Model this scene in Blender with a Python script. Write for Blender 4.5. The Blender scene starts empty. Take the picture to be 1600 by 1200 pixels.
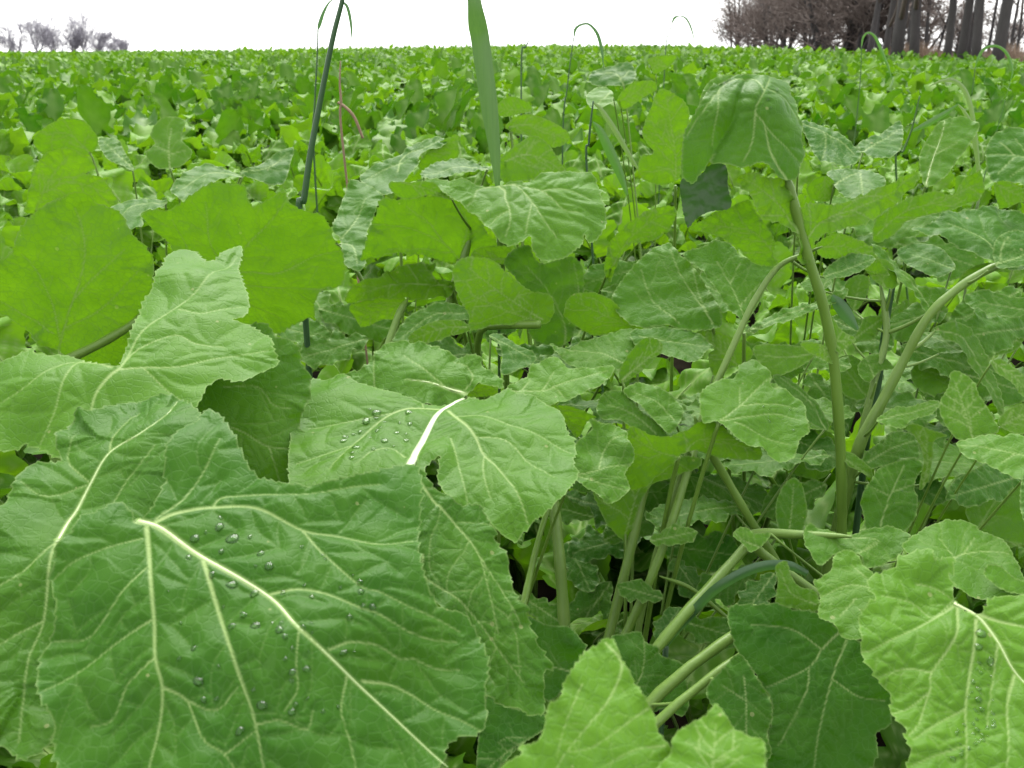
import bpy, math, random
import numpy as np
from mathutils import Vector, Matrix
from mathutils.geometry import delaunay_2d_cdt

R = math.radians
scene = bpy.context.scene
col = scene.collection

# ------------------------------------------------------------------ camera, sky, sun, exposure
cam = bpy.data.cameras.new('camera')
cam.lens = 35.33
cam.sensor_width = 36
cam.clip_start = 0.02
cam.clip_end = 2000
cam.dof.use_dof = True
cam.dof.focus_distance = 1.25
cam.dof.aperture_fstop = 15
camo = bpy.data.objects.new('camera', cam)
camo.location = (0, 0, .85)
camo.rotation_euler = (R(90 - 18.5), 0, 0)
col.objects.link(camo)
scene.camera = camo

world = bpy.data.worlds.new('World')
scene.world = world
world.use_nodes = True
wn, wl = world.node_tree.nodes, world.node_tree.links
bg = wn['Background']
sky = wn.new('ShaderNodeTexSky')
sky.sky_type = 'NISHITA'
sky.sun_disc = False
sky.sun_elevation = R(58)
sky.sun_rotation = R(0)
sky.air_density = 1.0
sky.dust_density = 4.0
mixc = wn.new('ShaderNodeMix')           # closed cloud deck over the clear-sky colour
mixc.data_type = 'RGBA'
mixc.inputs[0].default_value = .90
mixc.inputs[7].default_value = (10.0, 10.05, 9.9, 1)
wl.new(sky.outputs[0], mixc.inputs[6])
wl.new(mixc.outputs[2], bg.inputs['Color'])
bg.inputs['Strength'].default_value = .05

sl = bpy.data.lights.new('sun', 'SUN')
sl.energy = 1.5
sl.angle = R(45)
sl.color = (1, .97, .92)
so = bpy.data.objects.new('sun', sl)
so.rotation_euler = (R(-(90 - 58)), 0, 0)      # thin bright cloud ahead of the camera, high up
so.location = (0, 0, 20)
col.objects.link(so)

vs = scene.view_settings
vs.view_transform = 'Standard'
vs.look = 'None'
vs.gamma = 1
vs.exposure = 2.34
vs.use_curve_mapping = False
scene.cycles.max_bounces = 8
scene.cycles.diffuse_bounces = 4
scene.cycles.transmission_bounces = 6
scene.cycles.use_denoising = True

# ------------------------------------------------------------------ helpers
def tag(o, label=None, cat=None, group=None, kind=None):
    if label: o['label'] = label
    if cat: o['category'] = cat
    if group: o['group'] = group
    if kind: o['kind'] = kind
    return o

def link(name, data, parent=None):
    o = bpy.data.objects.new(name, data)
    col.objects.link(o)
    if parent is not None:
        o.parent = parent
    return o

def empty(name, loc):
    o = link(name, None)
    o.location = loc
    o.empty_display_size = .05
    return o

def mesh_np(name, V, F4, mats, smooth=True, attrs=None, fmat=None):
    """mesh from numpy verts and faces (n x 3 or n x 4, or list of both)"""
    me = bpy.data.meshes.new(name)
    V = np.asarray(V, np.float32)
    Fs = F4 if isinstance(F4, list) else [F4]
    Fs = [np.asarray(f, np.int32) for f in Fs if len(f)]
    nl = sum(f.size for f in Fs)
    nf = sum(len(f) for f in Fs)
    me.vertices.add(len(V))
    me.vertices.foreach_set('co', V.ravel())
    me.loops.add(nl)
    me.loops.foreach_set('vertex_index', np.concatenate([f.ravel() for f in Fs]))
    me.polygons.add(nf)
    tot = np.concatenate([np.full(len(f), f.shape[1], np.int32) for f in Fs])
    me.polygons.foreach_set('loop_start', np.concatenate([[0], np.cumsum(tot)[:-1]]).astype(np.int32))
    for m in mats:
        me.materials.append(m)
    if fmat is not None:
        me.polygons.foreach_set('material_index', np.asarray(fmat, np.int32))
    me.polygons.foreach_set('use_smooth', np.full(nf, smooth, bool))
    for k, a in (attrs or {}).items():
        a = np.asarray(a, np.float32)
        if a.ndim == 2:
            at = me.attributes.new(k, 'FLOAT_VECTOR', 'POINT')
            at.data.foreach_set('vector', a.ravel())
        else:
            at = me.attributes.new(k, 'FLOAT', 'POINT')
            at.data.foreach_set('value', a)
    me.update(calc_edges=True)
    me.validate()
    return me

def catmull(P, n, closed=False):
    P = np.asarray(P, float)
    if closed:
        Q = np.vstack([P[-1], P, P[0], P[1]])
    else:
        Q = np.vstack([2 * P[0] - P[1], P, 2 * P[-1] - P[-2]])
    out = []
    for i in range(len(Q) - 3):
        p0, p1, p2, p3 = Q[i:i + 4]
        t = np.linspace(0, 1, n, endpoint=False)[:, None]
        out.append(.5 * (2 * p1 + (p2 - p0) * t + (2 * p0 - 5 * p1 + 4 * p2 - p3) * t ** 2 + (3 * p1 - p0 - 3 * p2 + p3) * t ** 3))
    if not closed:
        out.append(Q[-2][None])
    return np.vstack(out)

def resample(P, step, closed=False):
    P = np.asarray(P, float)
    if closed:
        P = np.vstack([P, P[:1]])
    d = np.r_[0, np.cumsum(np.linalg.norm(np.diff(P, axis=0), axis=1))]
    n = max(2, int(round(d[-1] / step)))
    s = np.linspace(0, d[-1], n + 1)
    Q = np.stack([np.interp(s, d, P[:, k]) for k in range(P.shape[1])], 1)
    return Q[:-1] if closed else Q

def tube_np(path, rad, ns=8, flat=1.0, fr=None, caps=True):
    """verts, quads of a closed-ended tube along path with radii rad; flat squashes it along fr"""
    P = np.asarray(path, float)
    rad = np.asarray(rad, float)
    T = np.gradient(P, axis=0)
    T /= np.linalg.norm(T, axis=1)[:, None] + 1e-12
    if fr is None:
        ref = np.array([0, 0, 1.]) if abs(T[0][2]) < .8 else np.array([1., 0, 0])
        A = []
        a = np.cross(T[0], ref)
        a /= np.linalg.norm(a)
        for t in T:
            a = a - t * np.dot(a, t)
            a /= np.linalg.norm(a)
            A.append(a)
        A = np.array(A)
        B = np.cross(T, A)
    else:
        B = np.asarray(fr, float)
        A = np.cross(B, T)
        A /= np.linalg.norm(A, axis=1)[:, None] + 1e-12
    th = np.linspace(0, 2 * math.pi, ns, endpoint=False)
    V = P[:, None, :] + rad[:, None, None] * (np.cos(th)[None, :, None] * A[:, None, :] + flat * np.sin(th)[None, :, None] * B[:, None, :])
    n = len(P)
    V = np.vstack([V.reshape(-1, 3), P[:1] - T[:1] * rad[0] * .3, P[-1:] + T[-1:] * rad[-1] * .3])
    i = np.arange(n - 1)[:, None] * ns
    j = np.arange(ns)[None, :]
    j2 = (j + 1) % ns
    Q = np.stack([i + j, i + j2, i + ns + j2, i + ns + j], -1).reshape(-1, 4)
    jj = np.arange(ns)
    T3 = np.vstack([np.stack([np.full(ns, n * ns), (jj + 1) % ns, jj], 1), np.stack([np.full(ns, n * ns + 1), (n - 1) * ns + jj, (n - 1) * ns + (jj + 1) % ns], 1)])
    return V, [Q, T3 if caps else T3[:0]]

def join_np(parts):
    V, Q, T, o = [], [], [], 0
    for v, (q, t) in parts:
        V.append(v); Q.append(q + o); T.append(t + o); o += len(v)
    return np.vstack(V), [np.vstack(Q), np.vstack(T)]

def ground_z(x, y):
    y = np.asarray(y, float); x = np.asarray(x, float)
    s = np.clip((y - 3) / 52, 0, 1)
    s = s * s * (3 - 2 * s)
    a = x / np.maximum(y, 8)
    z = .42 * s * np.exp(-((a - .10) / .42) ** 2)
    z = z - .9 * np.clip((y - 62) / 60, 0, 1) ** 1.3
    return z

# ------------------------------------------------------------------ materials
def new_mat(name):
    m = bpy.data.materials.new(name)
    m.use_nodes = True
    nt = m.node_tree
    nt.nodes.clear()
    out = nt.nodes.new('ShaderNodeOutputMaterial')
    return m, nt, out

def node(nt, kind, **kw):
    n = nt.nodes.new(kind)
    for k, v in kw.items():
        setattr(n, k, v)
    return n

def mixrgb(nt, fac, a, b, mode='MIX'):
    n = node(nt, 'ShaderNodeMix', data_type='RGBA', blend_type=mode)
    for sock, v in ((n.inputs[0], fac), (n.inputs[6], a), (n.inputs[7], b)):
        if hasattr(v, 'links') or isinstance(v, bpy.types.NodeSocket):
            nt.links.new(v, sock)
        else:
            sock.default_value = v if not isinstance(v, tuple) else (*v, 1)
    return n.outputs[2]

def math_n(nt, op, a, b=None, clamp=False):
    n = node(nt, 'ShaderNodeMath', operation=op, use_clamp=clamp)
    for s, v in zip(n.inputs, (a, b)):
        if v is None: continue
        if isinstance(v, bpy.types.NodeSocket): nt.links.new(v, s)
        else: s.default_value = v
    return n.outputs[0]

def leaf_material(name, net=True):
    m, nt, out = new_mat(name)
    L = nt.links
    vein = node(nt, 'ShaderNodeAttribute', attribute_name='vein').outputs['Fac']
    tint = node(nt, 'ShaderNodeAttribute', attribute_name='tint').outputs['Fac']
    luv = node(nt, 'ShaderNodeAttribute', attribute_name='luv').outputs['Vector']
    inf = node(nt, 'ShaderNodeObjectInfo')
    no = node(nt, 'ShaderNodeTexNoise', noise_dimensions='3D')
    no.inputs['Scale'].default_value = 28
    no.inputs['Detail'].default_value = 4
    L.new(luv, no.inputs['Vector'])
    nf = node(nt, 'ShaderNodeTexNoise')
    nf.inputs['Scale'].default_value = 700
    nf.inputs['Detail'].default_value = 2
    L.new(luv, nf.inputs['Vector'])
    t = math_n(nt, 'ADD', tint, math_n(nt, 'MULTIPLY', math_n(nt, 'SUBTRACT', no.outputs['Fac'], .5), .40))
    t = math_n(nt, 'ADD', t, math_n(nt, 'MULTIPLY', math_n(nt, 'SUBTRACT', inf.outputs['Random'], .5), .16), True)
    base = mixrgb(nt, t, LEAF_OLD, LEAF_YOUNG)
    tran = mixrgb(nt, t, TRAN_OLD, TRAN_YOUNG)
    if net:
        vo = node(nt, 'ShaderNodeTexVoronoi', feature='DISTANCE_TO_EDGE')
        vo.inputs['Scale'].default_value = 150
        L.new(luv, vo.inputs['Vector'])
        edge = node(nt, 'ShaderNodeMapRange')
        edge.inputs['From Min'].default_value = 0
        edge.inputs['From Max'].default_value = .10
        edge.inputs['To Min'].default_value = 1
        edge.inputs['To Max'].default_value = 0
        L.new(vo.outputs['Distance'], edge.inputs['Value'])
        base = mixrgb(nt, math_n(nt, 'MULTIPLY', edge.outputs[0], .16), base, (.10, .20, .06))
        tran = mixrgb(nt, math_n(nt, 'MULTIPLY', edge.outputs[0], .3), tran, (.03, .10, .01))
    base = mixrgb(nt, vein, base, VEIN)
    sp_ = node(nt, 'ShaderNodeTexVoronoi', feature='F1')
    sp_.inputs['Scale'].default_value = 95
    L.new(luv, sp_.inputs['Vector'])
    sc_ = node(nt, 'ShaderNodeSeparateColor')
    L.new(sp_.outputs['Color'], sc_.inputs[0])
    rare = math_n(nt, 'GREATER_THAN', sc_.outputs[0], .90)
    dot = math_n(nt, 'LESS_THAN', sp_.outputs['Distance'], math_n(nt, 'MULTIPLY', sc_.outputs[1], .20))
    spot_ = math_n(nt, 'MULTIPLY', math_n(nt, 'MULTIPLY', rare, dot), .55)
    base = mixrgb(nt, spot_, base, (.22, .25, .10))
    tran = mixrgb(nt, math_n(nt, 'MULTIPLY', math_n(nt, 'POWER', vein, .6), .85), tran, (.03, .075, .004))
    n2 = node(nt, 'ShaderNodeTexNoise')
    n2.inputs['Scale'].default_value = 55
    n2.inputs['Detail'].default_value = 5
    L.new(luv, n2.inputs['Vector'])
    vr = node(nt, 'ShaderNodeMapRange')
    vr.inputs['From Min'].default_value = .3
    vr.inputs['From Max'].default_value = .7
    vr.inputs['To Min'].default_value = .90
    vr.inputs['To Max'].default_value = 1.06
    L.new(n2.outputs['Fac'], vr.inputs['Value'])
    cv = node(nt, 'ShaderNodeCombineColor')
    for q_ in range(3): L.new(vr.outputs[0], cv.inputs[q_])
    tran = mixrgb(nt, 1.0, tran, cv.outputs[0], 'MULTIPLY')
    p = node(nt, 'ShaderNodeBsdfPrincipled')
    L.new(base, p.inputs['Base Color'])
    rr = node(nt, 'ShaderNodeMapRange')
    rr.inputs['To Min'].default_value = .38
    rr.inputs['To Max'].default_value = .54
    L.new(no.outputs['Fac'], rr.inputs['Value'])
    L.new(rr.outputs[0], p.inputs['Roughness'])
    p.inputs['IOR'].default_value = 1.45
    p.inputs['Specular IOR Level'].default_value = .15
    tr = node(nt, 'ShaderNodeBsdfTranslucent')
    L.new(tran, tr.inputs['Color'])
    b1 = node(nt, 'ShaderNodeBump')
    b1.inputs['Strength'].default_value = .28
    b1.inputs['Distance'].default_value = .0008
    if net:
        h = math_n(nt, 'ADD', math_n(nt, 'MULTIPLY', edge.outputs[0], -.8), math_n(nt, 'MULTIPLY', nf.outputs['Fac'], .5))
    else:
        h = nf.outputs['Fac']
    L.new(h, b1.inputs['Height'])
    L.new(b1.outputs[0], p.inputs['Normal'])
    L.new(b1.outputs[0], tr.inputs['Normal'])
    mx = node(nt, 'ShaderNodeMixShader')
    mx.inputs[0].default_value = .31
    L.new(p.outputs[0], mx.inputs[1])
    L.new(tr.outputs[0], mx.inputs[2])
    L.new(mx.outputs[0], out.inputs['Surface'])
    return m

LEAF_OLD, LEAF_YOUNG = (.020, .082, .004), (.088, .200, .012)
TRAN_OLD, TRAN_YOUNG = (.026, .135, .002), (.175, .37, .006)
VEIN = (.26, .36, .13)

def simple_mat(name, c1, c2, rough=.45, scale=60, trans=None, stretch=None, spec=.5):
    m, nt, out = new_mat(name)
    L = nt.links
    tc = node(nt, 'ShaderNodeTexCoord')
    no = node(nt, 'ShaderNodeTexNoise')
    no.inputs['Scale'].default_value = scale
    no.inputs['Detail'].default_value = 5
    src = tc.outputs['Object']
    if stretch:
        mp = node(nt, 'ShaderNodeMapping')
        mp.inputs['Scale'].default_value = stretch
        L.new(src, mp.inputs['Vector'])
        src = mp.outputs[0]
    L.new(src, no.inputs['Vector'])
    c = mixrgb(nt, no.outputs['Fac'], c1, c2)
    p = node(nt, 'ShaderNodeBsdfPrincipled')
    L.new(c, p.inputs['Base Color'])
    p.inputs['Roughness'].default_value = rough
    p.inputs['Specular IOR Level'].default_value = spec
    b = node(nt, 'ShaderNodeBump')
    b.inputs['Strength'].default_value = .4
    b.inputs['Distance'].default_value = .2 / scale
    L.new(no.outputs['Fac'], b.inputs['Height'])
    L.new(b.outputs[0], p.inputs['Normal'])
    if trans:
        tr = node(nt, 'ShaderNodeBsdfTranslucent')
        tr.inputs['Color'].default_value = (*trans, 1)
        mx = node(nt, 'ShaderNodeMixShader')
        mx.inputs[0].default_value = .4
        L.new(p.outputs[0], mx.inputs[1]); L.new(tr.outputs[0], mx.inputs[2])
        L.new(mx.outputs[0], out.inputs['Surface'])
    else:
        L.new(p.outputs[0], out.inputs['Surface'])
    return m

M_LEAF = leaf_material('leaf_blade')
M_LEAFF = leaf_material('leaf_blade_field', net=False)
def stalk_material():
    m, nt, out = new_mat('leaf_stalk')
    L = nt.links
    tint = node(nt, 'ShaderNodeAttribute', attribute_name='tint').outputs['Fac']
    tc = node(nt, 'ShaderNodeTexCoord')
    no = node(nt, 'ShaderNodeTexNoise')
    no.inputs['Scale'].default_value = 260
    mp = node(nt, 'ShaderNodeMapping')
    mp.inputs['Scale'].default_value = (1, 1, .06)
    L.new(tc.outputs['Object'], mp.inputs['Vector'])
    L.new(mp.outputs[0], no.inputs['Vector'])
    c = mixrgb(nt, tint, (.125, .20, .045), (.080, .155, .012))
    c = mixrgb(nt, math_n(nt, 'MULTIPLY', no.outputs['Fac'], .5), c, (.045, .10, .012))
    p = node(nt, 'ShaderNodeBsdfPrincipled')
    L.new(c, p.inputs['Base Color'])
    p.inputs['Roughness'].default_value = .4
    p.inputs['Specular IOR Level'].default_value = .3
    b = node(nt, 'ShaderNodeBump')
    b.inputs['Strength'].default_value = .3
    b.inputs['Distance'].default_value = .001
    L.new(no.outputs['Fac'], b.inputs['Height'])
    L.new(b.outputs[0], p.inputs['Normal'])
    L.new(p.outputs[0], out.inputs['Surface'])
    return m
M_STALK = stalk_material()
M_DARK_TIP = simple_mat('dark_leaf_tip', (.010, .028, .010), (.028, .075, .014), .4, 45, (.02, .07, .004))  # darker than the other leaves, for the head leaf's hanging tip only
M_RIB = {1: simple_mat('pale_midrib', (.21, .30, .11), (.28, .36, .16), .4, 120), 2: simple_mat('white_midrib', (.21, .29, .14), (.30, .37, .22), .4, 120)}
M_GRASS = {'dark': simple_mat('dark_grass', (.035, .085, .04), (.06, .13, .05), .4, 40, (.05, .14, .02), (1, 1, .1)),
           'green': simple_mat('green_grass', (.05, .12, .03), (.08, .17, .04), .4, 40, (.06, .17, .015), (1, 1, .1)),
           'blade': simple_mat('grey_green_grass', (.03, .085, .03), (.095, .17, .05), .4, 420, (.06, .14, .02), (1, 1, .02)),
           'pale': simple_mat('pale_grass', (.10, .17, .05), (.17, .24, .09), .45, 40, (.10, .19, .03), (1, 1, .1)),
           'dry': simple_mat('dry_stalk', (.11, .07, .04), (.23, .16, .10), .8, 90, None, (1, 1, .2))}
M_SOIL = simple_mat('soil', (.006, .005, .003), (.02, .016, .010), 1.0, 14, None, None, .05)
M_BARK = simple_mat('bark', (.024, .022, .023), (.055, .049, .048), .9, 9, None, (1, 1, .25))
M_TWIG = simple_mat('brown_twigs', (.085, .068, .062), (.15, .115, .10), .9, 3)
M_FAR = simple_mat('hazy_far_twigs', (.24, .23, .27), (.34, .33, .37), .9, 2)  # lavender paleness of haze and bloom put into the twig colour
M_DRYG = simple_mat('dry_undergrowth', (.16, .11, .08), (.30, .22, .16), .95, 2)

def drop_material():
    m, nt, out = new_mat('water')
    tr = node(nt, 'ShaderNodeBsdfTransparent')
    tr.inputs['Color'].default_value = (.90, .97, .84, 1)
    gl = node(nt, 'ShaderNodeBsdfGlossy')
    gl.inputs['Roughness'].default_value = .08
    fr = node(nt, 'ShaderNodeFresnel')
    fr.inputs['IOR'].default_value = 1.33
    mx = node(nt, 'ShaderNodeMixShader')
    nt.links.new(fr.outputs[0], mx.inputs[0])
    nt.links.new(tr.outputs[0], mx.inputs[1])
    nt.links.new(gl.outputs[0], mx.inputs[2])
    nt.links.new(mx.outputs[0], out.inputs['Surface'])
    return m
M_WATER = drop_material()

# ------------------------------------------------------------------ ground
gx = np.concatenate([np.linspace(-220, -30, 20), np.linspace(-27, 27, 28), np.linspace(30, 220, 20)])
gy = np.concatenate([np.linspace(-12, 3, 12), np.linspace(4, 80, 60), np.linspace(85, 500, 24)])
X, Y = np.meshgrid(gx, gy)
rng0 = np.random.default_rng(4)
Z = ground_z(X, Y) + rng0.normal(0, .008, X.shape)
nx, ny = len(gx), len(gy)
ii = (np.arange(ny - 1)[:, None] * nx + np.arange(nx - 1)[None]).ravel()
gm = mesh_np('field_soil', np.stack([X, Y, Z], -1).reshape(-1, 3), np.stack([ii, ii + 1, ii + nx + 1, ii + nx], 1), [M_SOIL])
tag(link('ground', gm), 'dark bare soil of the field under the crop', None, None, 'structure')

# ------------------------------------------------------------------ measured leaves and added ones: millimetres in each leaf's own plane
# o origin, n facing, c outline, v veins (width, line), g local swells, q curvature, j stalk joint, t tint
LEAVES = [
dict(p='front',o=[-240.3,585.0,559.0],n=[0.05,-0.422,0.905],c=[[-0.9,-1.2],[-3.5,3.2],[-11.1,10.2],[-17.9,8.8],[-24.4,2.2],[-33.6,-3.3],[-35.4,-13.5],[-41.1,-28.9],[-40.7,-39.2],[-39.7,-47.1],[-35.5,-56.2],[-31.7,-65.6],[-31.0,-75.4],[-32.8,-82.4],[-33.8,-96.1],[-28.5,-114.2],[-21.3,-122.6],[-14.9,-130.6],[-14.3,-140.0],[-8.1,-153.2],[3.2,-174.8],[52.6,-182.9],[111.5,-179.1],[169.0,-159.3],[200.3,-137.5],[204.9,-124.3],[216.2,-119.2],[225.4,-113.8],[227.8,-104.7],[226.1,-91.2],[228.4,-74.7],[223.1,-59.0],[211.9,-44.6],[196.2,-43.8],[186.0,-27.7],[179.6,3.6],[179.4,42.3],[176.4,63.7],[168.9,67.8],[135.8,45.7],[104.3,35.6],[76.5,39.0],[62.7,48.7],[54.0,63.5],[45.1,78.6],[31.7,96.9],[20.8,100.2],[16.7,84.9],[9.8,76.1],[6.9,62.5],[6.4,46.5],[9.8,29.7],[7.4,10.9],[2.5,1.7]],v=[(5,[[0.3,-0.6],[15.5,-4.6],[45.0,-23.6],[91.7,-51.6],[114.4,-75.4],[143.7,-94.4],[162.8,-105.8],[183.5,-120.0],[205.5,-136.9]]),(3.2,[[7.1,-5.1],[16.8,-35.3],[27.0,-68.9],[33.0,-92.5],[40.4,-109.1],[42.4,-128.4],[41.4,-151.3],[42.0,-168.1]]),(3,[[47.1,-26.8],[63.2,-61.4],[82.0,-99.7],[94.7,-123.9],[104.2,-151.1],[110.3,-171.4]]),(3,[[10.4,-1.4],[23.7,9.1],[43.9,15.7],[71.6,15.8],[104.6,0.6],[128.0,-2.0],[155.8,-6.3],[176.8,1.4]]),(1.6,[[104.6,0.6],[119.9,-17.2],[145.1,-39.0],[157.8,-42.6],[176.1,-48.5],[193.0,-51.5],[208.7,-55.2]]),(2,[[91.6,-50.8],[108.5,-46.0],[125.2,-47.3],[146.6,-54.4],[159.0,-56.8],[177.1,-62.8],[193.6,-63.8],[207.6,-62.0]]),(1.4,[[132.4,-84.5],[144.6,-76.4],[160.3,-74.4],[172.6,-77.7],[182.0,-76.3],[195.9,-79.0],[209.7,-78.2]]),(1.8,[[152.8,-95.7],[168.3,-93.0],[181.9,-96.2],[195.8,-103.0],[210.9,-108.4],[224.6,-114.6]]),(1.4,[[27.0,-68.9],[6.2,-85.4],[-11.2,-102.1],[-25.8,-112.9]]),(1.3,[[33.0,-92.5],[20.6,-108.4],[15.6,-125.5],[4.2,-129.5]]),(1.2,[[15.5,-35.4],[5.5,-51.9],[-8.4,-79.0],[-30.0,-81.0]]),(1.4,[[41.1,-109.1],[55.1,-115.2],[64.1,-129.7],[70.6,-137.9],[81.6,-143.7],[93.6,-157.3]]),(1.2,[[81.6,-143.7],[90.3,-136.7],[98.1,-130.6]]),(1.2,[[55.1,-115.2],[72.6,-120.4],[83.5,-108.5]]),(1.1,[[97.8,-128.3],[109.9,-126.3],[125.2,-130.1],[127.6,-120.0]]),(1.1,[[114.6,-76.9],[115.5,-96.4],[117.8,-109.8],[111.8,-121.4]]),(1.2,[[143.8,-95.7],[142.8,-116.4],[148.7,-130.5],[155.9,-151.1]]),(1.2,[[6.6,-14.0],[-10.3,-22.2],[-28.9,-35.0],[-38.1,-45.7]]),(1.6,[[11.0,2.2],[22.0,16.8],[26.9,28.1],[33.4,48.5],[37.8,71.6]]),(1.5,[[43.7,16.6],[49.3,25.0],[75.7,26.6],[99.4,28.2],[125.4,33.6],[151.0,43.1]])],t=0.07,g=[[121.1,41.8,47.6,14.0],[165.6,-35.5,43.3,16.0],[-44.1,-26.2,28.9,10.0],[16.3,72.2,37.5,16.0],[190.8,-104.6,50.5,-14.0],[21.0,-174.1,57.7,-12.0],[105.7,-92.6,37.5,9.0]],q=[1.2,1.0,0],j=[0.3,-0.6],pk=2.0,d={'n':62,'r':[[17.8,9.6],[73.7,12.3],[144.4,-32.8],[167.9,-68.2],[150.1,-93.9],[141.0,-128.3],[57.4,-134.3],[35.5,-77.2],[27.5,-31.4]],'m':(2.4,4.2)},te=1.0,ru=0.35,lab='broad dark puckered leaf with pale veins and water beads',rb=1),
dict(p='near',o=[38.9,420.0,535.0],n=[0.1,-0.55,0.829],c=[[8.2,42.2],[14.2,43.2],[17.2,34.5],[23.2,21.4],[29.2,10.0],[33.4,4.5],[33.9,-2.3],[36.8,-8.7],[40.7,-15.0],[44.1,-27.5],[36.0,-43.2],[-17.9,-49.7],[-49.3,-38.2],[-43.2,-23.9],[-34.6,-18.6],[-35.7,-13.9],[-26.9,-12.1],[-23.5,-5.6],[-22.3,1.1],[-21.1,5.7],[-15.4,9.2],[-12.8,17.4],[-6.7,27.2],[-0.4,36.1],[6.9,40.2]],v=[(1.6,[[10.5,40.4],[17.9,28.4],[10.9,11.3],[-0.1,-2.7],[-11.7,-16.1],[-17.4,-24.7],[-21.9,-40.0]]),(1.1,[[30.1,6.6],[16.7,-3.1],[0.4,-14.7],[-11.8,-17.2]]),(1.1,[[36.5,-12.0],[21.5,-14.9],[4.4,-24.1]]),(1,[[-3.7,16.6],[-12.4,-3.1],[-17.3,-19.4]])],t=0.62,q=[2,1.5,0],j=[10.5,40.4],pk=0.6,te=1.0,ru=1.0,lab='pale pointed leaf rising at the bottom edge',ns=True),
dict(p='near',o=[94.4,400.0,534.6],n=[-0.101,-0.504,0.858],c=[[-18.0,2.7],[-13.7,8.0],[-5.7,12.1],[1.3,16.3],[5.7,20.7],[9.6,13.7],[13.0,8.0],[19.8,3.4],[25.8,1.1],[24.3,-11.6],[20.2,-27.6],[-33.8,-25.6],[-28.4,-11.6],[-19.1,-2.7]],v=[(1.3,[[-3.2,-27.0],[-0.1,-10.9],[4.3,10.5]]),(1,[[-0.3,-8.8],[13.9,-0.8]]),(1,[[0.1,-5.7],[-11.1,2.3]])],t=0.7,q=[2,2,0],j=[-3.2,-27.0],pk=0.6,te=1.0,ru=1.0,ns=True),
dict(p='west',o=[-315.6,625.0,526.2],n=[0.121,-0.452,0.884],c=[[14.2,146.4],[-12.9,126.1],[-24.6,127.9],[-26.7,113.2],[-30.4,100.2],[-26.1,83.7],[-20.6,74.8],[-38.1,70.0],[-44.1,57.2],[-45.2,39.9],[-46.4,25.5],[-60.4,1.2],[-46.5,-65.8],[-25.4,-121.4],[-1.3,-138.8],[9.4,-139.5],[21.3,-147.4],[31.4,-141.6],[37.3,-126.0],[36.9,-74.4],[39.5,-18.2],[66.5,32.3],[76.6,74.0],[73.5,119.4],[62.8,135.3],[48.6,150.0]],v=[(3.6,[[-0.1,0.1],[1.1,21.4],[3.2,29.6],[6.8,54.8],[13.7,82.7],[31.5,98.9],[46.2,120.4],[47.8,146.2]]),(2.2,[[-0.1,0.1],[1.2,-16.2],[7.8,-56.5],[5.9,-80.0],[10.2,-109.4],[15.8,-134.9]]),(1.8,[[13.7,82.7],[11.6,96.2],[16.2,116.2],[21.9,132.3]]),(1.6,[[-0.1,0.1],[-14.1,-26.1],[-30.5,-42.4],[-45.8,-51.7]]),(1.2,[[7.8,-56.5],[-7.2,-68.0],[-23.4,-87.0]]),(1.2,[[6.8,54.8],[-15.5,75.2],[-18.7,101.1]]),(1.2,[[25.9,31.8],[32.1,56.5],[40.8,74.3],[46.0,88.1]]),(1.1,[[6.8,54.8],[-20.2,39.9],[-41.2,50.9]])],t=0.32,g=[[51.3,104.9,38.8,12.0],[7.6,-111.4,54.3,-10.0]],q=[0.6,0.9,0],j=[-0.1,0.1],pk=1.3,te=1.0,ru=1.0,lab='blue green leaf falling over the left edge',rb=1),
dict(p='west',o=[-327.8,800.0,593.9],n=[0.05,-0.398,0.916],c=[[-127.1,-0.3],[-98.7,2.5],[-78.8,19.8],[-70.9,12.7],[-46.6,13.9],[-32.4,9.0],[-18.4,4.7],[-6.9,2.4],[-1.3,1.8],[-1.1,10.7],[-2.5,51.8],[-6.6,96.0],[-3.4,116.3],[-14.6,196.3],[-9.5,220.6],[9.9,207.9],[29.3,187.0],[40.6,209.9],[48.5,233.0],[55.6,217.3],[60.6,178.2],[72.8,143.9],[84.3,114.0],[86.8,89.2],[77.1,78.6],[86.6,75.3],[100.6,69.2],[114.7,56.8],[121.9,37.2],[127.6,20.7],[113.0,10.1],[100.4,-2.6],[83.3,-0.1],[74.5,-9.0],[73.4,-27.5],[70.2,-44.4],[60.3,-62.7],[41.9,-80.2],[16.6,-94.8],[-14.3,-96.0],[-50.1,-76.6],[-59.4,-80.7],[-70.4,-87.3],[-89.9,-99.6]],v=[(3,[[0.4,-0.9],[-5.1,-10.1],[-11.0,-26.9],[-11.3,-41.6],[-8.8,-59.7],[-4.3,-81.8]]),(2,[[-6.1,-0.3],[-33.5,7.0],[-38.5,-15.5],[-38.4,-48.2],[-43.2,-75.3]]),(2,[[0.6,-1.4],[18.8,2.5],[47.0,7.6],[79.6,27.2],[116.1,37.1]]),(2,[[0.9,0.6],[6.3,20.6],[21.1,35.9],[37.8,45.5],[54.7,38.6],[77.1,40.2]]),(2,[[1.4,2.2],[6.9,45.9],[26.8,83.5],[39.3,111.0],[46.0,151.0],[52.7,206.0]]),(1.4,[[29.4,81.0],[49.7,78.0],[66.7,90.9],[82.2,102.2]]),(1.4,[[-16.3,3.7],[-43.0,3.9],[-64.6,-27.2],[-82.0,-42.8]]),(1.2,[[18.8,2.5],[46.7,-20.8],[66.0,-34.4]])],t=0.52,g=[[26.6,135.2,43.1,20.0],[99.6,8.5,37.4,-8.0],[-66.8,-12.2,41.2,12.0],[-51.9,-89.1,30.0,-14.0]],q=[0.6,1.2,0],j=[0.4,-0.9],pk=1.1,te=1.0,ru=0.3,lab='pale blue green leaf with raised rear lobe'),
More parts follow.
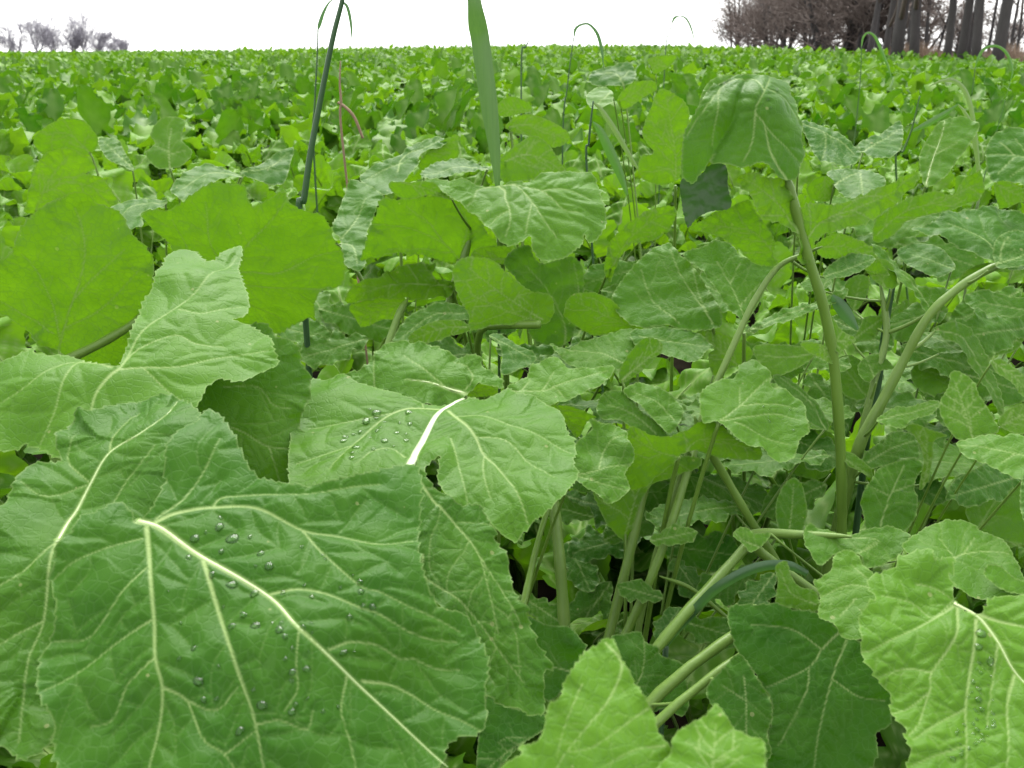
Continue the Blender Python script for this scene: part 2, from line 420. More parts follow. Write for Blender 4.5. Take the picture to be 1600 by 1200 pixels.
dict(p='west',o=[-215.8,860.0,538.2],n=[0.249,-0.798,0.549],c=[[-30.6,77.6],[-10.4,79.0],[-2.7,69.5],[8.6,68.2],[19.4,58.1],[21.0,47.1],[29.9,34.8],[31.0,13.2],[24.8,-2.3],[23.5,-15.0],[30.0,-22.9],[33.6,-33.0],[36.6,-67.6],[30.1,-92.0],[0.8,-93.3],[-39.0,-74.9],[-61.3,-35.3],[-73.5,-4.7],[-66.4,27.0]],v=[(1.6,[[-69.5,-6.7],[-47.5,-14.6],[-27.5,-22.1],[-3.1,-35.3],[32.7,-35.1]]),(1.2,[[-46.1,19.0],[-16.6,20.3],[-1.7,4.2],[14.5,1.1]]),(1.1,[[-3.1,-35.3],[4.0,-53.3],[11.2,-73.0]])],t=0.4,q=[3,1,0],j=[-69.5,-6.7],pk=0.9,te=1.0,ru=1.0),
dict(p='west',o=[-449.9,1020.0,639.1],n=[0.101,-0.962,-0.253],c=[[-98.1,-5.8],[-73.6,7.3],[-57.2,17.3],[-44.3,41.5],[-19.5,62.2],[1.9,70.7],[16.3,78.1],[30.4,73.9],[34.4,62.0],[52.6,56.1],[58.4,41.3],[66.8,28.3],[76.5,9.9],[75.6,-18.5],[58.3,-60.4],[41.5,-96.5],[16.2,-134.6],[-28.1,-119.1],[-61.3,-90.9],[-82.5,-64.9],[-105.6,-54.2]],v=[(2.2,[[-49.7,-118.5],[-23.0,-62.8],[-2.4,-25.4],[11.9,7.5],[15.6,34.6],[12.7,60.9]]),(1.6,[[-38.3,-94.3],[-34.7,-54.0],[-38.1,-13.5],[-48.9,14.7]]),(1.4,[[-10.7,-41.1],[15.6,-15.9],[53.2,14.6]]),(1.2,[[-29.0,-76.9],[13.2,-56.4],[61.3,-11.7]]),(1.2,[[-42.2,-82.4],[-65.0,-62.0],[-88.6,-45.4]])],t=0.66,q=[1.5,1,0],j=[-49.7,-118.5],s=[[-0.4842,1.02,0.5359,0.004],[-0.4973,1.03,0.4999,0.0045],[-0.5116,1.04,0.4573,0.005]],pk=0.8,te=1.0,ru=1.0,lab='thin yellow green leaf lit through from behind'),
dict(p='west',o=[-286.6,1170.0,625.8],n=[-0.101,-0.941,-0.324],c=[[-150.1,32.0],[-113.1,42.6],[-84.0,62.4],[-59.4,78.3],[-40.0,79.2],[-14.6,81.5],[-6.0,59.7],[26.8,76.6],[35.5,65.8],[55.8,52.9],[70.3,49.4],[76.1,32.3],[81.7,11.9],[88.0,-15.3],[85.2,-40.5],[74.5,-52.0],[58.1,-53.8],[47.1,-74.4],[42.9,-102.8],[32.2,-99.6],[-9.9,-128.4],[-35.2,-123.3],[-74.9,-102.1],[-108.4,-54.7],[-127.3,-9.4]],v=[(2,[[-70.0,-80.1],[-44.0,-37.0],[9.9,-29.8],[53.1,-9.4],[82.7,-3.1]]),(1.4,[[-44.0,-37.0],[-25.8,2.1],[5.2,33.8],[36.0,70.9]]),(1.4,[[-55.9,-54.6],[20.2,-51.9],[71.6,-53.6]]),(1.2,[[-61.0,-65.2],[-35.8,-83.2],[-2.8,-105.4]]),(1.4,[[-51.0,-44.2],[-68.2,-2.0],[-65.9,56.0]]),(1.2,[[-66.9,-65.9],[-97.8,-20.9],[-113.2,28.3]])],t=0.7,g=[[10.2,62.1,39.5,12.0]],q=[1.2,1.2,0],j=[-70.0,-80.1],pk=0.9,te=1.0,ru=1.0,lab='broad yellow green leaf lit through from behind'),
dict(p='centre',o=[-88.8,800.0,506.6],n=[0.0,-0.221,0.975],c=[[-5.8,-10.2],[-21.7,-22.5],[-53.5,-37.9],[-92.6,-37.9],[-109.9,33.8],[-114.7,105.6],[-110.6,149.1],[-95.9,147.9],[-81.0,152.1],[-67.6,136.2],[-51.3,128.3],[-37.0,116.7],[-17.2,111.6],[13.7,98.6],[34.7,103.1],[40.8,109.6],[51.3,117.6],[62.2,112.5],[75.0,118.4],[85.7,125.7],[94.3,109.9],[111.4,106.8],[123.9,95.0],[135.6,72.0],[138.7,49.9],[144.0,36.2],[145.0,16.0],[142.1,-0.5],[145.3,-13.1],[140.7,-28.5],[134.4,-43.2],[128.6,-50.2],[121.1,-55.6],[114.9,-60.2],[103.6,-65.8],[94.0,-74.1],[88.8,-75.0],[75.9,-68.4],[68.5,-59.8],[63.0,-52.3],[59.3,-48.3],[47.6,-51.5],[40.1,-46.5],[32.0,-35.1],[25.3,-17.6],[26.2,3.3],[16.9,-4.3],[10.3,-19.9],[2.4,-16.7]],v=[(8.5,[[0.4,-15.1],[5.4,18.8],[12.7,54.0],[23.0,86.4],[42.8,114.2]]),(3,[[20.7,89.0],[-2.5,89.5],[-20.5,80.1],[-37.1,61.7],[-53.4,30.2],[-68.2,-3.3]]),(3.2,[[29.4,85.2],[43.0,62.0],[56.0,38.3],[64.5,15.1],[78.4,-6.5],[89.9,-27.8],[97.3,-48.2],[101.8,-63.7]]),(1.4,[[64.5,15.1],[64.0,-4.0],[66.2,-20.6],[71.3,-38.8]]),(1.4,[[36.2,74.5],[61.3,67.7],[85.9,53.6],[116.0,36.1],[141.0,15.8]]),(1.4,[[56.0,38.3],[82.0,33.0],[101.6,6.3],[124.1,-19.4]]),(1.6,[[-3.6,8.4],[-16.8,22.8],[-32.1,18.1],[-45.4,-0.0]]),(1.4,[[-20.5,80.1],[-58.4,67.6],[-98.9,63.0]]),(1.2,[[-53.4,30.2],[-79.1,16.6],[-98.9,6.6]]),(1.2,[[34.0,37.8],[41.5,5.2],[48.5,-26.4],[53.0,-48.3]]),(1.3,[[5.8,90.9],[-0.1,112.0],[-13.0,111.9]])],t=0.52,g=[[65.6,51.7,50.3,10.0],[95.2,-84.2,34.8,-18.0],[25.3,13.3,17.4,7.0],[-74.9,108.9,38.7,6.0]],q=[0,0,0],j=[40.8,109.6],pk=1.2,d={'n':26,'r':[[-49.8,81.6],[2.2,83.0],[-7.9,12.1],[-54.1,6.6],[-68.9,40.5]],'m':(2.2,4.8)},te=1.0,ru=0.6,lab='grey green leaf with a broad white midrib',rb=2),
dict(p='centre',o=[-13.7,630.0,481.7],n=[0.319,-0.618,0.718],c=[[-67.3,93.2],[-53.9,92.6],[-45.3,80.2],[-33.4,74.0],[-26.5,66.5],[-12.8,69.2],[-4.2,59.2],[1.0,50.8],[3.5,42.2],[9.5,34.2],[12.9,24.1],[14.6,10.7],[16.3,0.9],[23.1,-8.2],[28.2,-20.6],[33.4,-32.7],[40.2,-39.8],[46.3,-50.0],[40.2,-49.1],[38.5,-55.4],[40.3,-65.8],[40.4,-76.3],[32.1,-81.4],[18.8,-78.1],[-0.7,-70.8],[-17.4,-45.3],[-37.5,-15.8],[-59.3,14.9],[-72.4,57.2]],v=[(2.4,[[-58.8,88.3],[-45.0,69.0],[-26.3,49.2],[-11.0,28.1],[-4.0,3.5],[4.7,-27.8]]),(1.8,[[-51.8,24.0],[-49.5,7.4],[-26.7,-6.9],[-3.5,-28.6],[8.3,-43.1],[23.4,-59.9]]),(1.1,[[-11.0,28.1],[7.8,1.5],[19.7,-19.9]])],t=0.22,q=[2,1,0],j=[-58.8,88.3],pk=1.0,te=1.0,ru=1.0,lab='dark tip of the white ribbed leaf hanging down',ns=True),
dict(p='centre',o=[-82.5,950.0,544.4],n=[-0.1,-0.55,0.829],c=[[-87.0,1.5],[-67.2,9.8],[-57.2,26.4],[-53.5,36.6],[-35.3,42.2],[-11.8,39.5],[7.0,32.8],[21.3,20.8],[32.7,16.2],[50.6,14.5],[55.3,-0.2],[68.7,-9.5],[75.4,-28.0],[55.7,-22.6],[40.6,-29.1],[34.3,-36.9],[6.5,-45.5],[-24.5,-38.2],[-45.6,-27.1],[-69.6,-12.8]],v=[(5,[[36.2,-28.4],[19.0,-23.6],[1.7,-18.2],[-20.9,-14.7]]),(1.4,[[19.0,-23.6],[-3.5,-2.8],[-26.4,21.5]]),(1.3,[[36.2,-25.2],[44.6,-14.2],[39.9,-0.1],[24.1,11.2]]),(1,[[-53.4,-15.0],[-56.7,20.3],[-53.6,38.1]])],t=0.5,g=[[-4.8,-9.2,35.6,10.0]],q=[0,0,0],j=[36.2,-28.4],pk=0.8,te=1.0,ru=1.0,rb=1),
dict(p='centre',o=[48.7,965.0,532.2],n=[0.101,-0.453,0.886],c=[[-54.4,-20.3],[-45.4,-8.5],[-34.0,2.1],[-29.3,17.1],[-15.3,25.1],[-1.2,29.9],[5.5,20.7],[16.9,16.9],[40.5,22.6],[54.7,25.7],[56.4,17.7],[43.5,-2.9],[26.9,-14.0],[15.0,-24.4],[-7.8,-35.8],[-23.3,-34.8],[-43.3,-30.6]],v=[(1.8,[[-53.3,-21.8],[-18.5,-16.8],[16.2,0.7],[49.5,18.6]]),(1,[[-18.5,-16.8],[-6.5,8.1]]),(1,[[-7.0,-11.0],[3.8,-25.5]]),(1,[[-38.7,-18.8],[-29.5,-0.6]])],t=0.5,q=[0,0,0],j=[-53.3,-21.8],pk=0.7,te=1.0,ru=1.0),
dict(p='centre',o=[89.8,900.0,476.2],n=[0.201,-0.602,0.773],c=[[-14.6,38.6],[-4.2,37.4],[11.2,35.7],[23.8,28.0],[23.3,16.1],[28.9,5.4],[28.9,-3.5],[19.4,-18.4],[22.8,-34.9],[1.9,-52.4],[-12.8,-41.0],[-25.7,-35.3],[-33.8,-16.8],[-32.9,1.0],[-25.0,15.8],[-10.9,30.1]],v=[(1.6,[[-31.8,-23.9],[-13.8,-19.2],[4.5,-12.0],[26.5,-7.2]]),(1.2,[[-27.5,-24.6],[-12.3,-29.0],[20.4,-37.6]]),(1,[[-6.8,-15.6],[4.1,13.8],[20.9,24.4]])],t=0.5,g=[[-5.9,11.0,19.5,-10.0],[16.9,13.6,17.3,8.0]],q=[0,0,0],j=[-31.8,-23.9],pk=0.8,te=1.0,ru=1.0),
dict(p='centre',o=[-131.5,970.0,525.4],n=[0.0,-0.952,-0.307],c=[[-14.5,-3.2],[-10.2,8.1],[1.6,13.6],[11.6,10.9],[12.2,-3.2],[4.1,-14.7],[-4.9,-11.8]],t=0.85,q=[0,0,0],pk=0.4,te=1.0,ru=1.0),
dict(p='centre',o=[-30.8,975.0,517.0],n=[0.0,-0.952,-0.307],c=[[-18.6,-6.7],[-11.4,4.8],[0.2,9.0],[11.5,4.8],[16.0,-3.8],[2.2,-8.2]],t=0.8,q=[0,0,0],pk=0.4,te=1.0,ru=1.0),
dict(p='centre',o=[-2.2,1050.0,534.6],n=[0.207,-0.518,0.83],c=[[-24.0,19.9],[-14.1,26.8],[-1.4,19.2],[11.2,11.6],[26.3,4.5],[28.6,-6.5],[13.5,-20.4],[-6.2,-33.2],[-11.1,-24.7],[-8.8,-5.1],[-13.9,10.2]],v=[(1,[[-21.5,20.4],[-1.4,9.2],[23.6,-4.1]])],t=0.15,q=[0,0,0],j=[-21.5,20.4],pk=0.8,te=1.0,ru=1.0),
dict(p='crown',o=[-16.4,1240.0,692.3],n=[0.0,-0.522,0.853],c=[[-135.8,12.5],[-113.6,15.7],[-82.9,14.0],[-49.5,6.6],[-16.4,-2.0],[5.5,0.2],[30.0,3.0],[52.0,11.0],[76.7,14.0],[107.7,22.8],[118.6,17.2],[123.3,1.6],[131.2,-8.0],[123.9,-14.1],[128.5,-35.5],[129.0,-59.6],[120.1,-76.9],[106.0,-90.7],[101.1,-81.0],[97.8,-96.1],[81.6,-108.0],[55.3,-119.1],[39.8,-107.6],[37.4,-90.4],[19.0,-104.1],[-1.9,-92.9],[-15.2,-76.1],[-23.4,-58.2],[-39.8,-42.7],[-53.8,-26.4],[-70.7,-10.9],[-98.8,0.5]],v=[(3,[[0.0,-2.2],[7.7,-14.3],[8.3,-29.8],[13.7,-51.9],[13.8,-72.6],[8.5,-89.3]]),(2.6,[[5.5,-1.9],[24.5,-8.4],[40.5,-35.1],[53.5,-64.4],[69.0,-84.5]]),(1.8,[[16.4,-2.4],[43.5,-10.5],[64.7,-31.4],[77.9,-45.6],[96.8,-47.5]]),(1.6,[[0.0,-3.4],[-24.4,-7.8],[-29.4,-27.7],[-37.2,-39.0]]),(1.4,[[51.5,-18.2],[84.0,-16.0],[111.1,-26.4]]),(1.3,[[13.7,-51.9],[0.5,-62.3],[-9.9,-76.2]]),(1.3,[[40.5,-35.1],[34.9,-68.7],[32.1,-87.8]])],t=0.48,g=[[71.3,9.5,54.7,10.0],[121.5,-73.4,41.0,-10.0],[54.6,-130.9,41.0,-8.0]],q=[1,1.5,0],j=[0.0,-2.2],pk=1.5,te=1.0,ru=0.7,lab='blue green cap leaf with pale veins'),
dict(p='crown',o=[-112.1,1230.0,685.4],n=[0.0,-0.952,-0.307],c=[[-36.6,10.0],[-12.2,11.8],[14.8,11.8],[26.5,0.6],[39.6,-12.2],[11.3,-5.9],[-13.6,-10.7],[-29.6,-5.9]],t=0.72,q=[0,0,0],pk=0.4,te=1.0,ru=1.0),
dict(p='crown',o=[-92.8,1290.0,622.5],n=[-0.102,-0.947,-0.305],c=[[-74.8,43.1],[-43.8,47.0],[-11.8,53.5],[19.5,51.9],[41.9,37.5],[52.9,19.3],[64.2,3.6],[75.5,-9.1],[89.9,-18.8],[87.0,-32.3],[75.2,-42.6],[63.4,-46.3],[22.0,-46.0],[-25.1,-35.1],[-70.2,-33.8],[-108.4,-48.3],[-99.5,-19.9],[-91.0,7.2],[-80.4,27.2]],v=[(1.8,[[22.4,-37.4],[5.6,-14.7],[-23.1,-0.1],[-58.1,7.0],[-88.2,4.2]]),(1.3,[[5.6,-14.7],[-13.5,16.5],[-41.5,36.5]]),(1.2,[[16.9,-27.5],[-18.6,-26.2],[-69.6,-27.0]]),(1.2,[[29.0,-17.0],[35.7,15.6],[24.9,43.1]])],t=0.72,q=[1,1,0],j=[22.4,-37.4],pk=0.7,te=1.0,ru=1.0,lab='yellow green leaf under the cap leaf'),
dict(p='crown',o=[-140.4,1260.0,564.0],n=[0.0,-0.952,-0.307],c=[[-77.0,-26.9],[-64.6,-3.3],[-43.7,6.6],[-26.3,9.9],[-20.1,16.5],[3.3,26.2],[28.9,29.4],[44.3,26.2],[39.5,13.2],[50.6,6.6],[67.6,3.3],[61.2,-16.7],[37.9,-20.1],[0.1,-23.5],[-37.3,-20.1],[-67.2,-30.3]],v=[(1.4,[[61.7,-3.3],[21.7,0.0],[-21.6,-3.3],[-60.1,-16.7]])],t=0.77,q=[0,0,0],j=[61.7,-3.3],pk=0.5,te=1.0,ru=1.6),
dict(p='crown',o=[-179.1,1280.0,520.9],n=[0.0,-0.952,-0.307],c=[[-32.9,9.9],[0.3,21.8],[41.0,21.8],[30.4,-7.5],[6.4,-12.7],[-18.2,-23.3],[-27.5,-11.0]],v=[(1.2,[[37.8,16.7],[7.6,3.0],[-22.7,-7.5]])],t=0.72,q=[0,0,0],j=[37.8,16.7],pk=0.5,te=1.0,ru=1.0),
dict(p='crown',o=[-26.7,1240.0,605.5],n=[0.0,-0.952,-0.307],c=[[-24.8,-3.1],[-16.2,9.6],[8.9,12.7],[25.6,8.0],[17.1,-12.7],[3.1,-11.1],[-13.6,-3.7]],t=0.72,q=[0,0,0],pk=0.4,te=1.0,ru=1.0),
dict(p='crown',o=[-19.5,1120.0,586.0],n=[0.258,-0.961,-0.103],c=[[-47.3,31.3],[-37.0,41.0],[-19.3,42.6],[-1.5,37.5],[11.4,24.8],[27.3,9.9],[43.9,-3.0],[71.3,-15.4],[70.9,-44.0],[44.9,-46.9],[3.3,-41.4],[-28.3,-44.3],[-30.9,-25.7],[-40.8,-5.9],[-46.7,13.0]],v=[(2,[[59.1,-41.9],[21.9,-13.9],[-4.6,7.7],[-29.8,30.4]]),(1.3,[[53.4,-43.9],[3.1,-18.8],[-30.5,1.6]]),(1.2,[[21.9,-13.9],[32.8,1.2]])],t=0.62,q=[3,2,0],j=[59.1,-41.9],s=[[0.0327,1.13,0.5451,0.005],[0.0015,1.14,0.5419,0.005],[-0.0306,1.16,0.5343,0.0045]],pk=0.7,te=1.0,ru=1.0,lab='rolled olive green leaf'),
dict(p='crown',o=[35.7,1220.0,573.1],n=[0.12,-0.963,0.241],c=[[-46.9,27.3],[-34.4,41.1],[-14.9,46.7],[-9.3,33.0],[4.7,24.8],[38.5,33.3],[52.7,16.8],[52.9,-22.1],[41.7,-61.1],[24.8,-77.8],[-11.9,-66.5],[-23.2,-19.4],[-31.6,5.4],[-41.3,16.4]],v=[(2.6,[[30.5,-75.1],[30.4,-52.7],[19.0,-24.9],[2.0,0.0],[-19.0,22.0]]),(2,[[36.0,-49.9],[47.2,-11.0],[41.3,25.0]]),(1,[[19.0,-24.9],[-9.2,-13.8]])],t=0.31,q=[0,0,0],j=[30.5,-75.1],pk=0.8,te=1.0,ru=1.0,rb=1),
dict(p='crown',o=[107.3,1150.0,550.9],n=[0.0,-0.952,-0.307],c=[[-46.6,6.6],[-40.6,25.0],[-25.2,31.1],[-6.9,29.6],[12.0,18.9],[23.3,6.6],[42.4,-2.8],[54.2,-18.6],[52.3,-28.2],[22.5,-23.3],[-9.2,-29.8],[-31.2,-15.4],[-44.9,-2.8]],v=[(1.4,[[43.8,-21.7],[8.0,-2.8],[-32.5,18.9]])],t=0.72,q=[0,0,0],j=[43.8,-21.7],pk=0.5,te=1.0,ru=1.0),
dict(p='crown',o=[-96.1,1160.0,539.9],n=[0.0,-0.625,0.781],c=[[-44.8,-28.9],[-33.3,0.5],[-10.2,20.6],[16.5,29.0],[43.7,20.6],[48.1,3.8],[22.8,2.2],[1.5,-1.2],[-16.4,-15.9],[-26.3,-28.9]],v=[(1.4,[[38.5,13.8],[1.0,10.5],[-34.6,-22.5]])],t=0.36,q=[0,0,0],j=[38.5,13.8],pk=0.7,te=1.0,ru=1.0),
dict(p='crown',o=[-84.7,1120.0,540.3],n=[0.0,-0.993,0.117],c=[[-35.6,-10.5],[-27.6,0.0],[-6.8,10.4],[13.9,13.0],[29.4,10.4],[35.7,0.0],[8.5,-7.9],[-17.6,-15.7]],v=[(1.2,[[31.9,3.9],[3.4,2.6],[-30.4,-10.5]])],t=0.7,q=[0,0,0],j=[31.9,3.9],pk=0.6,te=1.0,ru=1.0),
dict(p='crown',o=[169.3,1320.0,614.7],n=[0.0,-0.979,-0.206],c=[[-45.9,-47.4],[-38.8,-8.8],[-22.2,13.3],[-2.6,28.8],[17.2,38.0],[34.2,44.1],[45.1,35.0],[42.2,16.4],[34.4,3.9],[8.7,-8.8],[-11.9,-11.9],[-28.2,-40.9],[-35.9,-67.2]],v=[(1.6,[[-36.9,-47.4],[-15.3,-5.6],[12.6,19.5],[37.8,35.0]])],t=0.72,q=[0,0,0],j=[-36.9,-47.4],pk=0.6,te=1.0,ru=1.5),
dict(p='crown',o=[-224.3,1450.0,606.4],n=[0.0,-0.507,0.862],c=[[-22.0,-26.2],[-33.9,-6.6],[-27.8,54.4],[-19.0,96.9],[8.6,91.5],[32.7,64.9],[27.1,33.7],[17.3,-1.7],[18.2,-45.5],[19.6,-92.2],[-5.3,-92.2],[-15.6,-55.0]],v=[(2,[[-20.9,-35.9],[-0.8,-45.5],[9.3,-83.0]]),(1.4,[[-18.8,-26.2],[-5.9,3.3],[8.2,59.6]])],t=0.31,q=[0,0,0],j=[-20.9,-35.9],pk=0.9,te=1.0,ru=1.0),
dict(p='umbrella',o=[223.5,990.0,770.1],n=[0.121,-0.856,0.503],c=[[13.1,72.4],[34.5,74.0],[59.3,76.9],[59.7,60.2],[65.7,53.9],[62.2,32.6],[66.9,24.0],[61.7,7.2],[66.4,-7.9],[59.8,-21.3],[54.4,-35.6],[38.3,-39.4],[25.4,-32.7],[16.1,-27.2],[-1.3,-31.9],[-18.3,-29.0],[-31.2,-25.3],[-28.7,-16.4],[-32.3,-24.1],[-42.2,-37.6],[-45.5,-41.7],[-55.3,-33.6],[-58.1,-16.1],[-56.6,4.2],[-50.5,16.9],[-41.7,33.7],[-31.2,51.1],[-19.1,63.2],[-3.9,67.6]],v=[(2.6,[[43.4,-38.1],[27.3,-20.0],[18.8,10.5],[9.2,24.3],[23.9,51.5],[35.7,73.4]]),(2.2,[[9.2,24.3],[7.3,-3.7],[-1.5,-25.6]]),(2,[[20.3,47.4],[13.2,65.9],[-19.4,51.5],[-29.0,12.0],[-30.0,-8.0]]),(1.4,[[-19.4,51.5],[-43.0,19.5],[-52.7,3.5]]),(1.3,[[18.8,10.5],[38.2,-4.3],[56.9,-17.7]]),(1.2,[[23.9,51.5],[49.4,46.0],[63.6,22.8]])],t=0.26,g=[[-26.5,22.9,19.3,8.0],[12.8,48.9,34.4,14.0],[-60.0,-43.3,25.8,-16.0],[35.7,-24.5,23.6,4.0]],q=[8,7,0],j=[42.0,-37.4],pk=2.2,d={'n':4,'r':[[23.1,48.3],[39.6,55.9],[34.6,27.2],[21.2,23.8]],'m':(2,3)},te=1.0,ru=0.6,lab='wilted grey green head leaf folded over its stalk',ns=True,f=[(-9,7,[[8.0,65.3],[-3.4,40.8],[-11.3,14.5],[-25.7,-9.5],[-34.4,-30.6]])]),
dict(p='umbrella',o=[194.3,1030.0,708.9],n=[-0.504,-0.858,0.101],c=[[-22.8,14.9],[-7.2,17.1],[7.6,29.3],[22.8,28.1],[25.9,10.6],[29.3,-12.6],[8.4,-17.4],[-5.6,-24.5],[-14.9,-33.8],[-21.7,-14.5],[-24.0,1.3]],v=[(1.4,[[2.0,23.8],[-4.2,1.5],[-12.8,-25.7]])],t=0.16,q=[0,0,0],j=[2.0,23.8],pk=1.6,te=1.0,ru=1.0,lab='dark hanging tip of the wilted head leaf',ns=True,wl=1),
dict(p='umbrella',o=[195.8,1020.0,813.2],n=[-0.212,-0.742,0.636],c=[[-14.5,-18.5],[-10.2,-3.2],[-4.1,6.5],[7.0,12.1],[20.9,10.8],[6.3,2.0],[-5.3,-9.4]],t=0.36,q=[0,0,0],pk=0.6,te=1.0,ru=1.0,ns=True),
dict(p='umbrella',o=[301.8,1000.0,700.6],n=[0.105,-0.993,0.052],c=[[-85.0,30.7],[-69.5,33.8],[-55.6,29.4],[-32.8,27.1],[-27.1,11.9],[-16.9,-1.4],[-8.2,4.0],[19.6,2.2],[42.1,9.0],[64.3,19.8],[84.3,28.4],[99.8,34.8],[99.0,21.7],[84.5,4.2],[67.2,-8.9],[47.0,-17.5],[22.0,-23.9],[6.3,-30.4],[0.2,-41.5],[-5.5,-57.2],[-12.9,-52.6],[-17.0,-30.1],[-34.1,-16.6],[-52.8,-12.0],[-62.7,-0.9],[-67.9,10.0],[-79.9,21.0]],v=[(2,[[-9.5,-36.9],[7.2,-14.8],[40.9,-1.9],[74.2,13.2],[98.0,30.5]]),(1.4,[[-14.8,-27.9],[-35.3,-1.2],[-59.4,18.6],[-80.4,29.6]]),(1.2,[[20.8,-10.6],[39.2,-8.6]])],t=0.69,q=[0,0,0],j=[-9.5,-36.9],pk=0.7,te=1.0,ru=1.4,lab='lime green wings below the head leaf',ns=True),
dict(p='umbrella',o=[463.4,1120.0,684.8],n=[0.106,-0.989,-0.106],c=[[-61.8,-17.4],[-46.1,-2.6],[-22.2,9.3],[2.4,16.2],[24.3,10.6],[36.5,27.7],[50.2,37.3],[60.0,14.7],[52.1,2.3],[19.8,-7.0],[-17.8,-16.1],[-40.6,-36.0],[-58.2,-40.6]],v=[(1.4,[[-56.8,-32.9],[-24.8,-5.7],[17.4,5.7],[53.2,22.4]])],t=0.62,q=[0,0,0],j=[-56.8,-32.9],pk=0.7,te=1.0,ru=1.4,ns=True),
dict(p='umbrella',o=[245.5,1060.0,664.7],n=[-0.212,-0.954,-0.212],c=[[-57.3,-0.6],[-36.6,16.3],[-14.6,28.1],[0.5,36.7],[8.7,25.1],[20.8,11.1],[33.6,-7.9],[33.3,-23.3],[39.3,-33.2],[16.1,-35.4],[-9.9,-14.4],[-34.4,-5.0]],v=[(1.4,[[38.3,-25.5],[6.9,2.4],[-47.0,2.8]])],t=0.6,q=[0,0,0],j=[38.3,-25.5],pk=0.6,te=1.0,ru=1.0,ns=True),
dict(p='umbrella',o=[378.2,1100.0,633.2],n=[0.209,-0.972,-0.105],c=[[-47.8,14.7],[-25.4,25.9],[2.8,16.6],[20.9,5.2],[31.4,-8.4],[48.6,-27.9],[19.7,-20.7],[-10.0,-5.6],[-37.6,-1.3]],v=[(1.2,[[-44.4,9.4],[-12.3,9.9],[29.1,-10.8]])],t=0.62,q=[0,0,0],j=[-44.4,9.4],pk=0.6,te=1.0,ru=1.0,ns=True),
dict(p='umbrella',o=[339.4,1000.0,565.1],n=[0.206,-0.928,0.309],c=[[-11.4,21.8],[2.5,8.1],[17.9,-1.0],[5.1,-10.4],[-2.5,-15.1],[-11.4,-3.6]],t=0.65,q=[0,0,0],pk=0.4,te=1.0,ru=1.0,ns=True),
dict(p='umbrella',o=[316.6,1000.0,551.0],n=[-0.216,-0.97,0.108],c=[[-17.4,7.2],[-6.4,10.0],[11.8,3.6],[16.2,-12.7],[3.5,-6.2],[-7.9,-1.9]],t=0.7,q=[0,0,0],pk=0.4,te=1.0,ru=1.0,ns=True),
dict(p='umbrella',o=[368.2,990.0,428.9],n=[0.111,-0.889,0.444],c=[[-20.4,13.0],[-5.5,11.9],[6.6,3.6],[16.2,-5.9],[15.7,-15.4],[-1.4,-6.0],[-11.1,-1.3]],t=0.55,q=[0,0,0],pk=0.4,te=1.0,ru=1.0,ns=True),
dict(p='arch',o=[455.1,1120.0,598.0],n=[0.309,-0.619,0.722],c=[[-44.6,44.4],[-23.7,30.1],[-3.6,12.3],[13.5,-4.3],[38.9,-0.1],[61.5,3.4],[36.9,-19.4],[12.7,-43.2],[7.2,-41.4],[-1.3,-15.5],[-19.5,-4.0],[-32.3,12.0],[-45.1,28.1]],v=[(1.4,[[17.5,-36.1],[1.9,-2.2],[-25.2,23.2]])],t=0.41,q=[0,0,0],j=[17.5,-36.1],pk=0.7,te=1.0,ru=1.0),
dict(p='arch',o=[524.8,1120.0,605.5],n=[-0.11,-0.937,0.331],c=[[-19.6,-15.7],[-12.2,3.4],[9.8,13.2],[24.3,10.5],[4.9,0.6],[-7.4,-12.0]],t=0.6,q=[0,0,0],pk=0.5,te=1.0,ru=1.0),
dict(p='arch',o=[536.5,1060.0,644.7],n=[0.0,-0.625,0.781],c=[[-25.7,-23.0],[-23.2,4.7],[-8.7,23.6],[12.4,29.9],[28.2,17.2],[25.8,-7.7],[3.4,-20.0],[-11.6,-23.0]],v=[(2.4,[[-35.8,-25.4],[-20.9,-13.9],[-13.7,4.7],[-2.3,20.4]]),(2,[[-21.8,-16.9],[2.1,-7.7],[22.2,4.7]])],t=0.24,q=[0,0,0],j=[-35.8,-25.4],pk=0.8,te=1.0,ru=1.0,rb=1),
dict(p='arch',o=[514.9,1070.0,518.3],n=[0.252,-0.756,0.605],c=[[-46.3,35.3],[-19.8,46.4],[-2.9,42.7],[12.0,27.9],[19.3,4.2],[24.1,-16.8],[27.3,-37.7],[25.8,-60.1],[19.5,-55.4],[7.2,-29.0],[-7.4,1.5],[-21.7,18.9],[-37.9,25.3]],v=[(1.4,[[-42.1,34.4],[-8.9,25.7],[10.3,-12.8],[25.1,-56.2]])],t=0.36,q=[0,0,0],j=[-42.1,34.4],pk=0.9,te=1.0,ru=1.0),
dict(p='arch',o=[484.0,1100.0,531.3],n=[0.0,-0.406,0.914],c=[[-25.6,10.0],[-1.9,20.0],[15.5,10.0],[25.6,-13.7],[1.7,-17.6],[-15.6,-7.9]],t=0.36,q=[0,0,0],pk=0.6,te=1.0,ru=1.0),
dict(p='arch',o=[430.5,1140.0,544.7],n=[0.106,-0.9,0.423],c=[[-37.6,-23.6],[-26.1,-10.1],[-17.2,6.0],[2.2,9.0],[22.0,20.1],[36.2,28.5],[35.7,17.7],[12.9,3.9],[1.4,-7.0],[-7.4,-20.4],[-21.2,-23.3]],v=[(1.1,[[-34.8,-22.2],[-9.4,-4.5],[33.2,24.4]])],t=0.5,q=[0,0,0],j=[-34.8,-22.2],pk=0.5,te=1.0,ru=1.0),
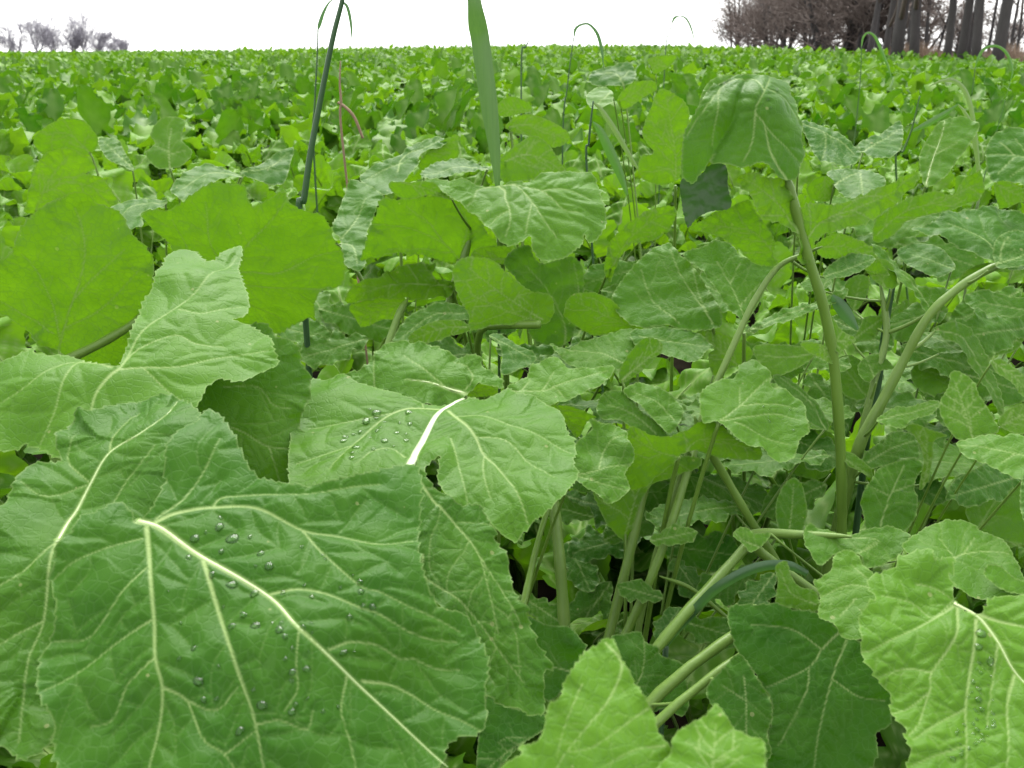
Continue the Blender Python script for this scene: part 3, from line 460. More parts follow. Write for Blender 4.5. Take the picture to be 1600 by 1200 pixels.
dict(p='arch',o=[416.7,1100.0,501.3],n=[0.0,-0.759,0.651],c=[[-18.5,4.8],[1.5,18.9],[15.8,10.4],[21.9,-0.8],[6.1,-3.6],[-8.6,-17.5],[-18.1,-11.9]],v=[(1.4,[[-0.9,-17.5],[-4.2,-3.6],[-9.3,16.1]])],t=0.36,q=[0,0,0],j=[-0.9,-17.5],pk=0.5,te=1.0,ru=1.0),
dict(p='arch',o=[429.9,1020.0,474.6],n=[0.0,-0.507,0.862],c=[[-37.9,-7.1],[-14.7,8.5],[5.6,11.7],[29.8,19.7],[36.5,13.3],[24.4,0.0],[0.3,-8.7],[-12.5,-21.0],[-30.3,-15.5]],v=[(1,[[-35.9,-8.7],[-2.1,0.7],[32.9,13.3]])],t=0.51,q=[0,0,0],j=[-35.9,-8.7],pk=0.5,te=1.6,ru=1.0),
dict(p='arch',o=[425.5,1040.0,422.8],n=[0.0,-0.625,0.781],c=[[-35.0,-6.0],[-14.2,11.2],[6.4,25.7],[26.0,22.8],[30.4,8.3],[26.7,-8.8],[14.2,-8.8],[-17.9,-20.1],[-35.8,-22.9]],v=[(1.4,[[-31.7,-14.5],[-3.4,2.5],[26.7,14.0]])],t=0.36,q=[0,0,0],j=[-31.7,-14.5],pk=0.8,te=1.0,ru=1.0),
dict(p='arch',o=[442.1,1000.0,443.1],n=[-0.114,-0.967,0.228],c=[[-25.0,21.2],[-11.3,26.2],[5.0,20.4],[23.7,13.5],[10.1,8.4],[8.5,-11.0],[4.8,-35.4],[-4.2,-45.4],[-0.8,-11.2],[-10.9,12.9]],v=[(1.2,[[0.3,-40.4],[3.8,-8.7],[-8.7,17.8]])],t=0.65,q=[0,0,0],j=[0.3,-40.4],pk=0.5,te=1.0,ru=1.0),
dict(p='arch',o=[443.4,930.0,514.8],n=[-0.051,-0.823,0.566],c=[[-21.2,7.6],[-12.0,21.2],[-8.2,35.0],[0.8,37.2],[14.6,25.4],[15.6,16.2],[24.1,-2.2],[30.8,-24.8],[12.1,-29.5],[-1.3,-33.9],[-11.7,-31.0],[-20.5,-15.2],[-23.5,-3.8]],v=[(1.5,[[5.6,-29.5],[2.0,-6.4],[-4.6,28.0]]),(1,[[3.4,-13.2],[-12.0,2.9]]),(1,[[2.6,-1.9],[14.8,9.3]])],t=0.61,q=[0,0,0],j=[5.6,-29.5],pk=0.9,te=1.0,ru=1.0,lab='pointed toothed mid green leaf'),
dict(p='arch',o=[452.7,860.0,493.9],n=[-0.1,-0.421,0.902],c=[[-35.1,17.9],[-16.6,24.3],[2.5,25.9],[6.5,19.7],[18.3,24.4],[27.0,20.1],[38.9,8.1],[27.8,-32.1],[16.5,-41.7],[7.3,-34.8],[-7.7,-21.5],[-19.5,-9.5],[-31.5,-2.8],[-36.1,8.0]],v=[(1.6,[[32.8,-8.1],[11.6,-0.6],[-17.0,10.5],[-32.4,13.3]]),(1,[[11.6,-0.6],[-3.8,-10.3]])],t=0.46,q=[0,0,0],j=[32.8,-8.1],pk=0.8,te=1.0,ru=1.0),
dict(p='arch',o=[500.4,950.0,537.6],n=[0.123,-0.862,0.492],c=[[-24.3,16.5],[-12.1,19.6],[1.4,10.4],[10.2,3.8],[23.5,-7.3],[16.7,-25.6],[7.8,-19.0],[-4.9,-3.5],[-18.3,5.3]],v=[(1.2,[[-21.9,16.6],[-1.8,3.4],[17.7,-16.5]])],t=0.62,q=[0,0,0],j=[-21.9,16.6],pk=0.5,te=1.0,ru=1.0),
dict(p='arch',o=[513.8,950.0,493.5],n=[-0.115,-0.808,0.577],c=[[-23.3,-1.5],[-10.6,12.2],[5.3,17.6],[22.3,15.9],[17.5,-16.6],[0.6,-15.0],[-11.9,-12.3]],t=0.7,q=[0,0,0],pk=0.5,te=1.0,ru=1.0),
dict(p='arch',o=[395.0,950.0,412.2],n=[0.114,-0.852,0.511],c=[[-36.2,-2.9],[-22.6,15.8],[-11.8,27.6],[18.4,37.0],[30.6,35.4],[32.7,26.0],[23.3,9.4],[25.5,-6.8],[17.3,-29.9],[-8.5,-48.4],[-32.0,-41.8],[-35.0,-19.0]],v=[(1.8,[[-16.8,-32.5],[-4.6,-2.5],[14.1,30.4]]),(1,[[-4.6,-2.5],[-23.3,6.5]]),(1,[[-1.8,2.1],[20.9,9.4]])],t=0.28,q=[0,0,0],j=[-16.8,-32.5],pk=1.2,d={'n':14,'r':[[-15.8,8.9],[17.6,28.1],[14.5,-6.9],[-10.8,-18.7]],'m':(0.8,1.6)},te=1.0,ru=1.0,lab='upright blue green leaf with white midrib and water beads'),
dict(p='arch',o=[294.5,960.0,391.5],n=[0.0,-0.925,0.381],c=[[-17.7,2.7],[-10.3,21.5],[1.7,32.0],[11.0,23.8],[14.2,7.4],[15.6,-6.6],[7.7,-27.6],[-6.5,-32.3],[-15.7,-20.6]],v=[(1.3,[[-4.1,-27.6],[-0.0,0.4],[2.1,26.2]])],t=0.28,q=[0,0,0],j=[-4.1,-27.6],pk=0.8,te=1.0,ru=1.0),
dict(p='arch',o=[560.2,1050.0,355.3],n=[0.0,-0.936,0.351],c=[[-39.9,-10.8],[-31.7,19.9],[-23.6,40.5],[-3.1,37.9],[27.5,22.5],[48.0,14.8],[46.9,-44.0],[0.7,-44.0],[-24.9,-36.4]],v=[(1.6,[[-30.0,-36.4],[-11.5,-5.7],[1.8,19.9]])],t=0.46,q=[0,0,0],j=[-30.0,-36.4],pk=1.0,te=1.0,ru=1.0),
dict(p='curl',o=[248.6,950.0,506.2],n=[0.101,-0.453,0.886],c=[[-60.3,9.1],[-51.1,25.7],[-33.1,37.1],[-18.3,41.9],[-10.5,60.8],[7.5,67.7],[21.0,49.1],[18.5,35.8],[29.3,30.4],[39.4,21.8],[48.8,10.1],[46.0,-14.4],[45.4,-28.9],[35.3,-36.9],[24.7,-59.1],[6.4,-62.8],[-5.0,-52.4],[-27.3,-45.3],[-44.5,-24.4],[-61.0,-21.5]],v=[(1.8,[[-44.1,-21.4],[-20.2,0.6],[5.9,31.3],[19.2,45.6]]),(1.5,[[-44.1,-21.4],[-13.1,-13.4],[18.2,-4.6],[39.7,-11.9]]),(1.2,[[-20.2,0.6],[15.6,7.1],[41.0,6.3]]),(1.1,[[-30.5,-21.4],[-1.7,-32.5],[26.1,-41.4]]),(1,[[-20.2,0.6],[-15.6,29.2]])],t=0.55,g=[[9.9,-47.4,27.0,-8.0]],q=[0,0,0],j=[-44.1,-21.4],pk=1.1,d={'n':14,'r':[[-2.2,11.6],[42.1,0.2],[32.3,-28.7],[-2.1,-17.4]],'m':(0.9,2.0)},te=1.0,ru=1.0,lab='bright green rounded leaf with water beads'),
dict(p='curl',o=[178.6,945.0,464.8],n=[0.0,-0.988,-0.156],c=[[-60.6,25.4],[-37.6,17.6],[-23.9,14.4],[-6.3,19.6],[8.2,34.4],[26.4,31.3],[51.2,8.4],[69.0,6.6],[74.8,-10.1],[53.4,-12.8],[23.4,-9.3],[-0.0,-2.2],[-16.7,-22.2],[-34.0,-38.6],[-54.2,-49.6],[-74.3,-16.8]],v=[(1.6,[[-8.4,-11.5],[10.3,9.7],[44.8,4.5],[68.3,-3.5]]),(1.2,[[18.1,-0.8],[13.7,22.8]]),(1.2,[[-8.4,-11.5],[-31.7,-3.5],[-57.8,15.0]])],t=0.67,q=[0,0,0],j=[-8.4,-11.5],pk=0.8,te=1.0,ru=1.0,lab='yellow green underside of a curled leaf'),
dict(p='curl',o=[141.8,980.0,413.0],n=[-0.116,-0.986,0.116],c=[[-33.6,19.4],[-3.2,32.7],[20.6,18.8],[39.0,29.2],[57.6,27.4],[53.3,17.4],[25.8,4.2],[7.2,-3.9],[-6.3,-29.4],[-17.3,-67.9],[-39.4,-48.5],[-56.8,-11.3],[-50.0,8.9]],v=[(1.5,[[-19.9,-60.3],[-9.0,-17.0],[6.8,10.9],[34.5,24.2]])],t=0.61,q=[0,0,0],j=[-19.9,-60.3],pk=0.7,te=1.0,ru=1.0),
dict(p='curl',o=[124.1,990.0,482.9],n=[0.0,-0.759,0.651],c=[[-35.5,5.8],[-27.8,26.1],[-8.7,28.7],[2.8,18.5],[9.4,8.3],[27.4,-6.7],[38.2,-24.1],[21.6,-27.7],[8.1,-19.1],[-10.0,-4.2],[-26.5,-4.2]],v=[(1.1,[[26.8,-19.1],[2.1,3.3],[-23.5,13.4]])],t=0.46,q=[0,0,0],j=[26.8,-19.1],pk=0.7,te=1.5,ru=1.0),
dict(p='curl',o=[147.8,995.0,495.6],n=[0.104,-0.621,0.777],c=[[-30.7,14.7],[-13.1,25.8],[6.0,21.4],[24.2,8.5],[32.1,-10.4],[15.6,-35.7],[2.4,-23.1],[-12.9,-5.0],[-24.1,5.4]],v=[(1.1,[[21.8,-19.2],[4.4,1.7],[-21.1,14.0]])],t=0.51,q=[0,0,0],j=[21.8,-19.2],pk=0.7,te=1.5,ru=1.0),
dict(p='curl',o=[64.9,1000.0,476.2],n=[0.0,-0.952,-0.307],c=[[-25.9,17.9],[-2.3,17.0],[24.3,2.9],[15.1,-3.1],[6.5,-26.2],[-3.6,-13.8],[-13.7,4.5]],t=0.72,q=[0,0,0],pk=0.4,te=1.0,ru=1.0),
dict(p='curl',o=[137.7,1050.0,526.4],n=[0.331,-0.937,0.11],c=[[-23.0,-15.7],[-12.8,6.0],[8.3,24.6],[30.5,14.7],[14.7,-5.6],[-17.4,-24.0]],v=[(3,[[-18.8,-20.9],[6.4,-2.6],[29.2,13.5]])],t=0.62,q=[0,0,0],j=[-18.8,-20.9],pk=0.5,te=1.0,ru=1.0),
dict(p='curl',o=[94.5,1100.0,521.9],n=[0.0,-0.507,0.862],c=[[-51.8,10.7],[-34.1,3.7],[-15.6,14.2],[5.4,21.4],[37.4,34.0],[52.0,21.4],[39.5,-6.8],[27.8,-27.3],[2.4,-32.4],[-22.5,-25.6],[-39.6,-10.3]],v=[(1.2,[[30.8,-20.5],[4.0,-3.3],[-41.7,3.7]])],t=0.56,q=[0,0,0],j=[30.8,-20.5],pk=0.8,te=1.0,ru=1.0),
dict(p='curl',o=[184.9,1100.0,530.1],n=[0.0,-0.507,0.862],c=[[-49.4,17.5],[-23.0,24.7],[7.9,22.9],[27.9,17.5],[44.4,-3.7],[35.9,-10.6],[22.4,-27.8],[2.7,-24.4],[-26.2,-10.6],[-43.4,-3.7]],v=[(1.3,[[-39.7,10.4],[0.6,3.3],[40.5,-4.4]])],t=0.31,q=[0,0,0],j=[-39.7,10.4],pk=0.8,te=1.0,ru=1.0),
dict(p='curl',o=[248.3,1120.0,515.4],n=[0.0,-0.959,0.282],c=[[-34.7,21.4],[-12.6,24.5],[8.3,16.2],[26.6,5.8],[31.9,-4.6],[21.6,-15.0],[6.0,-20.2],[-13.5,-28.1],[-20.2,-4.6],[-13.7,4.5]],t=0.7,q=[0,0,0],pk=0.5,te=1.0,ru=1.0),
dict(p='curl',o=[298.7,1060.0,524.5],n=[-0.115,-0.808,0.577],c=[[-31.2,14.8],[-9.1,17.8],[19.7,14.0],[39.5,6.7],[22.8,-6.9],[-2.2,-19.4],[-14.4,-21.6],[-25.3,-5.1]],v=[(1,[[35.8,5.6],[4.2,1.6],[-27.0,5.4]])],t=0.56,q=[0,0,0],j=[35.8,5.6],pk=0.6,te=1.0,ru=1.0),
dict(p='curl',o=[320.0,1040.0,480.7],n=[0.329,-0.768,0.549],c=[[-37.8,24.6],[-24.6,28.6],[-2.6,17.9],[18.8,-0.6],[29.8,-20.1],[27.4,-29.2],[5.0,-22.3],[-15.7,1.2]],v=[(1.6,[[26.0,-28.1],[7.6,3.4],[-27.7,25.7]])],t=0.28,q=[0,0,0],j=[26.0,-28.1],pk=0.6,te=1.0,ru=1.0),
dict(p='corner',o=[310.9,620.0,478.4],n=[-0.051,-0.455,0.889],c=[[-55.8,22.1],[-49.3,26.2],[-39.2,30.1],[-35.5,30.0],[-29.8,38.1],[-22.1,39.6],[-10.8,41.1],[-7.1,35.4],[-8.1,29.5],[0.7,35.2],[8.4,36.4],[7.1,27.4],[1.4,19.6],[2.0,11.8],[-1.7,3.6],[1.9,-3.3],[7.1,-6.8],[15.8,-8.6],[24.2,2.9],[50.8,7.3],[73.1,3.6],[72.1,-39.6],[49.6,-100.2],[17.4,-133.7],[-25.6,-141.9],[-60.7,-131.7],[-62.8,-118.3],[-61.9,-108.7],[-57.5,-101.9],[-59.9,-94.7],[-57.1,-86.2],[-62.8,-77.2],[-60.3,-62.8],[-67.7,-53.5],[-73.5,-40.4],[-73.0,-28.7],[-70.7,-16.3],[-67.7,-5.3],[-55.1,6.0],[-56.9,14.6]],v=[(4.4,[[-1.0,0.2],[6.1,-5.0],[12.9,-12.9],[19.8,-29.3],[24.4,-47.4],[30.5,-60.1],[42.5,-80.0]]),(3.2,[[8.4,-7.6],[20.6,-13.0],[42.0,-17.7],[67.7,-22.9]]),(2,[[-1.5,-1.6],[-18.1,-11.9],[-44.1,-23.8],[-64.7,-33.4],[-73.9,-35.4]]),(2.2,[[0.3,-3.3],[-9.3,-27.5],[-29.9,-49.9],[-34.5,-62.0],[-47.3,-83.7],[-56.4,-92.0]]),(2.6,[[9.5,-13.8],[0.1,-39.1],[-12.7,-70.0],[-19.0,-91.9],[-25.6,-112.8],[-33.8,-132.6]]),(1.8,[[19.3,-30.9],[9.4,-55.1],[2.4,-70.3],[-3.5,-85.1]]),(2,[[24.3,-52.2],[13.9,-70.6],[7.0,-92.6],[-0.9,-113.4],[-9.6,-133.2]]),(1.4,[[-29.9,-49.9],[-45.9,-47.2],[-66.0,-52.1]]),(1.4,[[-34.9,-63.5],[-51.9,-73.3],[-62.5,-75.8]]),(1.3,[[-14.7,-74.4],[-32.8,-82.8],[-54.3,-95.0]]),(1.3,[[-1.3,1.9],[-19.2,-10.7],[-29.3,1.4],[-49.1,8.3]]),(1.2,[[-23.2,15.3],[-11.8,11.3],[-2.5,3.5]]),(1.2,[[-21.7,-99.0],[-43.0,-105.3],[-59.8,-111.6]])],t=0.6,g=[[-12.4,33.2,22.0,12.0],[-54.9,-37.6,25.2,5.0],[-12.7,-21.8,14.2,5.0]],q=[0.8,1,0],j=[-1.0,0.2],pk=1.7,d={'n':48,'r':[[7.4,-22.6],[13.8,-29.2],[10.1,-55.1],[2.1,-85.2],[-23.8,-111.5],[-36.1,-105.5],[-11.9,-70.0]],'m':(1.5,3.2)},te=1.0,ru=0.6,lab='large quilted leaf with white midrib and beads of water',rb=1),
dict(p='corner',o=[264.1,700.0,443.0],n=[-0.101,-0.453,0.886],c=[[-24.7,9.4],[-17.6,14.2],[-7.1,22.0],[-2.5,34.7],[7.3,38.4],[15.6,35.6],[19.5,22.3],[24.4,13.5],[27.5,4.9],[25.8,-15.3],[11.7,-38.0],[-1.2,-43.0],[-12.0,-38.9],[-17.8,-26.9],[-26.6,-20.4],[-21.1,-2.2]],v=[(1.4,[[5.8,-6.0],[-9.7,-21.1]]),(1.2,[[25.4,-3.2],[5.2,6.4],[-19.3,-2.3]]),(1.2,[[18.2,9.7],[9.6,25.1]])],t=0.5,q=[0,0,0],j=[5.8,-6.0],pk=0.8,te=1.0,ru=1.0),
dict(p='corner',o=[403.4,800.0,423.7],n=[0.0,-0.352,0.936],c=[[-53.9,5.4],[-46.6,16.0],[-33.1,26.9],[-16.6,33.8],[1.7,39.3],[19.3,36.5],[27.1,24.1],[38.2,16.0],[41.2,-2.5],[41.1,-23.0],[38.1,-45.2],[1.0,-52.4],[-23.5,-40.3],[-35.1,-23.0]],v=[(2,[[-19.1,-10.3],[-2.1,-1.2],[21.2,2.7],[39.2,-2.5]]),(1.2,[[-2.1,-1.2],[14.9,18.7]]),(1.2,[[-11.4,-5.1],[-18.4,16.0]])],t=0.5,q=[0,0,0],j=[39.2,-2.5],pk=1.0,te=1.0,ru=1.0),
dict(p='corner',o=[424.8,760.0,419.0],n=[0.108,-0.647,0.755],c=[[-22.5,3.6],[-15.8,13.9],[-4.0,12.4],[5.5,2.7],[22.2,-2.6],[26.1,-10.4],[1.4,-12.3],[-13.1,-7.0]],t=0.5,q=[0,0,0],pk=1.0,te=1.0,ru=1.0),
dict(p='corner',o=[314.6,840.0,411.5],n=[0.0,-0.455,0.89],c=[[-40.7,13.1],[-33.2,23.5],[-21.6,18.3],[-2.6,9.2],[20.3,17.0],[42.5,20.9],[57.3,13.1],[54.8,0.3],[36.9,-15.9],[9.5,-26.9],[2.8,-12.2],[-15.5,-10.9],[-30.6,-23.2],[-37.8,-18.4],[-41.2,-4.7]],v=[(2,[[-34.9,15.7],[-2.8,8.5],[27.6,4.1],[9.6,-9.7]]),(1.2,[[4.9,-12.2],[25.2,2.9]])],t=0.4,q=[0,0,0],j=[-34.9,15.7],s=[[0.3135,0.835,0.4218,0.001],[0.3025,0.845,0.4179,0.0025],[0.2737,0.86,0.4114,0.0042],[0.2472,0.88,0.4026,0.005],[0.2348,0.89,0.3956,0.005]],pk=0.9,te=1.0,ru=1.0),
dict(p='corner',o=[224.4,850.0,413.7],n=[0.0,-0.759,0.651],c=[[-16.7,2.1],[-9.7,9.6],[-1.3,8.5],[4.6,4.2],[19.4,4.2],[12.0,-6.5],[-1.3,-14.5],[-7.0,-7.5]],t=0.4,q=[0,0,0],pk=0.5,te=1.0,ru=1.0),
dict(p='corner',o=[245.8,780.0,399.6],n=[-0.333,-0.832,0.444],c=[[-14.4,-9.1],[-11.9,5.5],[-13.2,19.1],[-3.4,24.0],[-0.2,11.4],[7.0,1.8],[20.0,-1.9],[22.0,-18.1],[6.1,-18.4],[-12.7,-13.5]],v=[(1,[[19.5,-13.4],[-0.8,-4.1],[-9.5,17.1]])],t=0.5,q=[0,0,0],j=[19.5,-13.4],pk=0.6,te=1.0,ru=1.0),
dict(p='corner',o=[195.1,780.0,382.7],n=[-0.117,-0.702,0.702],c=[[-15.2,4.2],[-11.1,6.1],[-4.0,-1.5],[18.6,1.2],[14.2,-4.0],[-2.5,-6.1]],t=0.6,q=[0,0,0],pk=0.3,te=1.0,ru=1.0),
dict(p='corner',o=[453.2,800.0,473.0],n=[-0.226,-0.566,0.793],c=[[-0.3,24.5],[11.1,25.3],[6.4,-10.1],[-6.6,-30.2],[-10.3,-8.0]],t=0.2,q=[0,0,0],pk=0.5,te=1.0,ru=1.0),
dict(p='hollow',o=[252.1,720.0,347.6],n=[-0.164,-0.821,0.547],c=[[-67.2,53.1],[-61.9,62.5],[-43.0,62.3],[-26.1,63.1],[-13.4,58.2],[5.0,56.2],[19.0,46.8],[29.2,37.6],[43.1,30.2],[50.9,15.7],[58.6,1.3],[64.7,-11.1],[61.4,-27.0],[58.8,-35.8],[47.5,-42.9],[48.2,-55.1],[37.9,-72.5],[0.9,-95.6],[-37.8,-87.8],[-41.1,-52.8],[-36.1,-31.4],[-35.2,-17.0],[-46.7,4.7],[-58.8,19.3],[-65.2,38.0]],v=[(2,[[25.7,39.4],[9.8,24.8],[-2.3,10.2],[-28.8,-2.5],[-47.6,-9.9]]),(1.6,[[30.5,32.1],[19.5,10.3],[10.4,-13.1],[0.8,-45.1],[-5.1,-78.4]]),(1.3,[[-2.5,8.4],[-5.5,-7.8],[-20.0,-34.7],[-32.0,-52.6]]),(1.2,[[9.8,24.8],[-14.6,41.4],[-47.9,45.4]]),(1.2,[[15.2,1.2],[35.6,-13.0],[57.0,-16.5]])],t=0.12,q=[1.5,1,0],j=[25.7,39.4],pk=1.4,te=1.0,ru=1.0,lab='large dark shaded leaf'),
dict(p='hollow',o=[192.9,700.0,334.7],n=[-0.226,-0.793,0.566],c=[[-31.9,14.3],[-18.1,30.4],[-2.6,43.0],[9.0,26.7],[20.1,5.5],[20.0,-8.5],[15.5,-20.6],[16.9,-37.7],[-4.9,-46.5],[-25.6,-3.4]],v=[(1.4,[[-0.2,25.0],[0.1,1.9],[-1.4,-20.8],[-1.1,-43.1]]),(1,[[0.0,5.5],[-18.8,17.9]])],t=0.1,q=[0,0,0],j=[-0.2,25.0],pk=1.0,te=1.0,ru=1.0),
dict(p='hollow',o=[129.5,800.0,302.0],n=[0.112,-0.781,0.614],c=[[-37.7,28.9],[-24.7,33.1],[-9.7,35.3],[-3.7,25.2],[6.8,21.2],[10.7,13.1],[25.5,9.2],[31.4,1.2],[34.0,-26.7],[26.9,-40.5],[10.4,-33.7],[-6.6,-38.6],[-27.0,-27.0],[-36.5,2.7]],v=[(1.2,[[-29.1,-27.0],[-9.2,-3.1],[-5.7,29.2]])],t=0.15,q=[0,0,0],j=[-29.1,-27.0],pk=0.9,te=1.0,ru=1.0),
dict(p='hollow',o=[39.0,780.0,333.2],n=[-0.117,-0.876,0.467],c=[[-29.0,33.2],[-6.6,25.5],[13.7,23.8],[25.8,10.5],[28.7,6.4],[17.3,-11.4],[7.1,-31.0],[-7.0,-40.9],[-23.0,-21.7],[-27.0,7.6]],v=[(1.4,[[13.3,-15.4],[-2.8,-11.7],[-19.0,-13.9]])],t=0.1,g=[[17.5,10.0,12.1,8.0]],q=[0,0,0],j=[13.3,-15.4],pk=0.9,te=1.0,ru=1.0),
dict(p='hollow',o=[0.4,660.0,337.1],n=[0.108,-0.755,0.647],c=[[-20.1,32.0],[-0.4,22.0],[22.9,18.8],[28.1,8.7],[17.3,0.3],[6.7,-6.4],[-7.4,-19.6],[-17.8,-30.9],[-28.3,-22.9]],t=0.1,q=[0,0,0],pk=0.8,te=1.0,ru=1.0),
dict(p='lime',o=[-759.0,1750.0,623.4],n=[0.051,-0.913,-0.406],c=[[-84.5,-27.6],[-53.8,33.4],[-26.1,62.4],[7.7,76.2],[32.8,60.7],[52.2,36.7],[29.3,22.2],[51.8,21.5],[66.2,-9.8],[69.4,-41.6],[50.4,-54.8],[18.2,-44.6],[-4.6,-16.6],[-39.0,-29.0],[-77.9,-55.3],[-94.1,-45.5]],v=[(2,[[-75.0,-46.1],[-39.5,6.7],[9.5,57.2]]),(1.4,[[-52.4,-10.6],[3.1,9.8],[57.4,-14.0]])],t=0.82,q=[0,0,0],j=[-75.0,-46.1],pk=0.8,te=1.0,ru=1.5,lab='yellow green leaf lit through from behind'),
dict(p='lime',o=[-861.3,2000.0,683.7],n=[0.0,-0.914,-0.406],c=[[-67.3,-1.5],[-22.2,31.8],[19.9,43.6],[49.5,27.1],[56.1,-11.2],[27.3,-35.6],[-7.9,-20.9],[-56.3,-35.6]],v=[(1.6,[[33.1,-30.7],[5.1,8.1],[-42.5,8.1]])],t=0.72,q=[0,0,0],j=[33.1,-30.7],pk=0.7,te=1.0,ru=1.0),
dict(p='lime',o=[-731.8,1900.0,663.8],n=[0.0,-0.507,0.862],c=[[-46.5,46.5],[-12.7,46.5],[14.7,4.6],[44.7,-49.5],[16.8,-36.2],[-19.0,-9.1]],v=[(1.2,[[39.0,-42.8],[-36.1,39.5]])],t=0.21,q=[0,0,0],j=[39.0,-42.8],pk=0.7,te=1.0,ru=1.0),
dict(p='lime',o=[-526.8,1750.0,633.0],n=[0.0,-0.406,0.914],c=[[-55.1,-23.7],[-42.8,20.2],[-23.4,54.2],[8.9,50.4],[45.1,27.6],[65.2,14.2],[26.4,5.4],[9.7,-23.7],[-1.2,-59.1],[-31.2,-59.1]],v=[(1.4,[[59.4,14.2],[6.1,27.6],[-38.1,-30.9]])],t=0.21,q=[0,0,0],j=[59.4,14.2],pk=0.9,te=1.0,ru=1.0),
dict(p='lime',o=[-629.4,1700.0,589.2],n=[0.0,-0.406,0.914],c=[[-49.6,14.7],[-17.5,35.8],[17.1,35.8],[41.9,28.7],[28.2,7.7],[5.4,-6.1],[20.2,-46.5],[-7.6,-53.1],[-37.8,-13.0]],v=[(1.4,[[38.9,25.2],[-11.6,14.7],[-26.4,-26.5]])],t=0.21,q=[0,0,0],j=[38.9,25.2],pk=0.9,te=1.0,ru=1.0),
dict(p='lime',o=[-448.8,1900.0,637.6],n=[0.1,-0.597,0.796],c=[[-54.3,-17.0],[-24.6,3.9],[7.2,43.5],[34.5,58.7],[34.8,22.2],[29.6,-34.6],[2.0,-41.5],[-27.7,-31.8]],v=[(1.6,[[-50.3,-16.6],[-3.6,0.1],[27.7,45.7]])],t=0.18,q=[0,0,0],j=[-50.3,-16.6],pk=0.9,te=1.0,ru=1.0),
dict(p='lobed',o=[-702.0,2100.0,663.9],n=[0.0,-0.824,0.567],c=[[-43.3,-24.1],[-27.6,1.4],[-38.7,21.9],[-23.4,52.8],[-1.4,63.2],[31.8,52.8],[26.4,11.6],[51.9,-19.0],[31.9,-49.3],[9.7,-54.4],[-17.6,-54.4]],v=[(3,[[8.3,-54.4],[2.6,-3.7],[3.4,37.3]]),(1.2,[[4.1,-19.0],[-27.1,-3.7]]),(1.2,[[5.0,-24.1],[37.8,-13.9]])],t=0.56,q=[0,0,0],j=[8.3,-54.4],pk=0.8,te=1.0,ru=1.0,lab='lobed green leaf with a straight white midrib',rb=1),
dict(p='blue',o=[-189.5,1850.0,652.2],n=[-0.101,-0.504,0.858],c=[[-84.5,-29.3],[-55.0,6.3],[-19.0,21.5],[0.0,46.1],[32.1,69.2],[52.8,73.2],[71.1,56.7],[62.7,40.7],[26.1,28.8],[20.2,-10.5],[2.3,-47.2],[-11.5,-77.1],[-30.2,-93.4],[-60.2,-70.8]],v=[(2.4,[[-15.4,-25.4],[-6.5,19.8],[57.5,62.1]]),(1.4,[[-9.2,0.1],[-44.9,-14.9],[-71.4,-37.5]])],t=0.16,q=[0,0,0],j=[-15.4,-25.4],pk=1.0,te=1.0,ru=1.0,lab='grey blue leaf with pale midrib'),
dict(p='blue',o=[-100.6,1750.0,651.3],n=[0.0,-0.406,0.914],c=[[-55.8,-15.5],[-35.1,21.7],[6.9,36.9],[54.2,14.2],[64.0,5.2],[24.0,-8.1],[-13.4,-24.2],[-43.6,-28.6]],v=[(1.6,[[58.2,6.7],[4.3,6.7],[-48.0,-19.1]])],t=0.18,q=[0,0,0],j=[58.2,6.7],pk=0.9,te=1.0,ru=1.0),
dict(p='blue',o=[-137.0,1900.0,658.7],n=[0.0,-0.973,-0.229],c=[[-38.2,-17.6],[-11.8,16.7],[30.2,37.8],[37.4,-0.4],[3.7,-11.1],[-21.9,-26.2]],t=0.67,q=[0,0,0],pk=0.5,te=1.0,ru=1.0),
dict(p='glow',o=[40.2,1700.0,668.4],n=[0.0,-0.992,0.124],c=[[-62.5,2.8],[-29.1,31.8],[-3.2,44.4],[19.1,31.8],[34.2,10.1],[49.3,-11.8],[56.9,-26.4],[12.1,-22.7],[-21.5,-30.0],[-55.1,-30.8]],v=[(2,[[-51.4,2.8],[-17.9,13.7],[19.3,2.8],[49.3,-19.1]]),(1.2,[[-17.9,13.7],[-3.1,39.0]])],t=0.62,q=[0,0,0],j=[-51.4,2.8],pk=0.9,te=1.0,ru=1.0,lab='lime leaf with pale radiating veins'),
dict(p='glow',o=[48.8,2000.0,696.7],n=[0.116,-0.986,-0.116],c=[[-62.1,12.6],[-27.5,33.0],[16.1,23.6],[60.5,-3.0],[56.6,-24.5],[21.3,-32.4],[-14.1,-9.9],[-49.1,-0.5]],v=[(1.6,[[-53.5,10.3],[-5.6,11.3],[56.4,-15.8]])],t=0.7,q=[0,0,0],j=[-53.5,10.3],pk=0.7,te=1.0,ru=1.0),
dict(p='glow',o=[4.0,2050.0,739.1],n=[0.0,-0.952,-0.307],c=[[-32.7,3.8],[-8.4,21.9],[22.3,12.9],[35.7,-5.3],[9.2,-14.5],[-26.2,-19.1]],t=0.77,q=[0,0,0],pk=0.5,te=1.0,ru=1.0),
dict(p='tall',o=[220.1,1500.0,724.2],n=[-0.103,-0.961,-0.258],c=[[-32.3,-49.2],[-30.5,-28.3],[-13.0,-20.8],[-31.2,5.7],[-21.3,45.7],[-13.6,68.5],[-1.3,72.1],[21.8,60.1],[33.8,41.1],[33.1,8.0],[29.8,-25.9],[29.1,-53.7],[14.0,-69.1],[-19.4,-67.0]],v=[(2,[[24.1,-71.5],[20.1,-26.3],[9.5,20.5],[-0.5,62.5]]),(1.3,[[19.5,-19.5],[-8.7,6.5],[-20.3,32.6]]),(1.3,[[21.9,-47.0],[-8.1,-41.3]])],t=0.72,q=[0,0,0],j=[24.1,-71.5],pk=0.8,te=1.0,ru=1.4,lab='upright yellow green leaf lit through from behind'),
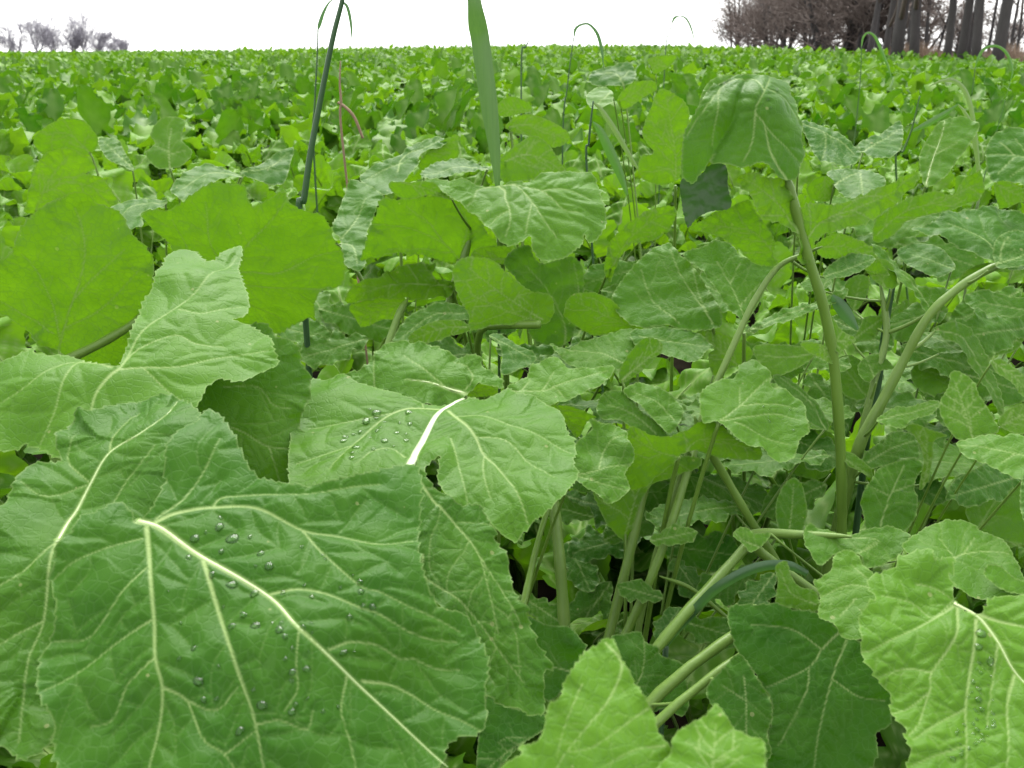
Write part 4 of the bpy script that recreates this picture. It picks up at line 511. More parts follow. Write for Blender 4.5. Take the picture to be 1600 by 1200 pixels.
dict(p='dome',o=[216.7,2300.0,790.5],n=[0.0,-0.625,0.781],c=[[-50.5,-13.6],[-39.5,15.5],[-9.2,30.2],[41.1,45.1],[56.0,8.2],[41.7,-24.4],[-2.6,-31.6],[-36.5,-28.0]],v=[(1.6,[[26.8,-28.0],[9.3,8.2],[-30.0,8.2]]),(1.2,[[17.9,-13.6],[44.7,22.9]])],t=0.16,q=[0,0,0],j=[26.8,-28.0],pk=1.0,te=1.0,ru=1.0,lab='blue green domed leaf'),
dict(p='dome',o=[309.4,2200.0,818.3],n=[0.0,-0.952,-0.307],c=[[-25.2,11.7],[30.0,18.7],[22.7,-2.4],[-8.5,-21.3],[-19.0,-7.1]],t=0.77,q=[0,0,0],pk=0.5,te=1.0,ru=1.0),
dict(p='dome',o=[246.4,2050.0,765.3],n=[0.0,-0.952,-0.307],c=[[-39.3,-10.5],[-10.6,20.9],[28.3,25.3],[36.3,7.5],[9.2,-10.5],[-24.5,-33.3]],v=[(1.2,[[-34.6,-15.1],[24.7,16.4]])],t=0.72,q=[0,0,0],j=[-34.6,-15.1],pk=0.6,te=1.0,ru=1.0),
dict(p='dome',o=[163.9,1950.0,760.7],n=[0.0,-0.507,0.862],c=[[-25.5,6.2],[-2.9,36.1],[22.1,28.6],[23.9,-8.6],[1.7,-30.4],[-19.0,-30.4]],t=0.46,q=[0,0,0],pk=0.6,te=1.0,ru=1.0),
dict(p='fan',o=[370.3,1200.0,744.0],n=[0.1,-0.597,0.796],c=[[-30.2,31.8],[-18.6,35.9],[1.8,27.6],[16.3,17.6],[27.1,3.5],[34.8,-14.6],[19.3,-35.6],[-4.3,-34.4],[-21.4,-26.3],[-25.2,-2.3]],v=[(1.8,[[-29.2,30.0],[-5.2,19.1],[-5.4,-3.9],[-13.6,-27.3]]),(1.3,[[-5.2,19.1],[16.0,2.2],[28.7,-15.3]])],t=0.16,q=[0,0,0],j=[-29.2,30.0],pk=1.0,te=1.0,ru=1.0,lab='grey blue fan shaped leaf'),
dict(p='fan',o=[422.6,1250.0,692.7],n=[0.0,-0.406,0.914],c=[[-29.9,24.2],[-5.5,32.3],[21.8,29.6],[38.4,8.2],[25.8,-17.8],[0.1,-33.0],[-21.5,-33.0],[-29.0,-7.5]],v=[(2.4,[[-29.0,-7.5],[-7.4,13.5],[12.7,26.9]]),(2,[[12.0,24.2],[1.4,-27.9]])],t=0.16,q=[0,0,0],j=[-29.0,-7.5],pk=0.8,te=1.0,ru=1.0,rb=1),
dict(p='fan',o=[380.8,1250.0,684.9],n=[0.0,-0.952,-0.307],c=[[-18.5,4.3],[-6.9,16.2],[6.8,16.2],[17.3,4.3],[15.2,-13.8],[-0.9,-16.8],[-13.1,-10.8]],t=0.67,q=[0,0,0],pk=0.5,te=1.0,ru=1.0),
dict(p='fan',o=[540.9,1500.0,718.6],n=[0.0,-0.507,0.862],c=[[-36.6,-1.2],[-2.0,20.9],[35.5,52.0],[34.3,20.9],[16.6,-22.8],[-13.1,-38.8],[-33.1,-28.2]],v=[(1.3,[[-35.1,-22.8],[30.5,32.1]])],t=0.16,q=[0,0,0],j=[-35.1,-22.8],pk=0.8,te=1.0,ru=1.0),
dict(p='stout',o=[632.6,1500.0,708.5],n=[-0.108,-0.755,0.647],c=[[-38.6,-9.0],[-17.2,28.6],[5.7,52.7],[35.0,56.3],[54.3,38.8],[36.7,8.7],[13.1,-20.6],[-10.2,-49.5],[-37.2,-62.8],[-40.0,-39.7]],v=[(3.4,[[-36.6,-59.0],[-21.1,-18.0],[-2.0,23.5],[7.0,50.6]]),(1.3,[[-16.2,-6.8],[18.0,10.1]]),(1.2,[[-11.3,4.6],[-25.8,13.5]])],t=0.51,q=[0,0,0],j=[-36.6,-59.0],pk=1.0,te=1.0,ru=1.0,lab='mid green leaf with a thick pale midrib',rb=1),
dict(p='edge',o=[590.6,1200.0,724.5],n=[-0.205,-0.666,0.717],c=[[-31.1,15.0],[-23.9,31.0],[-13.8,43.2],[5.2,49.5],[24.5,46.5],[51.2,24.0],[39.5,-34.6],[21.2,-51.2],[-0.6,-41.6],[-12.4,-29.7],[-27.2,-30.5],[-33.8,-15.3]],v=[(1.8,[[34.8,-13.9],[9.8,4.1],[-25.1,13.9]]),(1.2,[[18.1,-2.5],[6.3,32.4]]),(1.2,[[17.7,-4.1],[-10.9,-22.6]]),(1.2,[[0.8,7.5],[-11.9,28.8]]),(1.2,[[0.4,5.8],[-24.3,-16.9]])],t=0.24,q=[0,0,0],j=[34.8,-13.9],pk=1.3,te=1.0,ru=1.0,lab='pale ribbed blue green leaf at the right edge'),
dict(p='edge',o=[572.6,1150.0,690.7],n=[0.0,-0.952,-0.307],c=[[-28.1,9.3],[-24.5,18.8],[-11.1,16.1],[6.3,8.7],[34.0,1.0],[34.2,-15.8],[11.1,-7.4],[-6.8,-15.8],[-14.5,-15.8]],t=0.62,q=[0,0,0],pk=0.6,te=1.0,ru=1.0),
dict(p='edge',o=[527.6,1120.0,650.0],n=[0.051,-0.506,0.861],c=[[-82.3,4.2],[-55.6,17.4],[-31.5,38.6],[5.6,48.9],[33.9,54.8],[60.7,40.3],[87.1,26.1],[59.5,-50.7],[27.8,-56.0],[4.9,-50.1],[-15.8,-36.8],[-35.7,-19.5],[-57.0,-5.7]],v=[(2,[[1.0,-46.8],[27.5,-12.1],[81.8,25.7]]),(1.4,[[9.7,-35.4],[-5.2,-2.6],[-37.3,18.5]])],t=0.21,q=[0,0,0],j=[1.0,-46.8],pk=1.0,te=1.0,ru=1.0,lab='broad grey green leaf beside the arching stalk',ns=True),
dict(p='edge',o=[612.3,1180.0,627.9],n=[-0.13,-0.911,0.391],c=[[-17.8,15.8],[-4.4,37.0],[20.4,30.8],[17.5,-41.6],[-2.3,-35.7],[-13.6,-5.9]],t=0.55,q=[0,0,0],pk=0.6,te=1.0,ru=1.0),
dict(p='quill',o=[189.5,1150.0,573.7],n=[-0.104,-0.729,0.677],c=[[-72.0,3.3],[-40.9,47.4],[-4.6,74.8],[12.6,53.3],[24.8,40.1],[36.2,18.0],[46.1,-3.6],[52.9,-30.6],[46.5,-45.5],[13.4,-46.0],[-11.8,-39.4],[-42.7,-40.0],[-62.7,-24.2]],v=[(2,[[42.0,-38.8],[22.1,3.8],[8.5,31.9],[-0.0,63.5]]),(1.6,[[37.6,-29.8],[29.7,0.3],[24.6,37.1]]),(1.3,[[3.8,-36.7],[-25.1,-2.5],[-36.0,37.8]])],t=0.44,q=[0,0,0],j=[42.0,-38.8],pk=0.9,te=1.0,ru=1.0),
dict(p='quill',o=[253.1,1120.0,607.2],n=[0.108,-0.755,0.647],c=[[-59.9,20.6],[-39.6,31.2],[-17.8,41.3],[0.3,36.6],[10.7,19.7],[35.8,19.7],[49.6,24.9],[41.6,-1.6],[25.4,-33.8],[10.3,-56.9],[2.1,-62.8],[-18.5,-33.4],[-39.3,-0.6]],v=[(1.8,[[5.4,-54.4],[-4.4,-18.5],[-19.9,14.9]]),(1.3,[[1.5,-40.7],[27.6,-11.0]]),(1,[[-6.5,-13.0],[6.2,13.6]])],t=0.41,q=[0,0,0],j=[5.4,-54.4],pk=0.9,te=1.0,ru=1.0,lab='green leaf with fine white veins'),
dict(p='quill',o=[310.7,1080.0,570.5],n=[0.053,-0.529,0.847],c=[[-62.0,-35.3],[-33.1,-8.2],[0.2,10.5],[33.2,23.7],[69.1,42.2],[61.8,25.9],[22.1,5.8],[-3.4,-10.1],[-30.3,-21.5],[-51.2,-29.2]],v=[(1.1,[[-59.2,-32.8],[-1.3,1.8],[63.7,34.8]])],t=0.41,q=[0,0,0],j=[-59.2,-32.8],pk=0.5,te=1.0,ru=1.0),
dict(p='quill',o=[366.0,1080.0,623.6],n=[0.0,-0.567,0.824],c=[[-29.5,-11.7],[-16.6,5.0],[5.7,18.6],[25.5,18.6],[32.5,10.1],[15.6,-5.1],[-6.1,-15.7],[-26.1,-19.0]],v=[(1.1,[[-27.7,-15.0],[28.6,10.1]])],t=0.31,q=[0,0,0],j=[-27.7,-15.0],pk=0.6,te=1.0,ru=1.0),
dict(p='arch',o=[420.5,1120.0,605.6],n=[0.131,-0.983,0.131],c=[[-20.5,8.3],[-3.8,18.3],[10.1,11.8],[18.4,-8.6],[12.2,-16.1],[-1.6,-12.1],[-14.5,-1.8]],t=0.6,q=[0,0,0],pk=0.5,te=1.0,ru=1.0),
dict(p='arch',o=[356.3,1150.0,588.4],n=[0.0,-0.53,0.848],c=[[-19.7,0.7],[3.3,11.9],[18.0,6.3],[10.2,-6.6],[-11.7,-12.1]],t=0.46,q=[0,0,0],pk=0.5,te=1.0,ru=1.0),
dict(p='arch',o=[421.5,1200.0,568.8],n=[0.0,-0.882,0.471],c=[[-14.6,8.9],[2.5,20.3],[15.9,14.6],[12.0,-5.2],[-2.8,-24.8],[-13.1,-13.6]],v=[(1.6,[[-5.5,-24.8],[4.9,14.6]])],t=0.5,q=[0,0,0],j=[-5.5,-24.8],pk=0.5,te=1.0,ru=1.0),
dict(p='arch',o=[511.3,1220.0,604.0],n=[0.0,-0.53,0.848],c=[[-36.0,12.0],[-9.7,28.2],[14.3,24.2],[28.2,4.0],[27.1,-19.7],[-0.5,-31.3],[-23.7,-15.8]],v=[(1.2,[[25.5,-15.8],[-17.6,8.0]])],t=0.26,q=[0,0,0],j=[25.5,-15.8],pk=0.8,te=1.0,ru=1.0),
dict(p='arch',o=[624.8,1250.0,537.0],n=[0.0,-0.651,0.759],c=[[-44.2,14.1],[-15.7,24.7],[16.3,14.1],[43.2,7.0],[35.8,-20.8],[-4.8,-24.3],[-30.7,-13.9]],v=[(1.2,[[33.8,-7.0],[-25.7,7.0]])],t=0.41,q=[0,0,0],j=[33.8,-7.0],pk=0.8,te=1.0,ru=1.0),
dict(p='arch',o=[603.9,1200.0,510.0],n=[0.0,-0.814,0.581],c=[[-28.6,11.4],[-5.1,20.3],[25.6,20.3],[30.9,-0.4],[17.2,-18.0],[-14.0,-23.9],[-25.9,-9.2]],v=[(1.2,[[27.2,-6.3],[-18.3,5.5]])],t=0.56,q=[0,0,0],j=[27.2,-6.3],pk=0.8,te=1.0,ru=1.0),
dict(p='arch',o=[523.8,1160.0,469.0],n=[0.115,-0.808,0.577],c=[[-38.4,11.1],[-13.5,26.4],[21.9,30.7],[37.0,13.9],[38.7,-14.6],[13.2,-32.5],[-19.7,-22.3],[-38.4,-11.7]],v=[(1.4,[[34.6,-23.3],[3.4,1.2],[-29.8,11.4]])],t=0.46,q=[0,0,0],j=[34.6,-23.3],pk=0.8,te=1.0,ru=1.0),
dict(p='umbrella',o=[406.9,1140.0,476.6],n=[0.0,-0.868,0.496],c=[[-18.9,21.9],[0.3,27.4],[17.9,10.9],[19.1,-10.9],[10.0,-27.2],[-11.0,-21.8],[-17.6,0.0]],v=[(1.2,[[15.5,-24.5],[-1.5,0.0],[-13.7,19.2]])],t=0.46,q=[0,0,0],j=[15.5,-24.5],pk=0.8,te=1.0,ru=1.0),
dict(p='curl',o=[357.3,1140.0,380.2],n=[0.0,-0.868,0.496],c=[[-36.6,20.6],[-3.1,28.9],[35.1,23.3],[38.7,-7.1],[20.8,-31.8],[-17.1,-26.3],[-38.0,-7.1]],v=[(1.4,[[32.1,-26.3],[6.3,1.2],[-28.6,15.0]])],t=0.46,q=[0,0,0],j=[32.1,-26.3],pk=1.0,te=1.0,ru=1.0),
dict(p='curl',o=[230.2,1050.0,367.1],n=[-0.115,-0.808,0.577],c=[[-25.0,20.3],[-7.5,14.7],[9.7,6.5],[21.5,-6.7],[18.2,-19.5],[0.8,-16.6],[-18.3,1.9]],v=[(1.1,[[18.4,-17.0],[-3.2,1.6],[-22.6,17.7]])],t=0.21,q=[0,0,0],j=[18.4,-17.0],pk=0.6,te=1.0,ru=1.0),
dict(p='curl',o=[59.1,1060.0,343.6],n=[0.07,-0.661,0.747],c=[[35.6,-8.4],[31.0,2.5],[22.1,4.4],[16.0,8.1],[6.4,12.7],[3.7,24.3],[-8.0,19.9],[-17.1,21.4],[-27.6,13.2],[-34.5,9.8],[-32.7,1.3],[-29.1,-6.5],[-19.8,-7.1],[-13.1,-13.9],[-4.8,-12.5],[2.6,-21.6],[13.4,-14.8],[22.7,-15.6],[33.7,-12.5]],v=[(1.3,[[34.0,-10.4],[10.6,-3.9],[-13.4,2.9],[-30.6,7.9]])],t=0.3,q=[0.5550696735956127,2.4698100818644666,0],j=[34.0,-10.4],pk=0.9,te=1.0,ru=1.6,ns=True),
dict(p='curl',o=[102.4,1080.0,335.7],n=[-0.236,-0.423,0.875],c=[[-42.5,23.8],[-35.7,8.5],[-26.6,-0.2],[-23.1,-14.9],[-7.5,-13.8],[-5.7,-30.7],[8.7,-27.0],[19.4,-30.3],[31.3,-24.5],[39.7,-21.7],[39.5,-8.2],[36.4,4.3],[25.5,7.9],[17.6,18.8],[6.1,16.1],[-5.4,25.2],[-17.1,22.0],[-26.5,31.2],[-40.6,28.5]],v=[(1.3,[[-40.8,25.5],[-12.4,8.8],[15.8,-7.3],[35.5,-18.2]])],t=0.2,q=[0.013532477497427031,2.711736998190765,0],j=[-40.8,25.5],pk=0.9,te=1.0,ru=1.6,ns=True),
dict(p='curl',o=[111.9,1100.0,276.8],n=[-0.101,-0.545,0.832],c=[[46.0,16.4],[31.4,21.8],[20.2,17.5],[6.9,27.3],[-3.8,14.3],[-18.8,29.7],[-24.6,10.3],[-37.4,11.9],[-42.4,1.1],[-45.1,-10.3],[-35.7,-17.8],[-24.4,-25.2],[-14.1,-20.1],[-1.6,-21.2],[6.2,-15.4],[23.0,-21.3],[26.9,-3.1],[39.8,-4.1],[47.7,11.1]],v=[(1.3,[[45.9,13.6],[14.8,3.2],[-16.9,-5.2],[-39.5,-9.9]])],t=0.15,q=[3.7681753177107975,1.3775272522120479,0],j=[45.9,13.6],pk=0.9,te=1.0,ru=1.6,ns=True),
dict(p='curl',o=[83.4,1120.0,233.5],n=[-0.088,-0.615,0.783],c=[[-14.4,35.2],[-23.5,23.0],[-18.6,14.7],[-27.6,4.7],[-13.2,-2.8],[-26.6,-13.8],[-9.0,-18.5],[-5.3,-26.7],[3.0,-31.1],[12.9,-33.5],[22.1,-25.9],[25.9,-18.2],[23.5,-9.6],[24.5,-0.0],[15.2,4.9],[12.2,15.4],[2.9,20.5],[4.3,30.6],[-9.6,36.5]],v=[(1.3,[[-12.2,35.0],[-3.1,11.3],[6.0,-12.6],[12.4,-29.3]])],t=0.1,q=[0.646117857698465,0.19420865419382505,0],j=[-12.2,35.0],pk=0.9,te=1.0,ru=1.6,ns=True),
dict(p='curl',o=[136.3,1040.0,328.3],n=[0.329,-0.69,0.645],c=[[-33.8,-19.2],[-20.1,-21.6],[-11.9,-17.1],[-1.5,-17.8],[7.7,-11.0],[15.6,-8.3],[27.0,-6.5],[30.9,5.0],[35.8,11.1],[37.5,18.7],[27.4,22.3],[15.9,25.1],[6.3,20.5],[-5.8,20.0],[-7.0,8.0],[-19.9,5.7],[-22.0,-4.2],[-33.1,-5.2],[-35.7,-16.8]],v=[(1.3,[[-34.1,-17.6],[-11.1,-5.9],[13.7,7.0],[32.5,16.8]])],t=0.25,q=[1.8126196539999047,3.997199792277872,0],j=[-34.1,-17.6],pk=0.9,te=1.0,ru=1.6,ns=True),
dict(p='curl',o=[166.3,930.0,373.7],n=[0.208,-0.779,0.591],c=[[-25.3,-7.0],[-17.4,-11.2],[-11.6,-8.3],[-5.5,-10.6],[2.0,-8.3],[7.6,-8.5],[13.8,-6.2],[20.7,-5.6],[24.0,0.3],[26.3,6.0],[21.4,9.2],[15.9,10.4],[8.8,10.8],[0.8,14.2],[-3.5,10.0],[-10.8,6.9],[-15.0,2.8],[-21.5,2.1],[-26.0,-4.7]],v=[(1.3,[[-25.2,-5.8],[-8.2,-1.8],[9.8,2.4],[23.0,5.6]])],t=0.4,q=[2.656073779890493,3.0385549457579577,0],j=[-25.2,-5.8],pk=0.9,te=1.0,ru=1.6,ns=True),
dict(p='curl',o=[132.3,920.0,314.8],n=[-0.096,-0.8,0.592],c=[[24.1,-5.9],[21.1,1.4],[14.8,2.1],[11.7,6.4],[5.7,10.3],[2.0,13.6],[-5.1,12.7],[-12.8,10.7],[-17.8,10.3],[-23.0,7.5],[-21.8,2.3],[-20.0,-3.8],[-14.6,-6.4],[-10.4,-11.2],[-3.2,-7.5],[2.5,-12.0],[9.2,-9.1],[14.4,-11.8],[23.0,-8.0]],v=[(1.3,[[23.0,-6.9],[7.4,-2.2],[-8.8,2.7],[-20.4,6.3]])],t=0.3,q=[3.371518348827154,3.4796450098446448,0],j=[23.0,-6.9],pk=0.9,te=1.0,ru=1.6,ns=True),
dict(p='curl',o=[96.8,1080.0,199.0],n=[0.095,-0.667,0.739],c=[[23.9,35.5],[7.0,31.5],[4.3,21.2],[-15.3,21.2],[-20.7,10.3],[-27.5,4.7],[-30.9,-4.6],[-33.6,-14.0],[-29.2,-23.6],[-23.6,-31.9],[-11.3,-31.5],[1.4,-29.5],[8.1,-22.0],[20.9,-16.8],[20.8,-8.2],[29.4,1.2],[25.2,11.9],[28.9,21.6],[28.1,33.6]],v=[(1.3,[[25.8,33.7],[8.5,10.3],[-8.4,-12.6],[-20.2,-28.4]])],t=0.1,q=[1.7642736620924415,2.6004682535154444,0],j=[25.8,33.7],pk=0.9,te=1.0,ru=1.6,ns=True),
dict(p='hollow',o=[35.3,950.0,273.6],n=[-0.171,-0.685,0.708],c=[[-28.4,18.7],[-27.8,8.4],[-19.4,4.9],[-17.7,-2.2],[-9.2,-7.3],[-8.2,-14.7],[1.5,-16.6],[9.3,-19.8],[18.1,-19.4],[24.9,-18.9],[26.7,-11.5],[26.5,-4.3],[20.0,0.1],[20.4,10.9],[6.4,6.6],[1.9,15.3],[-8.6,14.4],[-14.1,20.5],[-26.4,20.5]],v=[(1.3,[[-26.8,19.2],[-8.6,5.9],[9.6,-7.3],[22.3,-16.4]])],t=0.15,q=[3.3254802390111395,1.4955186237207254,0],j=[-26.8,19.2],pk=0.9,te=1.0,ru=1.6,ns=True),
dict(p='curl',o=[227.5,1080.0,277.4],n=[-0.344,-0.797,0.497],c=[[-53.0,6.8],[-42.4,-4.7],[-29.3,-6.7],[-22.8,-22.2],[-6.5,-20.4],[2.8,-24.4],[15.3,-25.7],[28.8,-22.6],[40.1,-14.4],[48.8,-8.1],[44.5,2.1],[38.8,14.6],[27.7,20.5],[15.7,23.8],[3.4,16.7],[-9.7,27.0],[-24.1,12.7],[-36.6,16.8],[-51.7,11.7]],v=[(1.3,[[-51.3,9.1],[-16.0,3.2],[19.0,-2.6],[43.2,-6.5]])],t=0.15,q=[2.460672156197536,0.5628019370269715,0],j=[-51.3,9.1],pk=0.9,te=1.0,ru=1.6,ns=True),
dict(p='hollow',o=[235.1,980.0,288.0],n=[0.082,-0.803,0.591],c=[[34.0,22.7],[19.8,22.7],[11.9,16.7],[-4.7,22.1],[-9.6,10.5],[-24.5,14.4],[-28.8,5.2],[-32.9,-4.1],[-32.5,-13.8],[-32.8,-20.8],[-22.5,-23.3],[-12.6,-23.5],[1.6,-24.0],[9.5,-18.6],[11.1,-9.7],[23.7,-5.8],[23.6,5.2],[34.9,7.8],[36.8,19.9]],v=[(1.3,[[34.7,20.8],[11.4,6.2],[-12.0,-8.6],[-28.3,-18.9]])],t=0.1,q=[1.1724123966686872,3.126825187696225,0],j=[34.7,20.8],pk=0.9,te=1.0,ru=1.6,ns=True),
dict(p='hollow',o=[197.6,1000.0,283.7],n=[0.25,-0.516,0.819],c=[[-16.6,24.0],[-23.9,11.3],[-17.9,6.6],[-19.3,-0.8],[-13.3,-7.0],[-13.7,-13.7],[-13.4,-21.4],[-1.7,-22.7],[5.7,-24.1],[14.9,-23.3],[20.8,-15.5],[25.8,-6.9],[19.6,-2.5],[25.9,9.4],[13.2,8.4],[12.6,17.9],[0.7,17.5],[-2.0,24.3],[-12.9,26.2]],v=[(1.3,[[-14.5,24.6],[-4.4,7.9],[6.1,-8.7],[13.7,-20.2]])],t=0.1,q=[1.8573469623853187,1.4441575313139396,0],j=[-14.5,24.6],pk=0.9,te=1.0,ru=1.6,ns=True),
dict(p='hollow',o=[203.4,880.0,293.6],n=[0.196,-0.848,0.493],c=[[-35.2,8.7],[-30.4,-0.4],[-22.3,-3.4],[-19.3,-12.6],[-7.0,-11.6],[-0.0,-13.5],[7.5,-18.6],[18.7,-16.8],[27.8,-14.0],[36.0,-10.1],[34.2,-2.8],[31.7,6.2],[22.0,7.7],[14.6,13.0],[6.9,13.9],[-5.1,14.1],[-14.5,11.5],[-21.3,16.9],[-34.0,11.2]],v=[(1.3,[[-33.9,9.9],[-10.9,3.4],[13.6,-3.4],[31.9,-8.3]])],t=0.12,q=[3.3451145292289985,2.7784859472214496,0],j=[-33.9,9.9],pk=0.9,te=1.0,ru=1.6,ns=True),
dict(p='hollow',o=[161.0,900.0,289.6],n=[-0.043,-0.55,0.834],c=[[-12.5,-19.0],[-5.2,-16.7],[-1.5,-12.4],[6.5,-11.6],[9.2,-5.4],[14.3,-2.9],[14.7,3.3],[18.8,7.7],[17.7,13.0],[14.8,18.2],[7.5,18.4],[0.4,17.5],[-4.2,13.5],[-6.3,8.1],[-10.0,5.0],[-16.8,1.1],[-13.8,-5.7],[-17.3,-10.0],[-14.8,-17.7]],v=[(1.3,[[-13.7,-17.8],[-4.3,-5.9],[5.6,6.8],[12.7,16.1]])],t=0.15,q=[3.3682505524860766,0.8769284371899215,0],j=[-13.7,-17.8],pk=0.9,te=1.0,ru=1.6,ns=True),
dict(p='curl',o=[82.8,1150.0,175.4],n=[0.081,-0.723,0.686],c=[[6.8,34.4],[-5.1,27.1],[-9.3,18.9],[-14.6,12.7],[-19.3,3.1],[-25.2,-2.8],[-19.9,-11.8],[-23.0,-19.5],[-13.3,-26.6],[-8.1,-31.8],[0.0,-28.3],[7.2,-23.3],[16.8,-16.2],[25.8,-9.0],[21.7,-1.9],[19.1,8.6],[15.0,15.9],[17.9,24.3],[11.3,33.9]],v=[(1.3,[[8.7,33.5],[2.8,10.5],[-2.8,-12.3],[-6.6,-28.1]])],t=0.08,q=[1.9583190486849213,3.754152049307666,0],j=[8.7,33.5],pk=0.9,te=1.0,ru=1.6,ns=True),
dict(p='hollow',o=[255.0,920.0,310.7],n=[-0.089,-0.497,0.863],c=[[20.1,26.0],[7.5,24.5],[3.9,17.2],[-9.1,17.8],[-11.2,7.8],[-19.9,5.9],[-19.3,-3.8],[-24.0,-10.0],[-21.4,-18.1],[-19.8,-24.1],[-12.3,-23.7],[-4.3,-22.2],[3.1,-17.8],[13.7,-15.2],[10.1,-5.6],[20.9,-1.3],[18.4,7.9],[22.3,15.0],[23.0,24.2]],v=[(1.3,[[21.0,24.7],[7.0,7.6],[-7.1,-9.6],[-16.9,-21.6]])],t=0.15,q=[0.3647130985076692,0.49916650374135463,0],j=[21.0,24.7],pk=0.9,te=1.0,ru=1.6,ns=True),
dict(p='curl',o=[269.1,1100.0,344.1],n=[0.058,-0.511,0.858],c=[[-38.3,19.3],[-35.7,5.0],[-27.5,-1.5],[-22.4,-8.4],[-14.8,-18.6],[-6.8,-21.5],[4.0,-23.7],[10.2,-32.1],[24.3,-25.4],[35.7,-19.6],[38.7,-6.4],[37.2,3.8],[31.7,13.4],[20.3,15.2],[12.7,18.8],[1.5,24.6],[-12.2,19.7],[-19.9,27.1],[-35.0,24.0]],v=[(1.3,[[-35.9,21.2],[-11.5,6.6],[13.7,-7.4],[31.8,-16.8]])],t=0.25,q=[1.3946869610560384,1.5429917984646226,0],j=[-35.9,21.2],pk=0.9,te=1.0,ru=1.6,ns=True),
dict(p='curl',o=[225.0,1120.0,339.9],n=[-0.21,-0.704,0.679],c=[[49.1,6.9],[35.9,15.7],[23.7,15.4],[12.9,22.8],[-1.5,19.8],[-12.2,26.1],[-24.1,21.8],[-35.6,14.2],[-43.2,4.3],[-49.1,-2.8],[-41.2,-9.7],[-30.4,-22.7],[-18.3,-21.5],[-5.1,-28.8],[2.7,-13.8],[18.0,-19.3],[26.8,-11.6],[38.9,-10.5],[49.7,1.8]],v=[(1.3,[[48.5,3.9],[15.6,0.8],[-18.5,-1.8],[-43.1,-3.1]])],t=0.2,q=[1.8622939724295726,0.3989937958598708,0],j=[48.5,3.9],pk=0.9,te=1.0,ru=1.6,ns=True),
dict(p='curl',o=[142.1,1100.0,366.1],n=[-0.275,-0.616,0.738],c=[[-50.8,13.2],[-41.7,-4.6],[-27.8,-2.6],[-20.6,-14.6],[-5.8,-17.0],[2.4,-23.9],[14.9,-24.3],[27.4,-24.1],[37.3,-20.3],[46.1,-13.7],[42.1,-3.7],[37.2,10.8],[25.9,15.2],[15.4,23.8],[3.6,17.5],[-9.0,29.8],[-23.0,15.9],[-34.2,25.2],[-49.7,17.7]],v=[(1.3,[[-49.2,15.2],[-15.6,3.8],[17.7,-5.9],[40.8,-11.8]])],t=0.25,q=[2.6978616487964686,2.9171920118808194,0],j=[-49.2,15.2],pk=0.9,te=1.0,ru=1.6,ns=True),
dict(p='curl',o=[94.6,1060.0,390.6],n=[-0.318,-0.756,0.572],c=[[37.4,16.7],[24.0,19.4],[14.2,16.1],[-1.3,25.4],[-8.3,14.1],[-19.0,15.6],[-27.2,9.7],[-34.5,2.4],[-38.8,-4.3],[-39.3,-13.5],[-29.4,-18.0],[-16.9,-23.5],[-4.2,-24.6],[6.3,-22.5],[9.5,-13.0],[24.8,-14.7],[23.7,1.4],[33.8,4.0],[39.8,13.0]],v=[(1.3,[[37.7,14.8],[12.2,4.7],[-14.6,-5.4],[-34.1,-12.5]])],t=0.3,q=[1.6406752219723888,0.17979329923598897,0],j=[37.7,14.8],pk=0.9,te=1.0,ru=1.6,ns=True),
dict(p='curl',o=[176.7,1100.0,326.8],n=[0.029,-0.781,0.624],c=[[-13.2,29.5],[-17.6,20.0],[-13.4,13.0],[-25.6,2.9],[-16.2,-4.1],[-24.5,-13.0],[-8.4,-16.4],[-4.7,-23.3],[4.4,-26.4],[11.5,-28.7],[17.2,-22.6],[22.4,-15.2],[21.2,-7.5],[19.2,-0.1],[12.5,4.4],[19.6,16.4],[2.7,17.8],[2.9,26.1],[-9.2,30.7]],v=[(1.3,[[-11.0,29.5],[-3.0,9.5],[5.1,-10.8],[10.8,-25.1]])],t=0.2,q=[2.1252363393820293,0.3374389984290076,0],j=[-11.0,29.5],pk=0.9,te=1.0,ru=1.6,ns=True),
dict(p='arch',o=[425.3,1180.0,520.1],n=[-0.141,-0.559,0.817],c=[[-34.8,28.2],[-34.3,10.7],[-26.0,3.3],[-22.9,-6.7],[-10.5,-11.7],[-12.1,-27.2],[-0.2,-29.0],[9.7,-33.2],[22.2,-29.2],[32.4,-25.6],[36.2,-11.7],[33.5,-3.3],[28.5,7.1],[27.4,22.8],[11.0,15.4],[1.8,24.6],[-9.4,24.4],[-17.5,32.0],[-30.8,33.3]],v=[(1.3,[[-32.0,30.2],[-10.0,9.5],[12.7,-9.6],[29.1,-22.0]])],t=0.4,q=[3.2777507127105463,1.2515039781531074,0],j=[-32.0,30.2],pk=0.9,te=1.0,ru=1.6,ns=True),
dict(p='arch',o=[488.8,1200.0,530.7],n=[-0.323,-0.63,0.706],c=[[46.7,12.1],[33.3,22.0],[21.8,18.7],[11.3,25.0],[-1.9,18.2],[-13.7,33.2],[-23.0,17.1],[-34.4,14.5],[-41.4,6.1],[-46.4,-2.9],[-38.1,-12.8],[-28.5,-19.5],[-15.6,-26.3],[-3.6,-27.9],[4.8,-23.1],[18.6,-21.1],[26.0,-9.0],[37.6,-7.3],[47.4,7.3]],v=[(1.3,[[46.1,9.6],[14.6,3.2],[-17.6,-1.4],[-40.7,-3.5]])],t=0.35,q=[3.267202755438562,2.6218342715901213,0],j=[46.1,9.6],pk=0.9,te=1.0,ru=1.6,ns=True),
